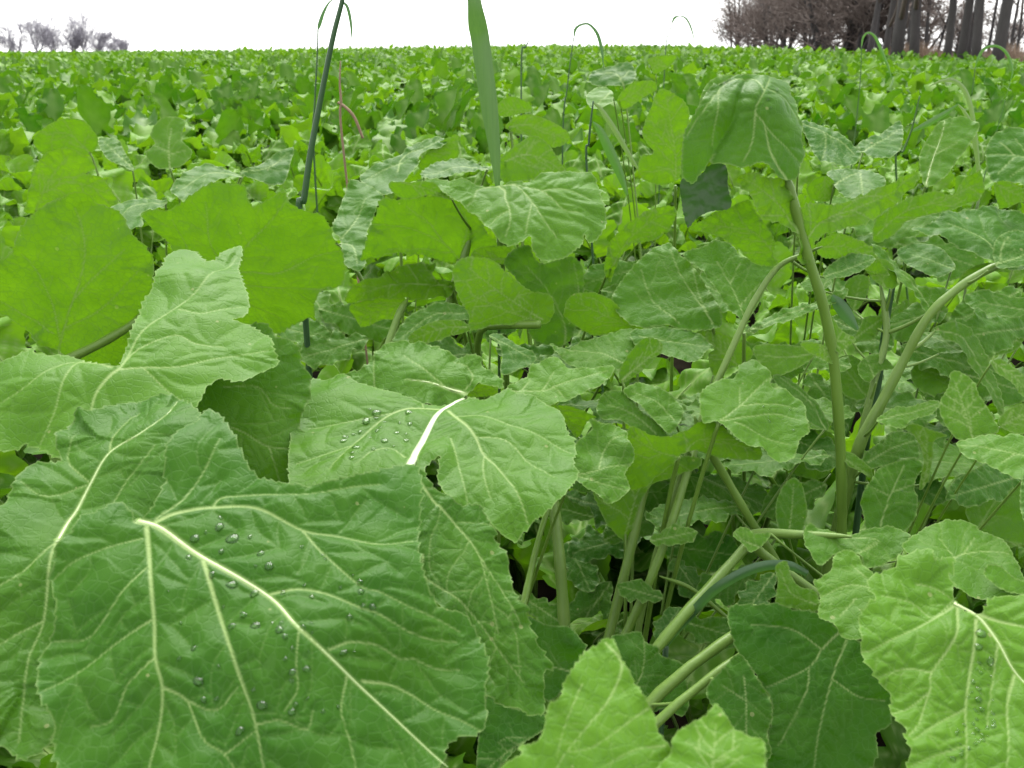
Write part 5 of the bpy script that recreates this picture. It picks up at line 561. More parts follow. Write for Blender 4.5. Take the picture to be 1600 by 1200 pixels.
dict(p='arch',o=[518.6,1160.0,494.0],n=[0.261,-0.661,0.704],c=[[-54.1,7.6],[-50.6,-10.1],[-35.1,-7.8],[-29.5,-17.3],[-12.1,-17.1],[-6.1,-26.2],[9.6,-24.6],[23.0,-27.2],[41.8,-15.5],[56.5,-7.0],[56.6,5.7],[48.9,11.0],[36.5,15.6],[26.1,23.1],[12.4,20.8],[2.3,32.7],[-17.1,21.1],[-30.3,23.2],[-51.1,12.5]],v=[(1.3,[[-51.5,9.9],[-16.9,2.9],[21.0,-2.7],[49.9,-5.7]])],t=0.3,q=[1.7156129218734257,1.4496449590082476,0],j=[-51.5,9.9],pk=0.9,te=1.0,ru=1.6,ns=True),
dict(p='arch',o=[456.2,1120.0,443.1],n=[-0.129,-0.512,0.849],c=[[-45.6,10.7],[-40.0,-6.3],[-26.7,-3.5],[-23.6,-19.8],[-8.1,-17.2],[-4.9,-32.6],[9.4,-27.1],[19.6,-31.1],[32.1,-22.0],[42.6,-13.2],[42.1,1.0],[37.2,9.9],[27.9,16.5],[19.6,25.7],[9.3,24.8],[-1.3,35.0],[-17.1,20.4],[-25.8,29.7],[-43.1,17.1]],v=[(1.3,[[-43.4,13.9],[-13.8,4.3],[16.4,-4.8],[37.8,-11.0]])],t=0.3,q=[0.4142521955632845,3.257035459593166,0],j=[-43.4,13.9],pk=0.9,te=1.0,ru=1.6,ns=True),
dict(p='arch',o=[481.5,1100.0,409.8],n=[-0.049,-0.428,0.903],c=[[52.3,32.5],[36.0,38.0],[23.2,27.4],[9.8,38.7],[-3.5,21.4],[-14.1,21.3],[-25.0,11.5],[-35.6,2.3],[-42.2,-7.2],[-46.0,-19.1],[-37.5,-25.5],[-27.4,-30.4],[-15.6,-27.4],[-0.4,-35.9],[6.5,-22.0],[21.7,-17.6],[28.6,1.1],[41.6,8.3],[53.0,28.0]],v=[(1.3,[[51.5,29.5],[15.6,8.5],[-18.0,-8.2],[-40.5,-17.9]])],t=0.25,q=[3.3267160427072073,1.9604520315400635,0],j=[51.5,29.5],pk=0.9,te=1.0,ru=1.6,ns=True),
dict(p='arch',o=[379.2,1150.0,447.6],n=[-0.409,-0.69,0.597],c=[[-17.6,34.2],[-24.9,22.0],[-15.5,15.1],[-25.1,4.3],[-13.8,-3.7],[-19.8,-13.1],[-12.7,-20.3],[-3.6,-26.6],[6.0,-30.0],[16.3,-31.6],[22.1,-24.4],[26.5,-16.2],[22.0,-8.6],[23.7,1.4],[15.0,5.9],[9.5,15.4],[1.6,20.6],[-0.8,29.6],[-13.1,35.5]],v=[(1.3,[[-14.8,34.2],[-3.7,11.0],[7.4,-11.8],[15.1,-27.6]])],t=0.3,q=[2.813387861568047,1.5964186921641161,0],j=[-14.8,34.2],pk=0.9,te=1.0,ru=1.6,ns=True),
dict(p='arch',o=[436.3,1180.0,446.3],n=[0.249,-0.626,0.739],c=[[31.2,40.9],[12.0,33.9],[6.0,23.1],[-11.1,19.8],[-14.0,6.4],[-27.0,2.6],[-30.2,-7.4],[-32.7,-17.4],[-29.7,-26.5],[-27.1,-33.5],[-16.5,-31.8],[-4.0,-28.8],[7.2,-21.9],[18.7,-14.5],[15.0,-4.2],[32.4,4.7],[25.0,16.7],[37.6,25.7],[35.4,39.7]],v=[(1.3,[[32.9,39.3],[9.9,11.7],[-10.5,-13.4],[-23.6,-29.9]])],t=0.3,q=[3.013573917398782,2.6797641206337057,0],j=[32.9,39.3],pk=0.9,te=1.0,ru=1.6,ns=True),
dict(p='arch',o=[573.3,1160.0,526.8],n=[0.252,-0.698,0.67],c=[[78.8,27.0],[59.3,35.6],[38.5,25.6],[24.0,28.9],[2.4,23.6],[-10.2,34.7],[-27.9,14.1],[-43.6,14.6],[-54.7,-2.6],[-62.7,-14.3],[-53.9,-22.8],[-42.8,-26.8],[-27.0,-31.8],[-10.5,-37.3],[1.9,-25.8],[22.4,-20.0],[36.8,-2.7],[56.2,3.6],[77.9,19.7]],v=[(1.3,[[76.5,22.5],[22.4,5.6],[-24.9,-6.8],[-55.6,-13.8]])],t=0.35,q=[2.2136870827773487,2.8610457475125255,0],j=[76.5,22.5],pk=0.9,te=1.0,ru=1.6,ns=True),
dict(p='arch',o=[582.8,1140.0,468.1],n=[-0.085,-0.847,0.524],c=[[-43.5,14.0],[-37.6,1.5],[-27.6,-3.0],[-25.6,-18.1],[-8.4,-13.8],[-5.4,-26.9],[7.2,-27.0],[22.2,-22.9],[34.2,-18.2],[43.8,-14.3],[43.3,-2.2],[39.4,7.6],[28.3,11.2],[19.6,18.9],[8.3,17.1],[-1.4,27.4],[-17.1,16.9],[-27.0,22.0],[-41.3,18.2]],v=[(1.3,[[-41.6,15.7],[-13.5,4.9],[16.5,-5.2],[38.8,-11.9]])],t=0.3,q=[3.866259793362022,0.7489366359059555,0],j=[-41.6,15.7],pk=0.9,te=1.0,ru=1.6,ns=True),
dict(p='arch',o=[530.2,1120.0,443.4],n=[-0.334,-0.528,0.781],c=[[34.8,-20.3],[31.6,-7.7],[22.7,-3.3],[23.4,12.2],[12.3,17.3],[10.0,28.7],[-1.2,30.3],[-15.1,27.9],[-23.8,28.3],[-33.1,24.7],[-33.2,13.6],[-33.6,-0.7],[-26.0,-7.9],[-22.4,-20.9],[-7.9,-13.4],[-1.9,-26.0],[9.9,-22.4],[18.4,-27.4],[32.3,-24.0]],v=[(1.3,[[32.7,-22.0],[10.6,-7.1],[-12.6,8.9],[-29.5,20.9]])],t=0.3,q=[0.7741097412215225,0.6265845630050046,0],j=[32.7,-22.0],pk=0.9,te=1.0,ru=1.6,ns=True),
dict(p='umbrella',o=[348.2,1080.0,408.5],n=[-0.283,-0.533,0.797],c=[[-32.8,29.0],[-32.9,11.9],[-23.5,6.2],[-24.7,-8.0],[-13.3,-14.0],[-11.0,-23.8],[-1.1,-27.9],[9.0,-31.4],[21.9,-27.5],[31.7,-24.5],[32.4,-15.3],[30.7,-6.4],[25.5,2.9],[21.7,14.1],[12.1,15.5],[5.6,27.5],[-7.2,25.4],[-17.0,30.6],[-30.0,32.3]],v=[(1.3,[[-30.8,30.0],[-8.8,10.2],[13.2,-8.4],[28.7,-20.9]])],t=0.25,q=[2.1738647659420574,1.5007277132755417,0],j=[-30.8,30.0],pk=0.9,te=1.0,ru=1.6,ns=True),
dict(p='umbrella',o=[318.6,1040.0,364.1],n=[-0.262,-0.728,0.634],c=[[36.6,17.0],[23.2,21.4],[13.5,18.4],[1.1,24.8],[-5.3,11.4],[-18.6,19.5],[-25.4,11.1],[-31.6,1.7],[-34.7,-7.2],[-37.1,-14.1],[-27.5,-20.0],[-16.4,-25.2],[-8.0,-20.4],[2.5,-19.2],[8.4,-13.6],[21.2,-12.5],[24.5,-2.2],[33.8,1.2],[38.6,13.3]],v=[(1.3,[[37.0,14.6],[12.0,4.4],[-13.8,-5.9],[-32.3,-13.0]])],t=0.2,q=[1.3477860374174249,3.3920543808712,0],j=[37.0,14.6],pk=0.9,te=1.0,ru=1.6,ns=True),
dict(p='umbrella',o=[357.4,1120.0,507.4],n=[0.016,-0.586,0.81],c=[[36.2,-10.8],[33.7,3.1],[22.2,1.2],[20.2,12.7],[7.8,12.9],[5.8,24.8],[-2.7,28.4],[-15.2,24.6],[-25.7,18.9],[-34.0,14.3],[-33.4,4.3],[-32.4,-8.1],[-21.9,-7.6],[-19.5,-22.5],[-7.6,-15.6],[3.3,-18.1],[12.9,-15.6],[20.2,-21.0],[34.0,-14.7]],v=[(1.3,[[34.4,-12.5],[10.7,-4.6],[-13.4,4.5],[-30.4,11.6]])],t=0.4,q=[2.067072840881641,0.2125068000410124,0],j=[34.4,-12.5],pk=0.9,te=1.0,ru=1.6,ns=True),
dict(p='arch',o=[456.2,1040.0,379.4],n=[-0.168,-0.788,0.592],c=[[-32.4,17.0],[-29.0,7.1],[-21.3,2.7],[-23.6,-11.4],[-11.5,-13.0],[-8.0,-19.7],[4.8,-17.7],[12.3,-22.1],[21.2,-21.2],[30.7,-17.1],[32.6,-7.4],[31.0,0.5],[25.0,6.9],[15.8,9.4],[6.9,9.6],[3.0,21.4],[-10.1,16.4],[-15.3,24.0],[-29.6,20.5]],v=[(1.3,[[-30.5,18.3],[-9.6,5.9],[11.9,-6.3],[27.4,-14.6]])],t=0.2,q=[3.661422249620097,1.5141573850782595,0],j=[-30.5,18.3],pk=0.9,te=1.0,ru=1.6,ns=True),
dict(p='arch',o=[513.2,1000.0,398.8],n=[0.264,-0.619,0.74],c=[[68.4,28.9],[47.9,33.5],[30.5,22.1],[15.9,32.0],[-2.3,21.8],[-13.5,15.7],[-26.7,8.7],[-38.8,0.0],[-46.4,-8.8],[-51.3,-18.3],[-42.9,-22.7],[-32.5,-25.6],[-18.6,-26.0],[-5.6,-21.2],[4.9,-15.5],[24.3,-15.7],[34.3,-0.8],[50.8,8.5],[68.7,25.1]],v=[(1.3,[[66.9,26.1],[19.1,6.3],[-20.5,-8.5],[-45.4,-17.1]])],t=0.15,q=[3.3131627885650166,3.843105891873326,0],j=[66.9,26.1],pk=0.9,te=1.0,ru=1.6,ns=True),
dict(p='arch',o=[406.5,1000.0,366.8],n=[0.089,-0.685,0.723],c=[[3.5,30.7],[-9.4,22.7],[-4.4,15.3],[-13.5,9.1],[-15.2,0.2],[-19.8,-5.6],[-21.5,-12.9],[-16.8,-20.1],[-12.6,-25.2],[-5.1,-29.0],[5.4,-24.7],[12.9,-19.2],[11.7,-12.0],[16.6,-4.5],[17.8,1.4],[19.3,10.4],[12.4,16.0],[15.9,23.7],[8.4,30.9]],v=[(1.3,[[6.1,30.2],[2.2,9.5],[-1.5,-11.1],[-4.0,-25.6]])],t=0.15,q=[3.8634146115419883,0.9636622358865465,0],j=[6.1,30.2],pk=0.9,te=1.0,ru=1.6,ns=True),
dict(p='crown',o=[-293.7,1350.0,472.2],n=[0.05,-0.613,0.789],c=[[-52.4,15.7],[-41.6,1.5],[-29.1,-3.7],[-22.6,-20.9],[-4.9,-15.1],[0.6,-34.6],[15.7,-27.9],[28.7,-28.7],[39.9,-22.3],[49.5,-14.1],[45.6,-1.0],[37.9,6.0],[27.2,16.9],[15.8,25.7],[3.1,17.8],[-10.8,28.8],[-23.0,22.9],[-35.2,31.1],[-50.9,22.6]],v=[(1.3,[[-50.6,18.7],[-15.8,6.4],[19.2,-4.6],[43.9,-11.5]])],t=0.3,q=[1.481810109874977,2.1202626906530826,0],j=[-50.6,18.7],pk=0.9,te=1.0,ru=1.6,ns=True),
dict(p='crown',o=[-242.8,1300.0,465.4],n=[0.109,-0.66,0.743],c=[[45.0,22.8],[29.2,27.2],[18.9,19.7],[1.5,33.5],[-6.4,15.5],[-20.5,22.2],[-30.7,15.3],[-39.0,4.8],[-42.3,-8.0],[-44.6,-18.2],[-33.5,-25.6],[-20.3,-32.8],[-10.9,-24.9],[3.4,-26.8],[10.2,-18.7],[25.1,-16.2],[28.3,-0.3],[41.1,1.6],[47.4,17.6]],v=[(1.3,[[45.6,19.1],[14.7,5.5],[-16.7,-7.8],[-38.8,-17.1]])],t=0.35,q=[0.35169834246865417,1.3684096898202145,0],j=[45.6,19.1],pk=0.9,te=1.0,ru=1.6,ns=True),
dict(p='crown',o=[-214.2,1360.0,487.7],n=[-0.224,-0.825,0.519],c=[[-63.4,22.3],[-53.4,2.5],[-36.6,-1.2],[-27.3,-11.8],[-11.1,-21.5],[-2.0,-30.7],[15.8,-27.5],[30.0,-31.0],[44.6,-23.2],[55.3,-18.0],[51.9,-6.0],[47.3,9.6],[32.1,10.2],[19.6,18.6],[5.6,16.3],[-7.9,32.5],[-25.2,24.5],[-41.7,28.2],[-61.4,26.6]],v=[(1.3,[[-61.0,24.1],[-18.3,7.9],[22.0,-6.2],[49.3,-15.2]])],t=0.3,q=[3.2962039295137986,1.9775081775790446,0],j=[-61.0,24.1],pk=0.9,te=1.0,ru=1.6,ns=True),
dict(p='crown',o=[-274.7,1400.0,496.9],n=[0.271,-0.506,0.819],c=[[-31.3,39.5],[-35.2,17.7],[-25.7,9.8],[-29.1,-7.0],[-15.0,-13.2],[-22.4,-33.0],[-2.5,-30.2],[7.3,-36.7],[15.6,-40.2],[27.7,-37.5],[32.0,-24.7],[35.4,-9.9],[33.8,4.9],[29.9,17.8],[12.1,13.4],[10.7,32.9],[-3.2,32.6],[-13.2,40.2],[-27.1,43.9]],v=[(1.3,[[-28.9,40.5],[-9.1,12.6],[10.9,-14.4],[25.0,-32.6]])],t=0.4,q=[1.0346069769093384,1.194570460887411,0],j=[-28.9,40.5],pk=0.9,te=1.0,ru=1.6,ns=True),
dict(p='crown',o=[-33.3,1300.0,504.9],n=[-0.301,-0.708,0.638],c=[[-54.6,13.9],[-43.1,-0.8],[-29.1,-1.4],[-20.5,-13.7],[-4.6,-16.6],[2.5,-34.2],[18.3,-24.2],[31.7,-24.1],[41.9,-21.3],[50.6,-15.5],[45.8,-3.6],[38.6,8.0],[25.5,10.2],[13.4,17.7],[2.7,19.1],[-12.1,28.8],[-25.1,19.7],[-38.0,26.5],[-53.4,20.0]],v=[(1.3,[[-52.9,16.6],[-16.6,5.2],[19.5,-5.7],[44.8,-13.2]])],t=0.25,q=[0.5802320669249674,1.0713445414062508,0],j=[-52.9,16.6],pk=0.9,te=1.0,ru=1.6,ns=True),
dict(p='crown',o=[-89.0,1200.0,482.3],n=[-0.004,-0.588,0.809],c=[[50.4,14.1],[35.0,25.3],[23.2,18.4],[9.7,33.1],[-4.9,27.3],[-15.2,26.7],[-26.1,16.9],[-38.3,13.8],[-45.4,4.3],[-50.3,-5.6],[-40.3,-17.4],[-28.9,-26.6],[-14.8,-32.9],[-3.7,-25.1],[6.4,-24.8],[20.7,-19.6],[28.1,-5.6],[41.7,-8.3],[51.6,7.6]],v=[(1.3,[[50.0,10.7],[16.0,2.8],[-18.9,-3.3],[-44.0,-6.2]])],t=0.2,q=[2.329901074732454,0.19936745692585411,0],j=[50.0,10.7],pk=0.9,te=1.0,ru=1.6,ns=True),
dict(p='crown',o=[25.4,1220.0,476.1],n=[0.303,-0.591,0.748],c=[[-47.7,4.5],[-39.9,-7.5],[-28.5,-8.9],[-22.8,-19.8],[-7.4,-17.0],[-0.1,-23.6],[10.3,-28.1],[24.8,-22.3],[36.0,-16.4],[47.5,-5.2],[44.3,4.3],[41.7,20.6],[30.5,24.1],[21.6,33.3],[6.8,20.7],[-8.1,20.2],[-19.8,15.1],[-31.1,17.3],[-45.9,9.5]],v=[(1.3,[[-45.7,7.3],[-14.9,1.7],[17.8,-2.3],[41.9,-4.1]])],t=0.25,q=[2.2598916453464177,1.1599163905245486,0],j=[-45.7,7.3],pk=0.9,te=1.0,ru=1.6,ns=True),
dict(p='crown',o=[79.0,1200.0,481.8],n=[-0.218,-0.56,0.799],c=[[44.6,23.9],[27.5,31.3],[18.3,21.3],[0.1,37.0],[-8.2,19.2],[-24.0,29.5],[-29.4,12.3],[-44.2,14.6],[-44.9,-3.6],[-46.1,-15.8],[-34.0,-24.6],[-19.0,-34.5],[-8.7,-28.7],[3.6,-26.4],[11.3,-20.4],[28.4,-22.3],[29.4,-2.3],[42.4,-1.0],[47.9,16.6]],v=[(1.3,[[45.4,19.7],[14.5,5.9],[-17.3,-6.7],[-40.1,-14.9]])],t=0.3,q=[1.3027415538277198,3.243554851756377,0],j=[45.4,19.7],pk=0.9,te=1.0,ru=1.6,ns=True),
dict(p='crown',o=[170.6,1300.0,530.3],n=[0.029,-0.768,0.64],c=[[-52.5,14.1],[-44.8,-1.0],[-31.3,-3.1],[-28.4,-22.1],[-10.3,-20.1],[-3.2,-29.4],[12.9,-25.6],[24.9,-30.5],[39.7,-20.9],[50.4,-15.3],[48.5,-2.3],[41.6,5.1],[30.6,12.7],[23.3,28.3],[9.8,24.0],[-7.5,24.2],[-18.8,24.9],[-33.4,24.8],[-50.1,19.7]],v=[(1.3,[[-50.1,17.1],[-15.7,6.1],[19.6,-4.9],[44.8,-12.6]])],t=0.4,q=[0.3589391922756193,1.785566248208923,0],j=[-50.1,17.1],pk=0.9,te=1.0,ru=1.6,ns=True),
dict(p='crown',o=[140.3,1360.0,552.2],n=[0.083,-0.858,0.508],c=[[49.6,20.5],[33.8,23.8],[20.7,20.9],[8.1,24.2],[-6.3,18.1],[-17.0,17.0],[-30.4,16.1],[-39.0,3.6],[-46.1,-2.8],[-48.9,-14.0],[-38.0,-21.4],[-26.4,-25.5],[-11.3,-28.4],[3.4,-30.3],[7.4,-14.4],[23.2,-12.1],[30.8,-3.6],[42.1,3.5],[51.5,15.6]],v=[(1.3,[[49.6,17.5],[15.6,5.7],[-18.7,-5.5],[-42.8,-12.9]])],t=0.35,q=[1.6585845163591717,3.9055188528626523,0],j=[49.6,17.5],pk=0.9,te=1.0,ru=1.6,ns=True),
dict(p='quill',o=[262.9,1300.0,547.9],n=[-0.215,-0.638,0.739],c=[[-46.2,35.1],[-40.5,18.5],[-32.6,5.1],[-27.8,-7.3],[-17.0,-20.6],[-12.3,-32.5],[4.0,-33.1],[14.2,-41.3],[29.4,-36.2],[42.1,-30.8],[43.3,-17.0],[43.1,-1.6],[34.4,8.4],[29.3,23.8],[10.7,16.3],[1.9,32.0],[-16.0,26.7],[-22.2,42.2],[-42.2,40.3]],v=[(1.3,[[-43.3,36.9],[-13.4,11.5],[16.6,-11.7],[37.6,-26.6]])],t=0.35,q=[3.348389815484943,0.172689921479511,0],j=[-43.3,36.9],pk=0.9,te=1.0,ru=1.6,ns=True),
dict(p='quill',o=[309.8,1160.0,493.6],n=[0.029,-0.818,0.575],c=[[-46.5,13.8],[-41.9,-3.5],[-29.6,-4.7],[-23.0,-12.4],[-11.0,-19.8],[-4.5,-27.6],[10.7,-23.4],[22.7,-25.8],[36.4,-17.9],[46.7,-12.7],[45.1,-1.4],[40.6,8.4],[31.3,16.3],[20.7,21.7],[7.9,17.6],[-5.4,22.6],[-17.4,19.8],[-28.9,23.0],[-44.4,18.1]],v=[(1.3,[[-44.6,15.5],[-14.2,5.1],[17.8,-4.5],[41.3,-10.6]])],t=0.3,q=[3.030479127312967,1.7781301374609262,0],j=[-44.6,15.5],pk=0.9,te=1.0,ru=1.6,ns=True),
dict(p='quill',o=[283.1,1140.0,467.5],n=[0.169,-0.643,0.747],c=[[44.4,30.3],[29.4,30.5],[18.7,21.9],[6.5,22.9],[-9.2,19.5],[-17.7,13.3],[-28.4,6.6],[-37.6,-2.5],[-42.2,-11.9],[-43.3,-22.7],[-33.9,-25.0],[-20.2,-30.4],[-8.1,-27.2],[4.1,-24.2],[10.4,-15.8],[23.6,-8.9],[28.1,3.8],[40.5,8.0],[46.6,25.4]],v=[(1.3,[[44.6,27.1],[13.7,8.9],[-16.8,-8.7],[-37.9,-20.5]])],t=0.25,q=[0.08110686097780606,3.538056833861997,0],j=[44.6,27.1],pk=0.9,te=1.0,ru=1.6,ns=True),
dict(p='umbrella',o=[305.6,1120.0,426.5],n=[0.43,-0.704,0.566],c=[[-17.6,33.1],[-24.9,20.4],[-21.9,11.8],[-26.8,2.3],[-21.5,-7.2],[-22.0,-15.0],[-18.8,-23.3],[-9.5,-29.3],[0.5,-32.5],[15.1,-32.6],[28.3,-22.5],[38.3,-11.9],[36.4,-2.9],[30.9,4.7],[22.5,9.3],[22.0,20.9],[5.8,22.5],[1.1,30.5],[-11.6,35.4]],v=[(1.3,[[-14.4,33.5],[-5.4,10.3],[5.4,-12.6],[14.0,-28.4]])],t=0.25,q=[3.0706684947411014,2.773757746444442,0],j=[-14.4,33.5],pk=0.9,te=1.0,ru=1.6,ns=True),
dict(p='umbrella',o=[480.9,1400.0,633.2],n=[0.207,-0.644,0.736],c=[[-59.5,10.5],[-55.3,-12.3],[-39.4,-11.9],[-33.7,-25.2],[-16.7,-28.8],[-10.8,-41.4],[6.1,-39.6],[25.4,-34.0],[45.3,-19.5],[61.5,-7.5],[60.2,6.5],[58.8,25.1],[47.0,33.9],[29.5,32.4],[15.4,30.9],[2.4,43.2],[-21.0,23.5],[-35.6,26.3],[-55.4,18.6]],v=[(1.3,[[-56.1,14.6],[-17.7,5.3],[23.6,-2.0],[54.5,-5.7]])],t=0.5,q=[1.4495716337988185,0.5754642673517716,0],j=[-56.1,14.6],pk=0.9,te=1.0,ru=1.6,ns=True),
dict(p='stout',o=[553.4,1450.0,608.5],n=[-0.211,-0.667,0.715],c=[[63.3,17.5],[45.8,27.1],[30.5,20.4],[14.8,39.6],[-4.5,37.7],[-18.8,46.2],[-31.8,24.5],[-48.2,25.1],[-55.6,0.6],[-62.4,-11.1],[-51.5,-20.8],[-37.2,-34.9],[-20.4,-39.2],[-4.6,-38.8],[6.9,-31.8],[25.0,-26.4],[35.8,-14.1],[51.2,-10.5],[64.3,9.9]],v=[(1.3,[[62.6,13.4],[20.0,3.8],[-23.6,-5.1],[-54.7,-10.8]])],t=0.45,q=[0.6827441571120554,1.7060177194700104,0],j=[62.6,13.4],pk=0.9,te=1.0,ru=1.6,ns=True),
dict(p='stout',o=[605.4,1400.0,571.1],n=[-0.041,-0.836,0.546],c=[[-59.5,20.0],[-53.6,-2.0],[-35.6,-0.0],[-32.4,-20.2],[-11.8,-19.7],[-7.7,-37.9],[10.9,-35.2],[31.0,-30.1],[44.5,-28.5],[59.8,-18.9],[59.1,-2.2],[54.2,12.1],[37.9,14.8],[29.1,30.9],[8.8,19.1],[-4.7,33.0],[-24.2,22.1],[-35.3,33.8],[-56.2,26.3]],v=[(1.3,[[-56.9,22.3],[-18.3,7.0],[22.6,-7.0],[52.9,-15.9]])],t=0.4,q=[2.545328738840718,0.16277070305016617,0],j=[-56.9,22.3],pk=0.9,te=1.0,ru=1.6,ns=True),
dict(p='edge',o=[629.1,1300.0,522.4],n=[0.009,-0.704,0.711],c=[[57.3,32.5],[37.8,34.5],[23.5,26.3],[10.0,26.6],[-7.7,22.8],[-18.8,19.6],[-29.9,9.5],[-40.3,-1.2],[-46.6,-11.1],[-50.2,-21.7],[-40.2,-27.1],[-27.8,-32.0],[-11.4,-35.7],[-0.9,-24.4],[8.4,-16.8],[25.0,-9.5],[33.8,1.7],[48.5,9.2],[59.0,28.4]],v=[(1.3,[[56.9,29.7],[17.3,8.5],[-19.5,-9.3],[-44.1,-20.3]])],t=0.3,q=[3.4491038470426996,1.3124022494383079,0],j=[56.9,29.7],pk=0.9,te=1.0,ru=1.6,ns=True),
dict(p='curl',o=[134.4,1120.0,443.0],n=[0.045,-0.221,0.974],c=[[-83.2,8.8],[-68.6,-15.0],[-45.9,-8.8],[-34.2,-24.7],[-9.7,-24.9],[3.5,-33.8],[22.7,-36.5],[46.2,-27.2],[65.8,-13.1],[82.0,-0.1],[76.2,15.5],[65.4,27.0],[47.4,35.5],[28.9,43.9],[7.3,28.7],[-16.2,35.1],[-37.8,18.9],[-56.7,27.9],[-81.1,17.0]],v=[(1.3,[[-80.6,12.2],[-25.8,2.7],[31.0,-0.9],[72.4,0.5]])],t=0.4,q=[1.2240494723983706,1.460840565593263,0],j=[-80.6,12.2],pk=0.9,te=1.0,ru=1.6,ns=True),  # from here on level leaves added to shade the hollow and close gaps
dict(p='curl',o=[222.2,1160.0,425.0],n=[0.025,-0.221,0.975],c=[[107.1,56.5],[77.7,52.0],[50.2,35.9],[29.5,54.0],[0.4,25.6],[-18.9,34.7],[-42.1,39.9],[-64.3,37.5],[-77.7,13.5],[-88.5,4.8],[-74.7,-12.3],[-57.1,-30.5],[-36.1,-27.2],[-12.5,-39.2],[4.0,-24.0],[32.4,-22.9],[51.2,-6.1],[77.2,5.6],[106.3,44.2]],v=[(1.3,[[104.2,48.3],[30.4,6.6],[-34.3,-3.9],[-78.0,1.0]])],t=0.45,q=[3.366878016777101,2.477600260455359,0],j=[104.2,48.3],pk=0.9,te=1.0,ru=1.6,ns=True),
dict(p='curl',o=[154.1,1060.0,426.3],n=[0.084,-0.22,0.972],c=[[-70.0,-15.8],[-47.6,-28.1],[-31.9,-22.3],[-12.0,-32.7],[5.7,-17.4],[27.7,-27.0],[41.5,-5.6],[61.9,6.5],[73.3,27.1],[81.5,49.3],[63.6,52.4],[43.3,54.5],[25.0,35.1],[0.2,41.2],[-11.3,25.4],[-32.9,18.9],[-41.9,2.6],[-59.4,1.4],[-72.2,-10.1]],v=[(1.3,[[-69.7,-13.1],[-23.1,-6.7],[28.4,13.6],[70.0,41.3]])],t=0.4,q=[3.7275403047652973,1.607963660819891,0],j=[-69.7,-13.1],pk=0.9,te=1.0,ru=1.6,ns=True),
dict(p='quill',o=[291.0,1170.0,424.9],n=[-0.059,-0.221,0.974],c=[[-78.7,37.9],[-69.3,12.0],[-50.3,1.7],[-43.6,-17.2],[-17.9,-22.5],[-5.8,-31.9],[8.4,-44.0],[31.9,-42.6],[56.5,-30.6],[74.9,-21.6],[74.6,-4.7],[73.4,16.8],[56.7,25.1],[36.5,29.1],[15.4,25.5],[-2.1,43.1],[-30.0,31.2],[-42.6,51.6],[-74.6,44.0]],v=[(1.3,[[-74.7,40.5],[-23.9,10.5],[28.4,-10.0],[66.5,-18.9]])],t=0.45,q=[1.998089642318039,1.0934140823903866,0],j=[-74.7,40.5],pk=0.9,te=1.0,ru=1.6,ns=True),
dict(p='centre',o=[91.5,1080.0,417.9],n=[0.006,-0.221,0.975],c=[[63.1,22.4],[43.0,27.8],[25.8,26.1],[8.5,34.1],[-6.6,19.0],[-23.2,25.7],[-34.2,11.1],[-48.7,5.4],[-56.4,-4.1],[-61.5,-13.1],[-48.9,-20.2],[-35.5,-23.2],[-19.2,-22.6],[2.8,-33.8],[10.3,-20.4],[30.6,-19.9],[37.8,-4.0],[54.0,-0.7],[64.7,18.0]],v=[(1.3,[[62.6,19.8],[19.6,6.1],[-23.5,-5.6],[-53.8,-12.6]])],t=0.4,q=[0.6763870053600525,1.0798354538159392,0],j=[62.6,19.8],pk=0.9,te=1.0,ru=1.6,ns=True),
dict(p='umbrella',o=[331.2,1120.0,441.9],n=[-0.104,-0.22,0.97],c=[[-71.6,30.2],[-61.5,3.5],[-42.3,0.0],[-31.1,-11.0],[-10.8,-18.8],[-4.3,-36.7],[16.3,-34.7],[36.7,-32.8],[55.1,-24.5],[71.1,-14.6],[67.5,-1.0],[61.2,14.7],[43.4,18.9],[26.3,25.4],[10.2,25.7],[-7.8,41.3],[-29.7,28.8],[-46.5,39.5],[-69.0,36.7]],v=[(1.3,[[-68.9,32.6],[-21.4,9.8],[27.7,-5.3],[63.2,-12.1]])],t=0.45,q=[1.472589291368171,3.828364241554761,0],j=[-68.9,32.6],pk=0.9,te=1.0,ru=1.6,ns=True),
dict(p='arch',o=[489.1,1220.0,443.1],n=[-0.003,-0.221,0.975],c=[[107.8,29.0],[86.1,48.1],[56.5,32.4],[38.7,44.8],[6.6,34.2],[-11.6,43.6],[-36.9,37.9],[-61.5,32.8],[-80.2,11.8],[-94.0,-5.8],[-81.6,-18.2],[-65.5,-35.1],[-42.7,-33.7],[-19.6,-34.0],[-0.6,-29.3],[28.2,-27.5],[49.5,-10.3],[74.2,-12.1],[105.1,17.0]],v=[(1.3,[[104.0,21.6],[31.5,2.5],[-36.7,-6.1],[-83.1,-7.3]])],t=0.45,q=[1.1268909228325459,2.9224977832631884,0],j=[104.0,21.6],pk=0.9,te=1.0,ru=1.6,ns=True),
dict(p='arch',o=[580.6,1200.0,455.8],n=[-0.071,-0.221,0.973],c=[[-82.4,44.3],[-72.6,16.4],[-55.0,1.7],[-52.2,-23.6],[-25.8,-31.1],[-14.4,-43.1],[7.2,-48.1],[35.4,-44.1],[62.4,-32.4],[89.2,-15.6],[90.5,4.3],[87.6,24.9],[61.1,23.0],[59.6,58.2],[22.9,35.0],[3.4,53.6],[-26.0,42.6],[-40.2,63.9],[-76.1,53.7]],v=[(1.3,[[-77.2,48.4],[-24.8,12.9],[33.3,-8.0],[78.7,-14.0]])],t=0.45,q=[2.2390580226545707,2.421826665390542,0],j=[-77.2,48.4],pk=0.9,te=1.0,ru=1.6,ns=True),
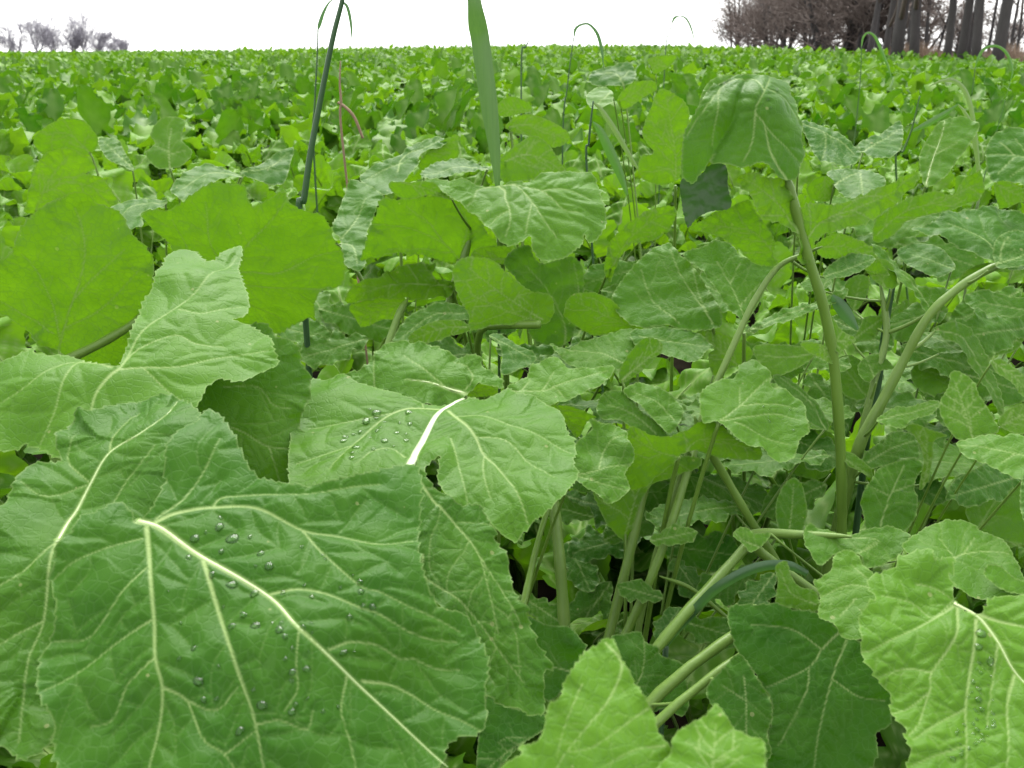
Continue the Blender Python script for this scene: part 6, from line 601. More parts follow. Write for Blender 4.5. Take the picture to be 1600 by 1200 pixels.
dict(p='curl',o=[241.4,1060.0,417.9],n=[0.037,-0.221,0.975],c=[[-74.5,4.7],[-59.6,-9.9],[-41.6,-11.4],[-31.0,-25.6],[-8.7,-24.1],[5.6,-24.9],[24.2,-23.6],[43.6,-20.0],[61.8,-5.7],[76.1,5.5],[68.8,14.4],[59.9,28.3],[40.8,27.8],[21.9,27.9],[5.6,23.8],[-16.5,25.7],[-33.8,17.3],[-50.3,26.4],[-73.2,10.1]],v=[(1.3,[[-72.3,7.4],[-23.1,2.0],[28.7,1.7],[67.0,5.1]])],t=0.4,q=[1.4067026767638788,2.779869023343973,0],j=[-72.3,7.4],pk=0.9,te=1.0,ru=1.6,ns=True),
dict(p='umbrella',o=[289.9,1030.0,415.3],n=[0.03,-0.221,0.975],c=[[69.4,22.9],[51.7,26.6],[34.2,19.4],[20.9,33.5],[1.0,20.6],[-11.9,23.3],[-27.6,19.4],[-42.8,15.2],[-53.1,4.6],[-61.0,-2.1],[-52.0,-12.2],[-40.8,-20.6],[-25.5,-25.5],[-10.0,-31.6],[1.8,-19.2],[20.8,-11.8],[34.0,-3.8],[51.0,-1.2],[69.2,18.2]],v=[(1.3,[[67.8,20.0],[20.7,4.3],[-23.7,-2.7],[-53.8,-3.3]])],t=0.4,q=[2.7370524756684773,1.471215618592335,0],j=[67.8,20.0],pk=0.9,te=1.0,ru=1.6,ns=True),
dict(p='arch',o=[476.3,1060.0,402.2],n=[0.028,-0.221,0.975],c=[[-70.5,24.1],[-64.0,1.8],[-47.7,-5.8],[-42.7,-22.0],[-20.4,-25.5],[-13.0,-37.3],[14.6,-27.0],[33.5,-28.0],[58.7,-12.7],[84.6,8.0],[82.6,20.2],[78.3,34.0],[58.9,34.5],[46.3,45.2],[21.2,32.2],[-2.4,34.0],[-23.3,28.4],[-41.6,33.3],[-66.3,29.9]],v=[(1.3,[[-67.1,26.3],[-22.2,6.0],[29.6,-1.3],[73.5,5.4]])],t=0.4,q=[3.9662056337705436,1.2950946602389317,0],j=[-67.1,26.3],pk=0.9,te=1.0,ru=1.6,ns=True),
dict(p='hollow',o=[202.2,1000.0,367.4],n=[0.052,-0.221,0.974],c=[[65.1,31.1],[45.3,28.8],[27.9,23.8],[11.6,28.4],[-5.8,18.5],[-21.5,25.4],[-34.6,17.1],[-45.4,4.7],[-53.7,-1.7],[-58.5,-10.3],[-46.1,-20.1],[-32.6,-26.0],[-16.8,-26.6],[-3.8,-19.5],[7.6,-14.9],[28.8,-14.8],[37.3,-0.4],[53.9,6.5],[66.9,26.3]],v=[(1.3,[[64.7,27.4],[19.8,6.4],[-22.5,-5.9],[-51.4,-10.4]])],t=0.3,q=[3.0792919825255596,2.1268044707067073,0],j=[64.7,27.4],pk=0.9,te=1.0,ru=1.6,ns=True),
]
STEMS = [
('west',[[-0.468,1.0,0.54,0.005],[-0.4325,1.02,0.555,0.005],[-0.4001,1.04,0.5741,0.004200000000000001],[-0.3875,1.06,0.5938,0.003]],None,0.6),
('crown',[[-0.1454,1.2,0.44,0.006],[-0.0919,1.27,0.5131,0.006],[-0.0697,1.28,0.5704,0.006],[-0.0511,1.29,0.627,0.005]],None,0.7),
('crown',[[-0.1598,1.2,0.4822,0.005],[-0.145,1.24,0.5253,0.005],[-0.1333,1.26,0.5455,0.004]],None,0.6),
('umbrella', [[0.3637, 0.99, 0.294, 0.0056], [0.3593, 0.99, 0.3569, 0.0056], [0.3503, 0.995, 0.4451, 0.0056], [0.3343, 1.0, 0.5435, 0.0056], [0.3163, 1.0, 0.605, 0.0054], [0.2976, 1.0, 0.6513, 0.0052], [0.2795, 1.0, 0.7025, 0.005], [0.2686, 1.0, 0.7338, 0.0045]], 'thick pale upright stalk carrying the wilted head leaf', 0.7),
('arch', [[0.3833, 1.05, 0.3755, 0.0065], [0.3919, 1.05, 0.4304, 0.0068], [0.411, 1.055, 0.4729, 0.0062], [0.4318, 1.06, 0.5214, 0.0054], [0.4526, 1.06, 0.5724, 0.005], [0.4819, 1.065, 0.6019, 0.0048], [0.517, 1.07, 0.6234, 0.0045], [0.5426, 1.08, 0.6269, 0.003]], 'pale arching stalk', 0.35),
('arch',[[0.3983,1.08,0.3944,0.004],[0.4174,1.1,0.4819,0.004],[0.4327,1.12,0.5376,0.004],[0.4257,1.14,0.5935,0.0035]],None,0.1),
('curl',[[0.1877,0.97,0.4907,0.0039],[0.1993,0.97,0.4624,0.00429],[0.2239,0.98,0.4219,0.00468],[0.2509,0.98,0.3771,0.00468],[0.2905,0.98,0.3154,0.00468]],None,0.5),
('curl', [[0.1986, 1.0, 0.4504, 0.00429], [0.1864, 0.98, 0.4256, 0.00452], [0.1644, 0.95, 0.3694, 0.00468], [0.1408, 0.93, 0.3126, 0.00484], [0.12, 0.92, 0.265, 0.00507]], 'pale stalk slanting into the hollow', 0.55),
('curl',[[0.1515,1.0,0.4319,0.00468],[0.1414,0.99,0.3951,0.00507],[0.1276,0.97,0.3363,0.00546],[0.1076,0.95,0.2539,0.00562]],None,0.3),
('centre',[[0.0439,0.97,0.4043,0.00312],[0.0302,0.95,0.3694,0.00312],[0.02,0.93,0.3352,0.0035099999999999997],[0.0111,0.9,0.3078,0.0039]],None,0.55),
('centre',[[0.0415,1.0,0.4132,0.005849999999999999],[0.0469,0.98,0.3695,0.00624],[0.0514,0.96,0.3263,0.0064],[0.0563,0.94,0.2602,0.00663]],None,0.25),
('hollow', [[0.2477, 0.91, 0.3861, 0.00429], [0.2333, 0.9, 0.377, 0.00484], [0.2, 0.87, 0.3579, 0.00507], [0.165, 0.84, 0.337, 0.00546], [0.1387, 0.82, 0.3161, 0.00546]], 'thick green stalk crossing the dark hollow', 0.5),
('hollow',[[0.247,0.82,0.356,0.00507],[0.2051,0.8,0.3413,0.00507],[0.1619,0.78,0.3208,0.00507]],None,0.35),
('hollow',[[0.2291,0.78,0.3474,0.0035099999999999997],[0.1887,0.76,0.3344,0.0039],[0.1446,0.74,0.3104,0.0039]],None,0.45),
('hollow',[[0.1568,0.95,0.3165,0.00234],[0.1917,0.95,0.3011,0.00234],[0.2281,0.95,0.2698,0.00234]],None,0.6),
('quill', [[0.2363, 1.02, 0.5585, 0.0034], [0.2557, 1.03, 0.599, 0.0036], [0.2791, 1.04, 0.6311, 0.003], [0.3011, 1.03, 0.6466, 0.0022], [0.3146, 1.01, 0.6591, 0.0016]], 'white ribbed stalk', 0.02),
]
GRASS = [
('grass_plant', 'thick dark green grass stalk leaning up past the horizon behind the broad yellow green leaf', [('stem', [[-0.2752, 1.3, 0.6336, 0.004200000000000001], [-0.2674, 1.3, 0.6649, 0.004200000000000001], [-0.2554, 1.3, 0.7229, 0.004], [-0.2395, 1.3, 0.7854, 0.0036], [-0.2192, 1.3, 0.8609, 0.0032], [-0.2052, 1.3, 0.9048, 0.0028], [-0.1952, 1.3, 0.9478, 0.0026]], 'dark'), ('leaf', [[-0.2045, 1.3, 0.9027, 0.001], [-0.1994, 1.3, 0.8961, 0.0018], [-0.1964, 1.3, 0.8793, 0.0016], [-0.1958, 1.3, 0.8594, 0.0005]], 'dark')]),
('grass_plant', 'thin grass stalk with a drooping tip just left of the thick dark stalk', [('stem', [[-0.4439, 2.3, 0.6391, 0.0022], [-0.435, 2.3, 0.7357, 0.002], [-0.4228, 2.3, 0.843, 0.0016], [-0.4186, 2.3, 0.8889, 0.0015]], 'dark'), ('leaf', [[-0.4186, 2.3, 0.8876, 0.0015], [-0.4152, 2.3, 0.898, 0.004], [-0.4041, 2.3, 0.9239, 0.0032], [-0.3891, 2.3, 0.9444, 0.0015], [-0.3695, 2.3, 0.9521, 0.001]], 'dark')]),
('grass_plant', 'wide flat upright grass blade rising behind the blue green cap leaf', [('leaf', [[-0.0171, 1.28, 0.6532, 0.002], [-0.0185, 1.28, 0.6893, 0.0035], [-0.0215, 1.28, 0.7287, 0.007], [-0.0276, 1.28, 0.7788, 0.0103], [-0.0335, 1.28, 0.8239, 0.011], [-0.0385, 1.28, 0.8607, 0.0112], [-0.0413, 1.275, 0.8766, 0.011], [-0.0439, 1.27, 0.8965, 0.0085], [-0.0466, 1.27, 0.9247, 0.006], [-0.0484, 1.27, 0.9593, 0.002]], 'blade')]),
('grass_plant', 'thin grass stalk bent into a hook against the sky near the middle', [('stem', [[0.1286, 2.6, 0.6666, 0.0016899999999999999], [0.1368, 2.6, 0.7515, 0.00156], [0.1449, 2.6, 0.8271, 0.0013], [0.1518, 2.6, 0.8777, 0.00117]], 'dark'), ('leaf', [[0.1519, 2.6, 0.8748, 0.0013], [0.1546, 2.6, 0.8925, 0.00325], [0.1669, 2.6, 0.9028, 0.0026], [0.1871, 2.6, 0.9043, 0.0026], [0.208, 2.6, 0.8836, 0.0039], [0.2199, 2.6, 0.848, 0.0039], [0.2258, 2.6, 0.8061, 0.00065]], 'dark')]),
('grass_plant', 'faint thin grass hook against the white sky left of the wood', [('stem', [[0.5805, 4.0, 0.8378, 0.00195], [0.5918, 4.0, 0.9018, 0.0016899999999999999], [0.5994, 4.0, 0.9425, 0.0016200000000000001]], 'dark'), ('leaf', [[0.5996, 4.0, 0.938, 0.00195], [0.6082, 4.0, 0.956, 0.00455], [0.627, 4.0, 0.9628, 0.00195], [0.6515, 4.0, 0.9538, 0.00325], [0.6726, 4.0, 0.9199, 0.00325], [0.6901, 4.0, 0.8653, 0.00065]], 'dark')]),
('grass_plant', 'short grass tip just breaking the skyline near the middle', [('stem', [[0.0454, 5.0, 0.8118, 0.004], [0.0634, 5.0, 0.852, 0.004], [0.0843, 5.0, 0.8891, 0.002]], 'dark')]),
('grass_plant', 'dark jointed grass stalk with pale blades folded down beside it', [('stem', [[0.1174, 1.6, 0.666, 0.00182], [0.1194, 1.6, 0.7081, 0.0016899999999999999], [0.1208, 1.6, 0.7323, 0.0016899999999999999], [0.1247, 1.6, 0.7724, 0.00117]], 'dark'), ('leaf', [[0.1248, 1.6, 0.7705, 0.0013], [0.1379, 1.6, 0.7591, 0.00325], [0.1606, 1.6, 0.7275, 0.00423], [0.1848, 1.6, 0.6886, 0.00325], [0.2072, 1.6, 0.6561, 0.00065]], 'pale'), ('leaf', [[0.1245, 1.6, 0.7419, 0.0013], [0.1368, 1.6, 0.7275, 0.005849999999999999], [0.1547, 1.6, 0.6935, 0.0078], [0.1709, 1.6, 0.6591, 0.005849999999999999], [0.182, 1.6, 0.6292, 0.00195]], 'green')]),
('dry_stalk', 'brown dry broken stalk in the field right of the thick dark grass stalk', [('stem', [[-0.3464, 2.1, 0.6829, 0.0024500000000000004], [-0.3443, 2.1, 0.7457, 0.0028], [-0.3449, 2.1, 0.7827, 0.0021000000000000003], [-0.3413, 2.1, 0.8255, 0.0010500000000000002]], 'dry'), ('stem', [[-0.3508, 2.1, 0.7457, 0.0028], [-0.3358, 2.1, 0.7357, 0.00315], [-0.3187, 2.1, 0.7157, 0.00315], [-0.3038, 2.1, 0.6753, 0.0028]], 'dry')]),
('grass_plant', 'grass stalk hooked over in front of the wood, left of the arching pair', [('stem', [[0.9966, 3.0, 0.701, 0.00158], [0.9943, 3.0, 0.7889, 0.00136], [0.9889, 3.0, 0.8546, 0.00126]], 'green'), ('leaf', [[0.9893, 3.0, 0.8512, 0.00131], [0.9917, 3.0, 0.8786, 0.00315], [1.0048, 3.0, 0.8905, 0.00262], [1.026, 3.0, 0.8786, 0.004200000000000001], [1.0485, 3.0, 0.8409, 0.004719999999999999], [1.0717, 3.0, 0.7976, 0.00315], [1.092, 3.0, 0.7504, 0.0005200000000000001]], 'green')]),
('grass_plant', 'grass blades arching over at the far right below the tree trunks', [('leaf', [[1.2314, 2.8, 0.8027, 0.0009599999999999999], [1.2378, 2.8, 0.8286, 0.0038399999999999997], [1.2516, 2.8, 0.8495, 0.0038399999999999997], [1.2813, 2.8, 0.8543, 0.0033599999999999997], [1.3114, 2.8, 0.835, 0.00432], [1.3316, 2.8, 0.793, 0.0028799999999999997], [1.3299, 2.8, 0.7603, 0.00047999999999999996]], 'green'), ('stem', [[1.2321, 2.8, 0.7274, 0.0014399999999999999], [1.2314, 2.8, 0.8027, 0.00125]], 'green')]),
('grass_plant', 'green grass stalk bent sharply with a broad folded blade, right of the wilted head leaf', [('stem', [[0.6398, 1.7, 0.6545, 0.0018], [0.6484, 1.7, 0.6889, 0.0018], [0.6576, 1.7, 0.725, 0.00156], [0.6637, 1.7, 0.7756, 0.0012]], 'green'), ('leaf', [[0.6582, 1.7, 0.7199, 0.0018], [0.681, 1.7, 0.7311, 0.0048], [0.7082, 1.7, 0.7474, 0.004200000000000001], [0.728, 1.7, 0.7625, 0.0012]], 'green'), ('leaf', [[0.728, 1.7, 0.7625, 0.0012], [0.7414, 1.7, 0.7494, 0.003], [0.7583, 1.7, 0.7199, 0.0036], [0.7811, 1.7, 0.6366, 0.0012]], 'pale')]),
('grass_plant', 'pale yellow green grass blade arching high at the right, right of the folded blade', [('leaf', [[0.6455, 1.62, 0.7934, 0.00055], [0.6623, 1.62, 0.801, 0.0022], [0.6819, 1.62, 0.8019, 0.0033], [0.7006, 1.62, 0.7886, 0.00385], [0.7157, 1.62, 0.7599, 0.00385], [0.7315, 1.62, 0.7064, 0.0033], [0.7471, 1.62, 0.6416, 0.0022]], 'pale')]),
('grass_plant', 'dark grass stem standing between the thick pale stalk and the arching stalk', [('stem', [[0.429, 1.13, 0.4233, 0.0045], [0.4341, 1.13, 0.4719, 0.0043], [0.4343, 1.13, 0.5349, 0.004], [0.4374, 1.13, 0.5957, 0.0034]], 'dark'), ('leaf', [[0.3589, 1.1, 0.5864, 0.002], [0.3685, 1.1, 0.5761, 0.007], [0.3801, 1.1, 0.562, 0.007], [0.3919, 1.1, 0.547, 0.002]], 'dark')]),
('grass_plant', 'dark wet grass blade arched through the hollow at lower right', [('leaf', [[0.1484, 0.84, 0.3017, 0.003], [0.1563, 0.84, 0.3159, 0.004], [0.1768, 0.84, 0.3439, 0.0046], [0.1955, 0.83, 0.3731, 0.005], [0.2257, 0.83, 0.3912, 0.005], [0.2546, 0.83, 0.3946, 0.0045], [0.275, 0.83, 0.3859, 0.003]], 'dark')]),
]


from mathutils.kdtree import KDTree
def near(P, Q):
    """distance from each point of P to the nearest of Q, and which"""
    kd = KDTree(len(Q))
    for i, q in enumerate(Q): kd.insert((q[0], q[1], 0), i)
    kd.balance()
    f = kd.find
    r = [f((x, y, 0))[1:] for x, y in P.tolist()]
    a = np.array(r)
    return a[:, 1], a[:, 0].astype(int)

def seg_dist(P, segs, chunk=4000):
    """distance from points P (n,2) to the segments (m,4)"""
    out = np.empty(len(P), np.float32)
    A = segs[:, :2].astype(np.float32); D = (segs[:, 2:] - segs[:, :2]).astype(np.float32)
    DD = (D * D).sum(1) + 1e-9
    P = P.astype(np.float32)
    for i in range(0, len(P), chunk):
        p = P[i:i + chunk]
        w = p[:, None, :] - A[None]
        t = np.clip((w * D[None]).sum(2) / DD[None], 0, 1)
        e = w - t[..., None] * D[None]
        out[i:i + chunk] = np.sqrt((e * e).sum(2).min(1))
    return out

def inside(P, poly):
    x, y = P[:, 0], P[:, 1]
    c = np.zeros(len(P), bool)
    x1, y1 = poly[-1]
    for x2, y2 in poly:
        if y1 != y2:
            k = ((y1 > y) != (y2 > y)) & (x < (x2 - x1) * (y - y1) / (y2 - y1) + x1)
            c ^= k
        x1, y1 = x2, y2
    return c

def segs_of(lines):
    S = [np.hstack([l[:-1], l[1:]]) for l in lines if len(l) > 1]
    return np.vstack(S) if S else np.zeros((0, 4))

def cells(lines, c=2.2):
    out = set()
    for l in lines:
        for p in resample(l, 1.2) if len(l) > 1 else l: out.add((int(p[0] // c), int(p[1] // c)))
    return out

def branch(line, poly, rng, step, ang, lmax, occ, own):
    """side veins growing from a vein line until they meet another vein (occ) or the margin"""
    out = []
    P = resample(line, 1.5)
    n = len(P)
    i = int(step / 1.5 * rng.uniform(.5, 1.0))
    side = 1 if rng.random() < .5 else -1
    while i < n - 3:
        T = P[min(i + 2, n - 1)] - P[max(i - 2, 0)]
        a = math.atan2(T[1], T[0]) + side * R(rng.uniform(*ang))
        x, y = P[i]
        pts = [(x, y)]
        bend = -side * rng.uniform(.0, .035)
        ln = lmax * rng.uniform(.55, 1.0)
        wob = rng.normal(0, .10, int(ln / 2) + 1)
        for k in range(int(ln / 2)):
            a += bend + wob[k]
            x += math.cos(a) * 2; y += math.sin(a) * 2
            pts.append((x, y))
            if k > 2 and (int(x // 2.2), int(y // 2.2)) in occ: break
        pts = np.array(pts)
        ok = inside(pts, poly)
        if not ok.all():
            pts = pts[:max(1, int(np.argmin(ok)))]
        if len(pts) > 2:
            out.append(pts)
            occ |= cells([pts[2:]])
        side = -side
        i += max(2, int(step / 1.5 * rng.uniform(.45, 1.0)))
    return out

PLANTS = {
 'front': ((-.21, .74, 0), 'plant at lower left with one huge dark green puckered leaf beaded with water'),
 'near': ((.10, .52, 0), 'plant at the bottom edge showing only two bright pointed leaf tips'),
 'west': ((-.44, .97, 0), 'plant at the left edge with pale blue green leaves before yellow green ones'),
 'centre': ((-.03, 1.03, 0), 'plant in the middle whose leaf has a broad white midrib'),
 'crown': ((.0, 1.44, 0), 'plant behind the middle with a blue green cap leaf over yellow green leaves'),
 'umbrella': ((.36, 1.0, 0), 'tall plant at right with a wilted leaf folded over a thick upright stalk'),
 'arch': ((.41, 1.07, 0), 'plant at right with a pale arching stalk and toothed leaves below it'),
 'curl': ((.14, 1.0, 0), 'plant right of the middle with a bright rounded leaf above slanting stalks'),
 'corner': ((.64, .86, 0), 'plant in the lower right corner with a large quilted leaf and white midrib'),
 'hollow': ((.22, .86, 0), 'low shaded plant with dark leaves in the hollow at lower right'),
 'lime': ((-.72, 1.95, 0), 'plant at upper left with a glowing yellow green leaf'),
 'lobed': ((-.66, 2.2, 0), 'plant at upper left with a lobed leaf and straight white midrib'),
 'blue': ((-.22, 1.95, 0), 'plant with grey blue leaves just left of the wide grass blade'),
 'glow': ((.06, 1.95, 0), 'plant with lime leaves just right of the wide grass blade'),
 'tall': ((.28, 1.62, 0), 'plant with one upright yellow green leaf just left of the wilted head leaf'),
 'dome': ((.34, 2.25, 0), 'plant with a blue green domed leaf behind the upright yellow green leaf'),
 'fan': ((.44, 1.48, 0), 'plant with grey blue fan shaped leaves behind the thick upright stalk'),
 'stout': ((.62, 1.66, 0), 'plant at right with a thick pale midrib below the arching grass'),
 'edge': ((.74, 1.32, 0), 'plant at the right edge with pale ribbed blue green leaves'),
 'quill': ((.34, 1.28, 0), 'plant with white veined leaves just left of the thick upright stalk'),
}
plant_obj = {}
for k, (loc, lab) in PLANTS.items():
    o = empty('crop_plant', loc)
    tag(o, lab, 'plant', 'large crop plants in front')
    plant_obj[k] = o

CAMP = np.array([0, 0, .85])
def bez(p0, p1, p2, p3, n):
    t = np.linspace(0, 1, n)[:, None]
    return (1 - t) ** 3 * p0 + 3 * (1 - t) ** 2 * t * p1 + 3 * (1 - t) * t * t * p2 + t ** 3 * p3

def stalk_obj(name, path, rad, parent, base, tint, label=None):
    P = np.asarray(path) - base
    V, Fc = tube_np(P, rad, 10)
    rg = np.random.default_rng(len(P))
    me = mesh_np(name, V, Fc, [M_STALK], attrs={'tint': np.full(len(V), tint)})
    o = link(name, me, parent)
    if label: o['label'] = label
    return o

STEM_PTS = {}
for (p, pts, lab, tint) in STEMS:
    STEM_PTS.setdefault(p, []).append(catmull(np.array(pts), 8)[:, :3])
STEM_PTS = {k: np.vstack(v) for k, v in STEM_PTS.items()}

def build_leaf(d, idx):
    rng = np.random.default_rng(1000 + idx)
    O = np.array(d['o']) / 1000
    N = np.array(d['n'], float); N /= np.linalg.norm(N)
    U = np.array([1., 0, 0]) - N * N[0]; U /= np.linalg.norm(U)
    W = np.cross(N, U)
    dist = np.linalg.norm(O - CAMP)
    sp = max(.9, 2.6 * dist / 1570 * 1000)          # mesh spacing in mm
    c = np.array(d['c'], float)
    size = np.ptp(c, axis=0).max()
    poly = catmull(c, 8, True)
    poly = resample(poly, sp * .9, True)
    # toothed margin
    nxt = np.roll(poly, -1, 0) - np.roll(poly, 1, 0)
    nr = np.stack([nxt[:, 1], -nxt[:, 0]], 1); nr /= np.linalg.norm(nr, axis=1)[:, None] + 1e-9
    area = .5 * np.sum(poly[:, 0] * np.roll(poly[:, 1], -1) - poly[:, 1] * np.roll(poly[:, 0], -1))
    if area < 0: nr = -nr
    n = len(poly)
    th = np.zeros(n)
    tooth = min(9., max(3.5, size * .05))
    k = 0.
    while k < n:
        wd = max(3, tooth / (sp * .9) * rng.uniform(.5, 1.5))
        a = tooth * .19 * rng.uniform(.15, 1.5) * d.get('te', 1)
        i0, i1 = int(k), min(n, int(k + wd))
        if i1 > i0:
            x = np.linspace(0, 1, i1 - i0, endpoint=False)
            th[i0:i1] = a * (x ** 1.5 * 1.6 - .5)
        k += wd
    poly = poly + nr * th[:, None]
    # veins
    lines = [(w, catmull(np.array(p, float), 6)) for w, p in d.get('v', [])]
    if not lines:
        a0 = np.array(d['j'], float) if d.get('j') else poly[rng.integers(n)]
        far = poly[np.argmax(np.linalg.norm(poly - a0, axis=1))]
        mid = (a0 + far) / 2 + rng.normal(0, size * .03, 2)
        lines = [(1.4, catmull(np.array([a0 * .98 + far * .02, mid, far * .93 + a0 * .07]), 8))]
    main = [l for w, l in lines]
    few = len(lines) < 4
    second = []
    occ = cells(main)
    if few:
        for w, l in lines[:3]:
            second += branch(l, poly, rng, size * .13, (38, 58), size * .5, occ, l)
    third = []
    pc = poly[::6]
    for l in main + second:
        third += branch(l, pc, rng, max(9, size * .065), (42, 78), max(14, size * .17), occ, l)
    # points
    lo, hi = poly.min(0), poly.max(0)
    xs = np.arange(lo[0], hi[0], sp); ys = np.arange(lo[1], hi[1], sp * .866)
    gxx, gyy = np.meshgrid(xs, ys)
    gxx = gxx + (np.arange(len(ys)) % 2)[:, None] * sp * .5
    pts = np.stack([gxx.ravel(), gyy.ravel()], 1) + rng.normal(0, sp * .06, (gxx.size, 2))
    pts = pts[inside(pts, poly)]
    if len(pts):
        pts = pts[near(pts, poly)[0] > sp * .6]
    allp = np.vstack([poly, pts])
    vco, _, fcs, *_ = delaunay_2d_cdt([Vector(p) for p in allp], [], [list(range(n))], 1, 1e-4)
    P = np.array([(v.x, v.y) for v in vco])
    T = np.array([f for f in fcs if len(f) == 3], np.int32)
    # vein field: width tapers along each vein
    S1 = segs_of(main)
    sp1 = [resample(l, .7) for w, l in lines]
    wid = np.concatenate([np.maximum(w * .5 * (1 - .72 * np.linspace(0, 1, len(l)) ** .8), sp * .42) for (w, _), l in zip(lines, sp1)])
    ton = np.concatenate([np.clip(.50 + w * .14, 0, 1) * (1 - .45 * np.linspace(0, 1, len(l))) for (w, _), l in zip(lines, sp1)])
    d1, i1 = near(P, np.vstack(sp1))
    vein = np.clip(1.4 - d1 / wid[i1], 0, 1) * ton[i1]
    lit = 1.4 if d.get('t', .35) > .58 else 1.0        # thin young leaves show their net of veins
    if dist > .85 and lit == 1.0: lit = .5
    dmin = np.maximum(d1 - wid[i1] * .5, 0)
    if second:
        d2, _ = near(P, np.vstack([resample(l, .8) for l in second]))
        vein = np.maximum(vein, np.clip(1.35 - d2 / max(.45, sp * .45), 0, 1) * .36 * min(1.5, lit))
        dmin = np.minimum(dmin, d2 + .1)
    if third:
        d3, _ = near(P, np.vstack([resample(l, .8) for l in third]))
        vein = np.maximum(vein, np.clip(1.25 - d3 / max(.35, sp * .4), 0, 1) * .15 * lit)
        dmin = np.minimum(dmin, d3 * 1.0 + 1.1)
    # relief (mm)
    q = d.get('q', [0, 0, 0])
    u, v = P[:, 0] / 1000, P[:, 1] / 1000
    H = 1000 * (-.5 * (q[0] * u * u + q[1] * v * v) + q[2] * u * v)
    for (a, b, r, h) in d.get('g', []):
        H = H + h * np.exp(-((P[:, 0] - a) ** 2 + (P[:, 1] - b) ** 2) / (r * r))
    pk = d.get('pk', 1.)
    amp = pk * min(1.5, size * .008)
    H = H + amp * (1 - np.exp(-(dmin / (2.6 + size * .012)) ** 1.25)) * 1.25
    for (h, r, ln) in d.get('f', []):
        H = H + h * np.exp(-near(P, resample(catmull(np.array(ln), 6), .8))[0] / r)
    # edges ruffle, broad undulation
    de, ie = near(P, poly)
    angp = ie * (6.2832 / n)
    ru = d.get('ru', 1.)
    edge = np.exp(-de / (size * .07))
    wv = sum(rng.uniform(.4, 1) * np.sin(f * angp + rng.uniform(0, 6.28)) for f in (5, 9, 14, 22))
    H = H + edge * wv * size * .010 * ru
    for f in (1.6, 3.1, 5.3):
        ph = rng.uniform(0, 6.28, 2); dr = rng.uniform(0, 6.28)
        H = H + size * .011 / f * 1.6 * np.sin(6.28 * f / size * (P[:, 0] * math.cos(dr) + P[:, 1] * math.sin(dr)) + ph[0])
    V3 = O + (U * P[:, :1] + W * P[:, 1:2] + N * H[:, None]) / 1000
    pl = plant_obj[d['p']]
    base = np.array(pl.location)
    nrm_tri = np.cross(V3[T[:, 1]] - V3[T[:, 0]], V3[T[:, 2]] - V3[T[:, 0]])
    if (nrm_tri @ N).sum() < 0: T = T[:, ::-1]
    # pale margin
    mar = np.clip(1 - de / (sp * .9), 0, 1) * .35
    vein = np.maximum(vein, mar)
    off = rng.uniform(0, 9, 3)
    me = mesh_np('leaf', V3 - base, T, [M_DARK_TIP if d.get('wl') else M_LEAF], attrs={'vein': vein, 'tint': np.full(len(P), d.get('t', .35)), 'luv': np.column_stack([u, v, np.zeros(len(u))]) + off})
    lf = link('leaf', me, pl)
    if d.get('lab'): lf['label'] = d['lab']
    def on(p2):
        p2 = np.atleast_2d(p2)
        ix = np.array([np.argmin(((P - pp) ** 2).sum(1)) for pp in p2])
        h = H[ix]
        return O + (U * p2[:, :1] + W * p2[:, 1:2] + N * h[:, None]) / 1000
    # raised pale midrib
    if d.get('rb'):
        parts = []
        for w, l in [x for x in lines if x[0] >= 3.4]:
            Lr = resample(l, 4.)
            Q = on(Lr)
            Q = np.vstack([Q[:1], (Q[:-2] + Q[1:-1] + Q[2:]) / 3, Q[-1:]]) if len(Q) > 3 else Q
            t = np.linspace(0, 1, len(Q))
            rad = w / 2000 * (.62 if d['rb'] == 1 else 1) * (1 - (.85 if d['rb'] == 1 else .6) * t ** (.6 if d['rb'] == 1 else 1.2))
            parts.append(tube_np(Q + N * rad[:, None] * .05, rad, 8, .28, np.tile(N, (len(Q), 1))))
        if parts:
            V, Fc = join_np(parts)
            link('midrib', mesh_np('midrib', V - base, Fc, [M_RIB[d['rb']]]), lf)
    # stalk
    if d.get('s'):
        S = np.array(d['s'])
        S = catmull(S, 8)
        pth = S[:, :3]; rad = S[:, 3]
        e = pth[-1]
        tg = pth[-1] - pth[-2]; tg /= np.linalg.norm(tg)
        ext = bez(e, e + tg * .05, base + [0, 0, .14], base + [rng.normal(0, .01), rng.normal(0, .01), 0], 14)[1:]
        pth = np.vstack([pth, ext]); rad = np.r_[rad, np.full(len(ext), rad[-1])]
        stalk_obj('leaf_stalk', pth, rad, lf, base, d.get('t', .4))
    elif not d.get('ns'):
        if d.get('j'):
            j = on(np.array(d['j'], float))[0]
        else:
            wc = V3[np.argmin(np.linalg.norm(V3[:n] - (base + [0, 0, .3]), axis=1))] if n <= len(V3) else V3[0]
            j = wc
        tgt = None
        if size < 130 and d['p'] in STEM_PTS:
            Sp = STEM_PTS[d['p']]
            dd_ = np.linalg.norm(Sp - j - [0, 0, -.03], axis=1)
            if dd_.min() < .09: tgt = Sp[np.argmin(dd_)]
        hor = (base - j) * np.array([1, 1, 0])
        r0 = min(.0045, max(.0014, size * .019 / 1000))
        pth = bez(j - N * .001, j + hor * .15 - np.array([0, 0, .05]) - N * .02, base + np.array([0, 0, .16]) - hor * .12, base + [rng.normal(0, .012), rng.normal(0, .012), 0], 18)
        if tgt is not None:
            pth = bez(j - N * .001, j * .7 + tgt * .3 - np.array([0, 0, .004]), tgt * .7 + j * .3 - np.array([0, 0, .004]), tgt, 10)
        stalk_obj('leaf_stalk', pth, np.linspace(r0 * .8, r0 * 1.25, len(pth)), lf, base, d.get('t', .4))
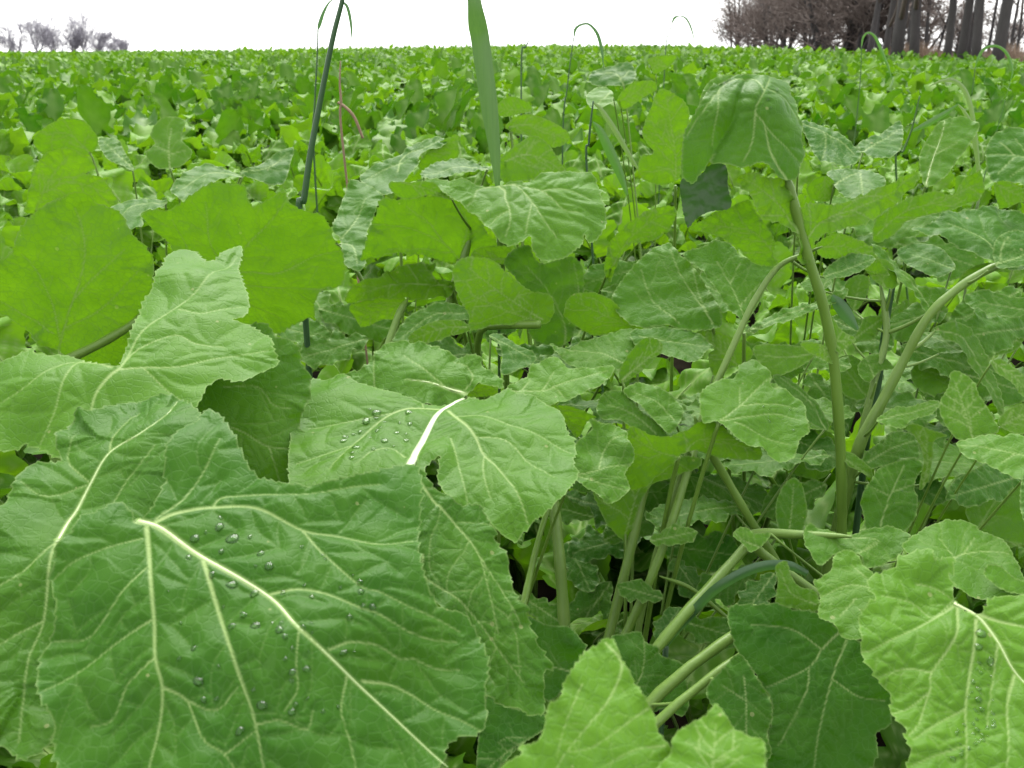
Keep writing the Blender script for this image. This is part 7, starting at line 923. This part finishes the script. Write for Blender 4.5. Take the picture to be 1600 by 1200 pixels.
    # water beads
    if d.get('d'):
        dd = d['d']
        pg = np.array(dd['r'], float)
        lo, hi = pg.min(0), pg.max(0)
        parts = []
        tries = 0
        placed = []
        while len(parts) < dd['n'] and tries < 4000:
            tries += 1
            p = rng.uniform(lo, hi)
            if not inside(p[None], pg)[0]: continue
            r = rng.uniform(*dd['m']) * (rng.random() ** 1.6 * .8 + .3)
            if len(S1) and seg_dist(p[None], S1)[0] < r * .8: continue
            if any(np.linalg.norm(p - q0) < (r + r1) * 1.05 for q0, r1 in placed): continue
            placed.append((p, r))
            ctr3 = on(p)[0]
            nphi, nth = 6, 16
            vs_ = [ctr3 + N * r * .0004]
            el = rng.uniform(.8, 1.25); ro = rng.uniform(0, 3.14)
            for a in range(1, nphi + 1):
                phi = a / nphi * math.pi * .5
                for b in range(nth):
                    t_ = b / nth * 6.2832
                    x, y = math.cos(t_) * el, math.sin(t_) / el
                    x, y = x * math.cos(ro) - y * math.sin(ro), x * math.sin(ro) + y * math.cos(ro)
                    rr = r / 1000 * math.sin(phi) * (1 + .05 * math.sin(3 * t_ + ro))
                    vs_.append(ctr3 + U * rr * x + W * rr * y + N * (r * .0004 * math.cos(phi) - .0009 * (a == nphi)))
            vs_.append(ctr3 - N * .0016)
            V = np.array(vs_)
            b = np.arange(nth); b2 = (b + 1) % nth
            tr = np.vstack([np.stack([np.zeros(nth, int), 1 + b, 1 + b2], 1), np.stack([np.full(nth, len(V) - 1), 1 + (nphi - 1) * nth + b2, 1 + (nphi - 1) * nth + b], 1)])
            qd = np.vstack([np.stack([1 + a * nth + b, 1 + (a + 1) * nth + b, 1 + (a + 1) * nth + b2, 1 + a * nth + b2], 1) for a in range(nphi - 1)])
            parts.append((V, [qd, tr]))
        if parts:
            V, Fc = join_np(parts)
            w = link('water_drops', mesh_np('water_drops', V - base, Fc, [M_WATER]), lf)
            w['kind'] = 'stuff'
    return len(T)

ntri = 0
for i, d in enumerate(LEAVES):
    ntri += build_leaf(d, i)
print('hero tris', ntri)

for (p, pts, lab, tint) in STEMS:
    A = np.array(pts)
    if A[0, 2] < A[-1, 2]: A = A[::-1]
    C = catmull(A, 8)
    e = C[-1, :3]; tg = C[-1, :3] - C[-3, :3]; tg /= np.linalg.norm(tg)
    fall = max(.05, e[2])
    end = e + tg * np.array([1, 1, 0]) * fall * .5; end[2] = -.01
    ext = bez(e, e + tg * fall * .35, end + [0, 0, fall * .4], end, 10)[1:]
    pth = np.vstack([C[:, :3], ext]); rad = np.r_[C[:, 3], np.full(len(ext), C[-1, 3] * 1.1)]
    rg = np.random.default_rng(len(pts) * 7 + int(tint * 100))
    rad[:5] *= np.linspace(.3, 1, 5)
    rad = rad * (1 + .05 * np.sin(np.arange(len(rad)) * .9 + rg.uniform(0, 6)))
    pl = plant_obj[p]
    stalk_obj('stalk', pth, rad, pl, np.array(pl.location), tint, lab)

# ------------------------------------------------------------------ grasses
def blade_np(pts, ns=7):
    C = catmull(np.array(pts), 8)
    P, hw = C[:, :3], C[:, 3]
    T = np.gradient(P, axis=0); T /= np.linalg.norm(T, axis=1)[:, None]
    view = np.array([0, 1., -.15])
    S = np.cross(T, view); S /= np.linalg.norm(S, axis=1)[:, None] + 1e-9
    for i in range(1, len(S)):
        if S[i] @ S[i - 1] < 0: S[i] = -S[i]
    Nn = np.cross(S, T)
    s = np.linspace(-1, 1, ns)
    V = P[:, None] + S[:, None] * (hw[:, None] * s[None])[..., None] + Nn[:, None] * (hw[:, None] * (np.abs(s) ** 1.4)[None] * .45)[..., None]
    n = len(P)
    i = (np.arange(n - 1)[:, None] * ns + np.arange(ns - 1)[None]).ravel()
    return V.reshape(-1, 3), np.stack([i, i + 1, i + ns + 1, i + ns], 1)

for name, label, parts in GRASS:
    low = min((p for k, pts, c in parts for p in pts), key=lambda p: p[2])
    base = np.array([low[0], low[1], float(ground_z(low[0], low[1]))])
    root = empty(name, base)
    root['kind'] = 'thing'
    tag(root, label, 'grass' if name != 'dry_stalk' else 'stalk', 'grasses standing in the crop')
    first = True
    for k, pts, c in parts:
        A = np.array(pts)
        if first:                                 # carry the first piece down to the soil
            first = False
            lo = A[0] if A[0, 2] < A[-1, 2] else A[-1]
            g0 = np.array([[base[0], base[1], base[2] - .01, max(.002, lo[3] * .9)], [(base[0] + lo[0]) / 2, (base[1] + lo[1]) / 2, lo[2] * .5, max(.002, lo[3] * .95)]])
            stem = catmull(np.vstack([g0, lo]), 8)
            if k == 'stem':
                A = np.vstack([g0, A if A[0, 2] < A[-1, 2] else A[::-1]])
            else:
                V, Fc = tube_np(stem[:, :3] - base, np.minimum(stem[:, 3], .003), 7)
                link('stem', mesh_np('stem', V, Fc, [M_GRASS[c]]), root)
        if k == 'stem':
            C = catmull(A, 8)
            V, Fc = tube_np(C[:, :3] - base, C[:, 3], 8)
            link('stem', mesh_np('stem', V, Fc, [M_GRASS[c]]), root)
        else:
            V, Q = blade_np(pts)
            link('blade', mesh_np('blade', V - base, Q, [M_GRASS[c]]), root)

# ------------------------------------------------------------------ crop plants of the field
def field_leaf(rng, upright, res=(26, 13), big=1.0):
    """one leaf from its root: (stalk verts, faces), (blade verts, faces, veins, luv); x outwards, z up"""
    nT, nS = res
    pl = rng.uniform(.17, .27); bl = rng.uniform(.11, .21) * big; bw = bl * rng.uniform(.6, .9)
    e0 = R(60 + 24 * upright + rng.uniform(-6, 6)); e1 = R(8 + 55 * upright + rng.uniform(-14, 14)); e2 = R(-38 + 62 * upright + rng.uniform(-26, 20))
    nP = 8
    tt = np.linspace(0, 1, nP)
    ang = e0 + (e1 - e0) * tt ** 1.6
    st = pl / (nP - 1)
    px = np.r_[0, np.cumsum(np.cos(ang[:-1]) * st)]; pz = np.r_[0, np.cumsum(np.sin(ang[:-1]) * st)]
    sw = rng.uniform(-.03, .03)
    path = np.stack([px, sw * np.sin(tt * 3.1), pz], 1)
    t = np.linspace(0, 1, nT)
    ang2 = e1 + (e2 - e1) * t ** rng.uniform(.9, 1.6)
    sb = bl / (nT - 1)
    bx = px[-1] + np.r_[0, np.cumsum(np.cos(ang2[:-1]) * sb)]; bz = pz[-1] + np.r_[0, np.cumsum(np.sin(ang2[:-1]) * sb)]
    by = np.full(nT, path[-1, 1]) + rng.uniform(-.02, .02) * t ** 2
    pw = rng.uniform(.55, .72)
    w = bw * .5 * np.sin(np.pi * np.clip(t, .0, 1) ** pw) ** .62
    for c0 in (.2, .42, .62, .8):                           # lobed margin
        if rng.random() < .6:
            w *= 1 - rng.uniform(.12, .5) * (1 - .6 * c0) * np.exp(-((t - c0 - rng.uniform(-.05, .05)) / rng.uniform(.03, .07)) ** 2)
    w += bw * .02
    w[-1] = bw * .02
    teeth = lambda: 1 + .07 * np.array([rng.uniform(-1, 1) for _ in range(nT)]) * (nT > 10)
    wl, wr = w * teeth(), w * teeth()
    s = np.linspace(-1, 1, nS)
    ww = np.where(s[None] < 0, wl[:, None], wr[:, None])
    lat = ww * s[None]
    Nx, Nz = -np.sin(ang2), np.cos(ang2)
    cup = rng.uniform(-.5, .55)
    h = cup * ww * s[None] ** 2
    for side in (-1, 1):
        f, ph = rng.uniform(9, 17), rng.uniform(0, 6.28)
        m = (s * side > 0)
        h = h + m[None] * rng.uniform(.09, .20) * bw * (s[None] ** 2) * np.sin(f * t[:, None] + ph)
    h = h + .012 * np.sin(21 * t[:, None] + rng.uniform(0, 6)) * (1 - np.abs(s[None])) * np.abs(s[None]) * 2
    fold = np.abs(s[None]) ** .8 * ww * rng.uniform(-.12, .2)
    h = h + fold
    x = bx[:, None] + Nx[:, None] * h - np.cos(ang2)[:, None] * np.abs(s[None]) ** 2 * w.max() * .25 * (1 - t[:, None])
    z = bz[:, None] + Nz[:, None] * h - np.sin(ang2)[:, None] * np.abs(s[None]) ** 2 * w.max() * .25 * (1 - t[:, None])
    y = by[:, None] + lat * (1 - .12 * abs(cup))
    V = np.stack([x, y, z], -1).reshape(-1, 3)
    i = (np.arange(nT - 1)[:, None] * nS + np.arange(nS - 1)[None]).ravel()
    Q = np.stack([i, i + 1, i + nS + 1, i + nS], 1)
    nv = rng.uniform(5, 7)
    fr = (t[:, None] - .42 * np.abs(s[None])) * nv + np.where(s[None] < 0, .5, 0)
    vein = np.maximum(np.clip(1 - np.abs(s[None]) * nS * .55, 0, 1) * (1 - .6 * t[:, None]) + 0 * t[:, None], np.clip(1 - np.abs(fr - np.round(fr)) * 5.0, 0, 1) * .42 * (np.abs(s[None]) < .9))
    luv = np.stack([t[:, None] * bl + 0 * s[None], lat, 0 * lat], -1).reshape(-1, 3) + rng.uniform(0, 5, 3)
    rad = np.linspace(.0055, .0032, nP) * rng.uniform(.8, 1.2)
    rib = np.stack([bx, by, bz], 1)[:max(3, nT * 2 // 3)]
    return (path, rad, rib), (V, Q, vein.ravel(), luv)

def make_variants(n, res, seed, nst, split=True, mat=None):
    out = []
    for k in range(n):
        rng = np.random.default_rng(seed + k)
        up = (k % 4) / 3.0
        (path, rad, rib), (V, Q, vein, luv) = field_leaf(rng, up, res)
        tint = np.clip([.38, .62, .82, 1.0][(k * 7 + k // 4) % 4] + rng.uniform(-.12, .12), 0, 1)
        full = np.vstack([path, rib[1::3]])
        fr = np.r_[rad, np.linspace(rad[-1] * .85, rad[-1] * .25, len(rib[1::3]))]
        sV, sF = tube_np(full, fr, nst)
        out.append(dict(up=up, V=V, Q=Q, vein=vein, luv=luv, tint=tint, sV=sV, sF=sF))
    return out

HI = make_variants(24, (40, 21), 50, 7)
for k, v in enumerate(HI):
    v['blade'] = mesh_np('leaf', v['V'], v['Q'], [M_LEAFF], attrs={'vein': v['vein'], 'tint': np.full(len(v['V']), v['tint']), 'luv': v['luv']})
    v['stalk'] = mesh_np('leaf_stalk', v['sV'], v['sF'], [M_STALK], attrs={'tint': np.full(len(v['sV']), v['tint'])})
    # both in one mesh for plants whose stalks can no longer be told apart
    n0 = len(v['V'])
    v['both'] = mesh_np('leaf', np.vstack([v['V'], v['sV']]), [np.vstack([v['Q'], v['sF'][0] + n0]), v['sF'][1] + n0], [M_LEAFF, M_STALK],
                        attrs={'vein': np.r_[v['vein'], np.zeros(len(v['sV']))], 'tint': np.full(n0 + len(v['sV']), v['tint']), 'luv': np.vstack([v['luv'], np.zeros((len(v['sV']), 3))])},
                        fmat=np.r_[np.zeros(len(v['Q'])), np.ones(len(v['sF'][0])), np.ones(len(v['sF'][1]))])
byup = {}
for v in HI: byup.setdefault(round(v['up'], 2), []).append(v)
UPS = sorted(byup)

def plant_layout(rng, nl):
    """(upright class, azimuth, scale) of each leaf in a rosette"""
    a0 = rng.uniform(0, 6.28)
    out = []
    for i in range(nl):
        u = UPS[min(3, int(4 * i / nl))]
        out.append((u, a0 + i * 2.4 + rng.normal(0, .25), rng.uniform(.82, 1.15)))
    return out

rng = np.random.default_rng(11)
spots = []
def try_spot(x, y, dmin):
    for (a, b, _) in spots[-500:]:
        if (a - x) ** 2 + (b - y) ** 2 < dmin * dmin: return False
    return True
# under and between the large plants: low plants
rr = random.Random(3)
for _ in range(900):
    y = rr.uniform(.62, 1.62); x = rr.uniform(-1, 1) * (.38 + y * .62)
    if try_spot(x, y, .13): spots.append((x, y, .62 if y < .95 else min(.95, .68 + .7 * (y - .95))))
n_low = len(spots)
for _ in range(9000):
    y = 1.62 + 6.2 * rr.random() ** .62 * 1.0
    x = rr.uniform(-1, 1) * (.25 + y * .60)
    if y > 7.8: continue
    if try_spot(x, y, .235): spots.append((x, y, min(1.05, .80 + .12 * (y - 1.62)) * rr.uniform(.88, 1.12)))
spots.sort(key=lambda s: s[1])
spots = spots[:max(300, n_low + 215)]
Y_END = max(s[1] for s in spots)
print('field plants', n_low, len(spots), 'to', Y_END)
GRP = {0: 'low plants under the large ones', 1: 'crop plants of the near field', 2: 'crop plants of the middle field'}
for (x, y, sc) in spots:
    o = empty('crop_plant', (x, y, float(ground_z(x, y))))
    side = 'left' if x / y < -.17 else ('right' if x / y > .17 else 'middle')
    if y < 1.62:
        g = 0; lab = 'low shaded plant of the undergrowth beneath the large front leaves, %s' % side
    elif y < 4:
        g = 1; lab = 'leafy green plant of the near field behind the large front plants, %s' % side
    else:
        g = 2; lab = 'small leafy green plant far back in the crop below the horizon, %s' % side
    tag(o, lab, 'plant', GRP[g] + ', ' + side)
    nl = 8 if y < 1.62 else int(rng.integers(9, 12))
    for (u, az, s) in plant_layout(rng, nl):
        v = byup[u][int(rng.integers(len(byup[u])))]
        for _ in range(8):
            if y > 1.5 or v['tint'] < .45: break  # low plants keep to darker tints, standing in for shade in the hollow
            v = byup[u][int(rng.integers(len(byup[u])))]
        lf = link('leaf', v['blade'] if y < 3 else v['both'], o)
        lf.rotation_euler = (rng.normal(0, .10), rng.normal(0, .10), az)
        k = s * sc
        lf.scale = (k, k, k)
        if y < 3:
            st = link('leaf_stalk', v['stalk'], lf)

# the rest of the field: beyond the plants that can be told apart
LOW = make_variants(16, (9, 6), 300, 4)
TINY = make_variants(16, (5, 3), 400, 3)
MICRO = make_variants(16, (3, 3), 500, 3)
lowup = {}
for a, b, c in zip(LOW, TINY, MICRO):
    lowup.setdefault(round(a['up'], 2), []).append((a, b, c))
VV, QQ, AT, AV, AL = [], [], [], [], []
base_i = 0
def add_far(x, y, sc, nl, lod):
    global base_i
    z = float(ground_z(x, y))
    for (u, az, s) in plant_layout(rng, nl):
        v = lowup[u][int(rng.integers(len(lowup[u])))][lod]
        k = s * sc
        c, sn = math.cos(az), math.sin(az)
        V = v['V'] * k
        t1, t2 = rng.normal(0, .12), rng.normal(0, .12)
        Vz = V[:, 2] + V[:, 0] * t1 + V[:, 1] * t2
        W = np.stack([V[:, 0] * c - V[:, 1] * sn + x, V[:, 0] * sn + V[:, 1] * c + y, Vz + z], 1)
        VV.append(W); QQ.append(v['Q'] + base_i); base_i += len(W)
        AT.append(np.full(len(W), np.clip(v['tint'] + rng.normal(0, .1), 0, 1))); AV.append(v['vein'] * (.8 if lod == 0 else .3)); AL.append(v['luv'] + rng.uniform(0, 5))
def tree_edge(x):      # far limit of the crop on the right, along the wood
    return 1e9
nfar = 0
for (y0, y1, dens, nl, lod) in ((Y_END - .15, 11, 13, 8, 0), (11, 30, 8.5, 7, 1), (30, 66, 4.5, 5, 2)):
    n = int(.62 * 2 * .5 * (y1 ** 2 - y0 ** 2) * dens)
    ys = np.sqrt(rng.uniform(y0 ** 2, y1 ** 2, n)); xs = ys * rng.uniform(-.62, .62, n)
    for x, y in zip(xs, ys):
        if x > .20 * y and y > 28 + (0.52 - x / y) * 62: continue     # the wood stands there
        add_far(float(x), float(y), (1.12 if lod == 0 else 1.2) * rng.uniform(.8, 1.2) * (1 if y < 32 else 1.15), nl, lod); nfar += 1
# the sides, for a camera that steps aside
for (y0, y1, dens) in ((.5, 9, 9),):
    for _ in range(260):
        y = rr.uniform(.3, 7); sgn = rr.choice((-1, 1)); x = sgn * ((.38 if y < 1.62 else .25) + y * .62 + rr.uniform(.05, 2.0))
        add_far(x, y, .9, 8, 0); nfar += 1
Vf, Qf = np.vstack(VV), np.vstack(QQ)
fm = mesh_np('field_crop', Vf, Qf, [M_LEAFF], attrs={'vein': np.concatenate(AV), 'tint': np.concatenate(AT), 'luv': np.vstack(AL)})
tag(link('crop_foliage', fm), 'leafy crop running on to the horizon as one green carpet', 'crop', None, 'stuff')
print('far plants', nfar, 'quads', len(Qf))

# ------------------------------------------------------------------ bare trees
def bare_tree(name, label, group, loc, h, r, seed, levels=5, low=.25, lean=(0, 0), spread=.55, mats=(None, None), minr=.008, stems=1, droop=0., nb=(4, 7), category='tree', crown_first=.2):
    rg = random.Random(seed)
    trunkp, twig = [], []
    def grow(p, d, ln, rad, lev):
        n = 6 if lev == 0 else (4 if lev < 2 else (3 if lev < levels else 2))
        pts = [p.copy()]; rads = [rad]
        q = p.copy(); dd = d.normalized()
        kids = []
        endr = rad * (.45 if lev == 0 else .35)
        for i in range(n):
            dd = (dd + Vector((rg.gauss(0, .10), rg.gauss(0, .10), rg.gauss(.02, .08) - droop * (lev > 0) * .12)) * (1 if lev else .35)).normalized()
            q = q + dd * ln / n
            pts.append(q.copy()); rads.append(max(minr, rad + (endr - rad) * (i + 1) / n))
        parts = trunkp if lev == 0 else twig
        ns = 8 if lev == 0 else (5 if lev == 1 else 3)
        parts.append(tube_np(np.array([list(x) for x in pts]), np.array(rads), ns, caps=lev < 2))
        if lev >= levels: return
        k = rg.randint(*nb) + (4 if lev == 0 else 0)
        for j in range(k):
            f = rg.uniform(low if lev == 0 else crown_first, 1.0)
            a = f * n; i0 = min(n - 1, int(a))
            o = pts[i0].lerp(pts[i0 + 1], a - i0)
            ax = (pts[i0 + 1] - pts[i0]).normalized()
            side = Vector((rg.gauss(0, 1), rg.gauss(0, 1), rg.gauss(.15, .5)))
            side = (side - ax * side.dot(ax)).normalized()
            nd = (ax * (1 - spread) + side * spread + Vector((0, 0, .10 - droop * .3))).normalized()
            grow(o, nd, ln * rg.uniform(.38, .62) * (1.15 - .4 * f), max(minr, rads[i0] * rg.uniform(.4, .6)), lev + 1)
    for s in range(stems):
        off = Vector((rg.gauss(0, r * 2), rg.gauss(0, r * 2), 0)) if stems > 1 else Vector((0, 0, 0))
        ln = Vector((lean[0] + rg.gauss(0, .015 if stems == 1 else .3), lean[1] + rg.gauss(0, .015 if stems == 1 else .3), 1))
        grow(off, ln, h * rg.uniform(.8, 1.05) * .8, r, 0)
    root = empty(name, loc)
    tag(root, label, category, group)
    V, Fc = join_np(trunkp); link('trunk', mesh_np('trunk', V, Fc, [mats[0]]), root)
    V, Fc = join_np(twig); c = link('crown', mesh_np('crown', V, Fc, [mats[1]]), root)
    return root

def spot(px, dist):
    """ground point at a bearing given in picture widths"""
    x = (px - 800) / 1570 * dist / 1.054
    return (x, dist, float(ground_z(x, dist)) - .05)
WOOD = 'bare trees of the wood at the right edge of the field'
TR = [(1359, 44, .15, 8, 'slim grey trunk at the left end of the row of trunks in the wood'),
      (1383, 40, .14, 8.5, 'second trunk from the left in the row at the wood edge'),
      (1402, 37, .24, 9, 'stout grey trunk among thin branches, third from the left in the row'),
      (1431, 36, .19, 9, 'trunk standing just left of the bright gap in the wood'),
      (1480, 34, .15, 9, 'trunk just right of the bright gap in the wood'),
      (1503, 33, .17, 9, 'dark trunk in the middle of the right group of trunks'),
      (1529, 32, .16, 9, 'trunk right of the dark middle trunk, forking upward'),
      (1560, 31, .20, 9.5, 'thickest trunk near the right edge of the photo'),
      (1577, 36, .055, 7, 'thin sapling right of the thickest trunk'),
      (1591, 38, .06, 7, 'thin sapling at the extreme right edge'),
      (1341, 50, .11, 8, 'slender trunk deep in the thicket left of the row of trunks'),
      (1370, 48, .10, 8, 'slender trunk between the first two trunks of the row'),
      (1417, 46, .12, 8, 'slender trunk right behind the stout grey trunk'),
      (1447, 47, .10, 8, 'slender trunk at the left side of the bright gap'),
      (1464, 50, .07, 7, 'thin pole in the middle of the bright gap'),
      (1515, 47, .09, 8, 'slender trunk behind the dark middle trunk'),
      (1545, 49, .08, 8, 'slender trunk behind the forking trunk')]
for i, (px_, dist, r, h, lab) in enumerate(TR):
    bare_tree('bare_tree', lab, WOOD, spot(px_, dist), h, r, 70 + i, levels=4, low=.18 if px_ < 1440 else .26, mats=(M_BARK, M_TWIG), minr=.007, droop=.3, nb=(3, 6), lean=((i % 3 - 1) * .02, 0))
BR = [(1150, 88, 6.5, 'far twiggy tree at the left end of the wood'), (1172, 80, 6.5, 'twiggy tree second from the left end of the wood'), (1200, 74, 6.5, 'twiggy tree with russet branches, third from the left end of the wood'),
      (1232, 66, 6.5, 'dense russet thicket in the middle of the wood'), (1262, 62, 6.5, 'dense thicket right of the russet one'), (1292, 56, 6, 'thicket just left of the first trunks'), (1322, 52, 6, 'thicket around the first trunks of the row'), (1352, 50, 6, 'thicket behind the slim trunk'), (1395, 50, 6, 'thicket behind the stout trunk'),
      (1215, 95, 8, 'tree rising behind the russet tree of the wood'), (1280, 84, 8, 'tree rising behind the dense thicket'), (1340, 78, 8, 'tree rising behind the thicket at the first trunks'), (1440, 74, 5, 'thin far brush seen through the bright gap'), (1500, 78, 4.5, 'thin far brush behind the right group of trunks'), (1575, 80, 4.5, 'thin far brush at the right edge behind the saplings')]
for i, (px_, dist, h, lab) in enumerate(BR):
    bare_tree('bare_thicket', lab, 'twiggy thicket trees of the wood', spot(px_, dist), h, .10, 200 + i, levels=3, low=.03, mats=(M_BARK, M_TWIG), minr=.014, stems=6, spread=.60, nb=(4, 6), droop=.12)
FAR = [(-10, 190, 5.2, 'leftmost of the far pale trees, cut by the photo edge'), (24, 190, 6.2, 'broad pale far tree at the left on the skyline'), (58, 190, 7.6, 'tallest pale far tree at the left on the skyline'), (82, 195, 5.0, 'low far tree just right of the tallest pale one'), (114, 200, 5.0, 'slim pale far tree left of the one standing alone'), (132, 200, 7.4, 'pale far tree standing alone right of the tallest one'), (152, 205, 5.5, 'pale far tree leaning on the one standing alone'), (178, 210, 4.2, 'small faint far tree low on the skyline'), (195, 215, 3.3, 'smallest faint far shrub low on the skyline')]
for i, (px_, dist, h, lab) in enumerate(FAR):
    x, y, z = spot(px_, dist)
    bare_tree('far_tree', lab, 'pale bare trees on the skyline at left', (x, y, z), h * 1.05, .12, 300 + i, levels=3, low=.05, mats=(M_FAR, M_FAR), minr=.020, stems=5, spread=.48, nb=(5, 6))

# dry weeds along the foot of the wood
rg = np.random.default_rng(8)
n = 9000
tpar = rg.random(n)
aa = .33 + .24 * tpar
dist = 28.6 + (.52 - aa) * 62 + np.abs(rg.normal(0, 1.6, n))
xx = aa * dist
pxx = aa * 1000
hh = rg.uniform(.35, .95, n) * (.75 + .3 * np.sin(pxx * .07))
zz = ground_z(xx, dist)
a = rg.uniform(0, 6.28, n); wd = rg.uniform(.008, .025, n); lx, ly = rg.normal(0, .18, n), rg.normal(0, .18, n)
V = np.stack([np.stack([xx - wd * np.cos(a), dist - wd * np.sin(a), zz], 1), np.stack([xx + wd * np.cos(a), dist + wd * np.sin(a), zz], 1), np.stack([xx + lx, dist + ly, zz + hh], 1)], 1).reshape(-1, 3)
me = mesh_np('dry_weeds', V, np.arange(3 * n).reshape(-1, 3), [M_DRYG])
tag(link('dry_undergrowth', me), 'brown dry weeds along the foot of the wood', 'weeds', None, 'stuff')
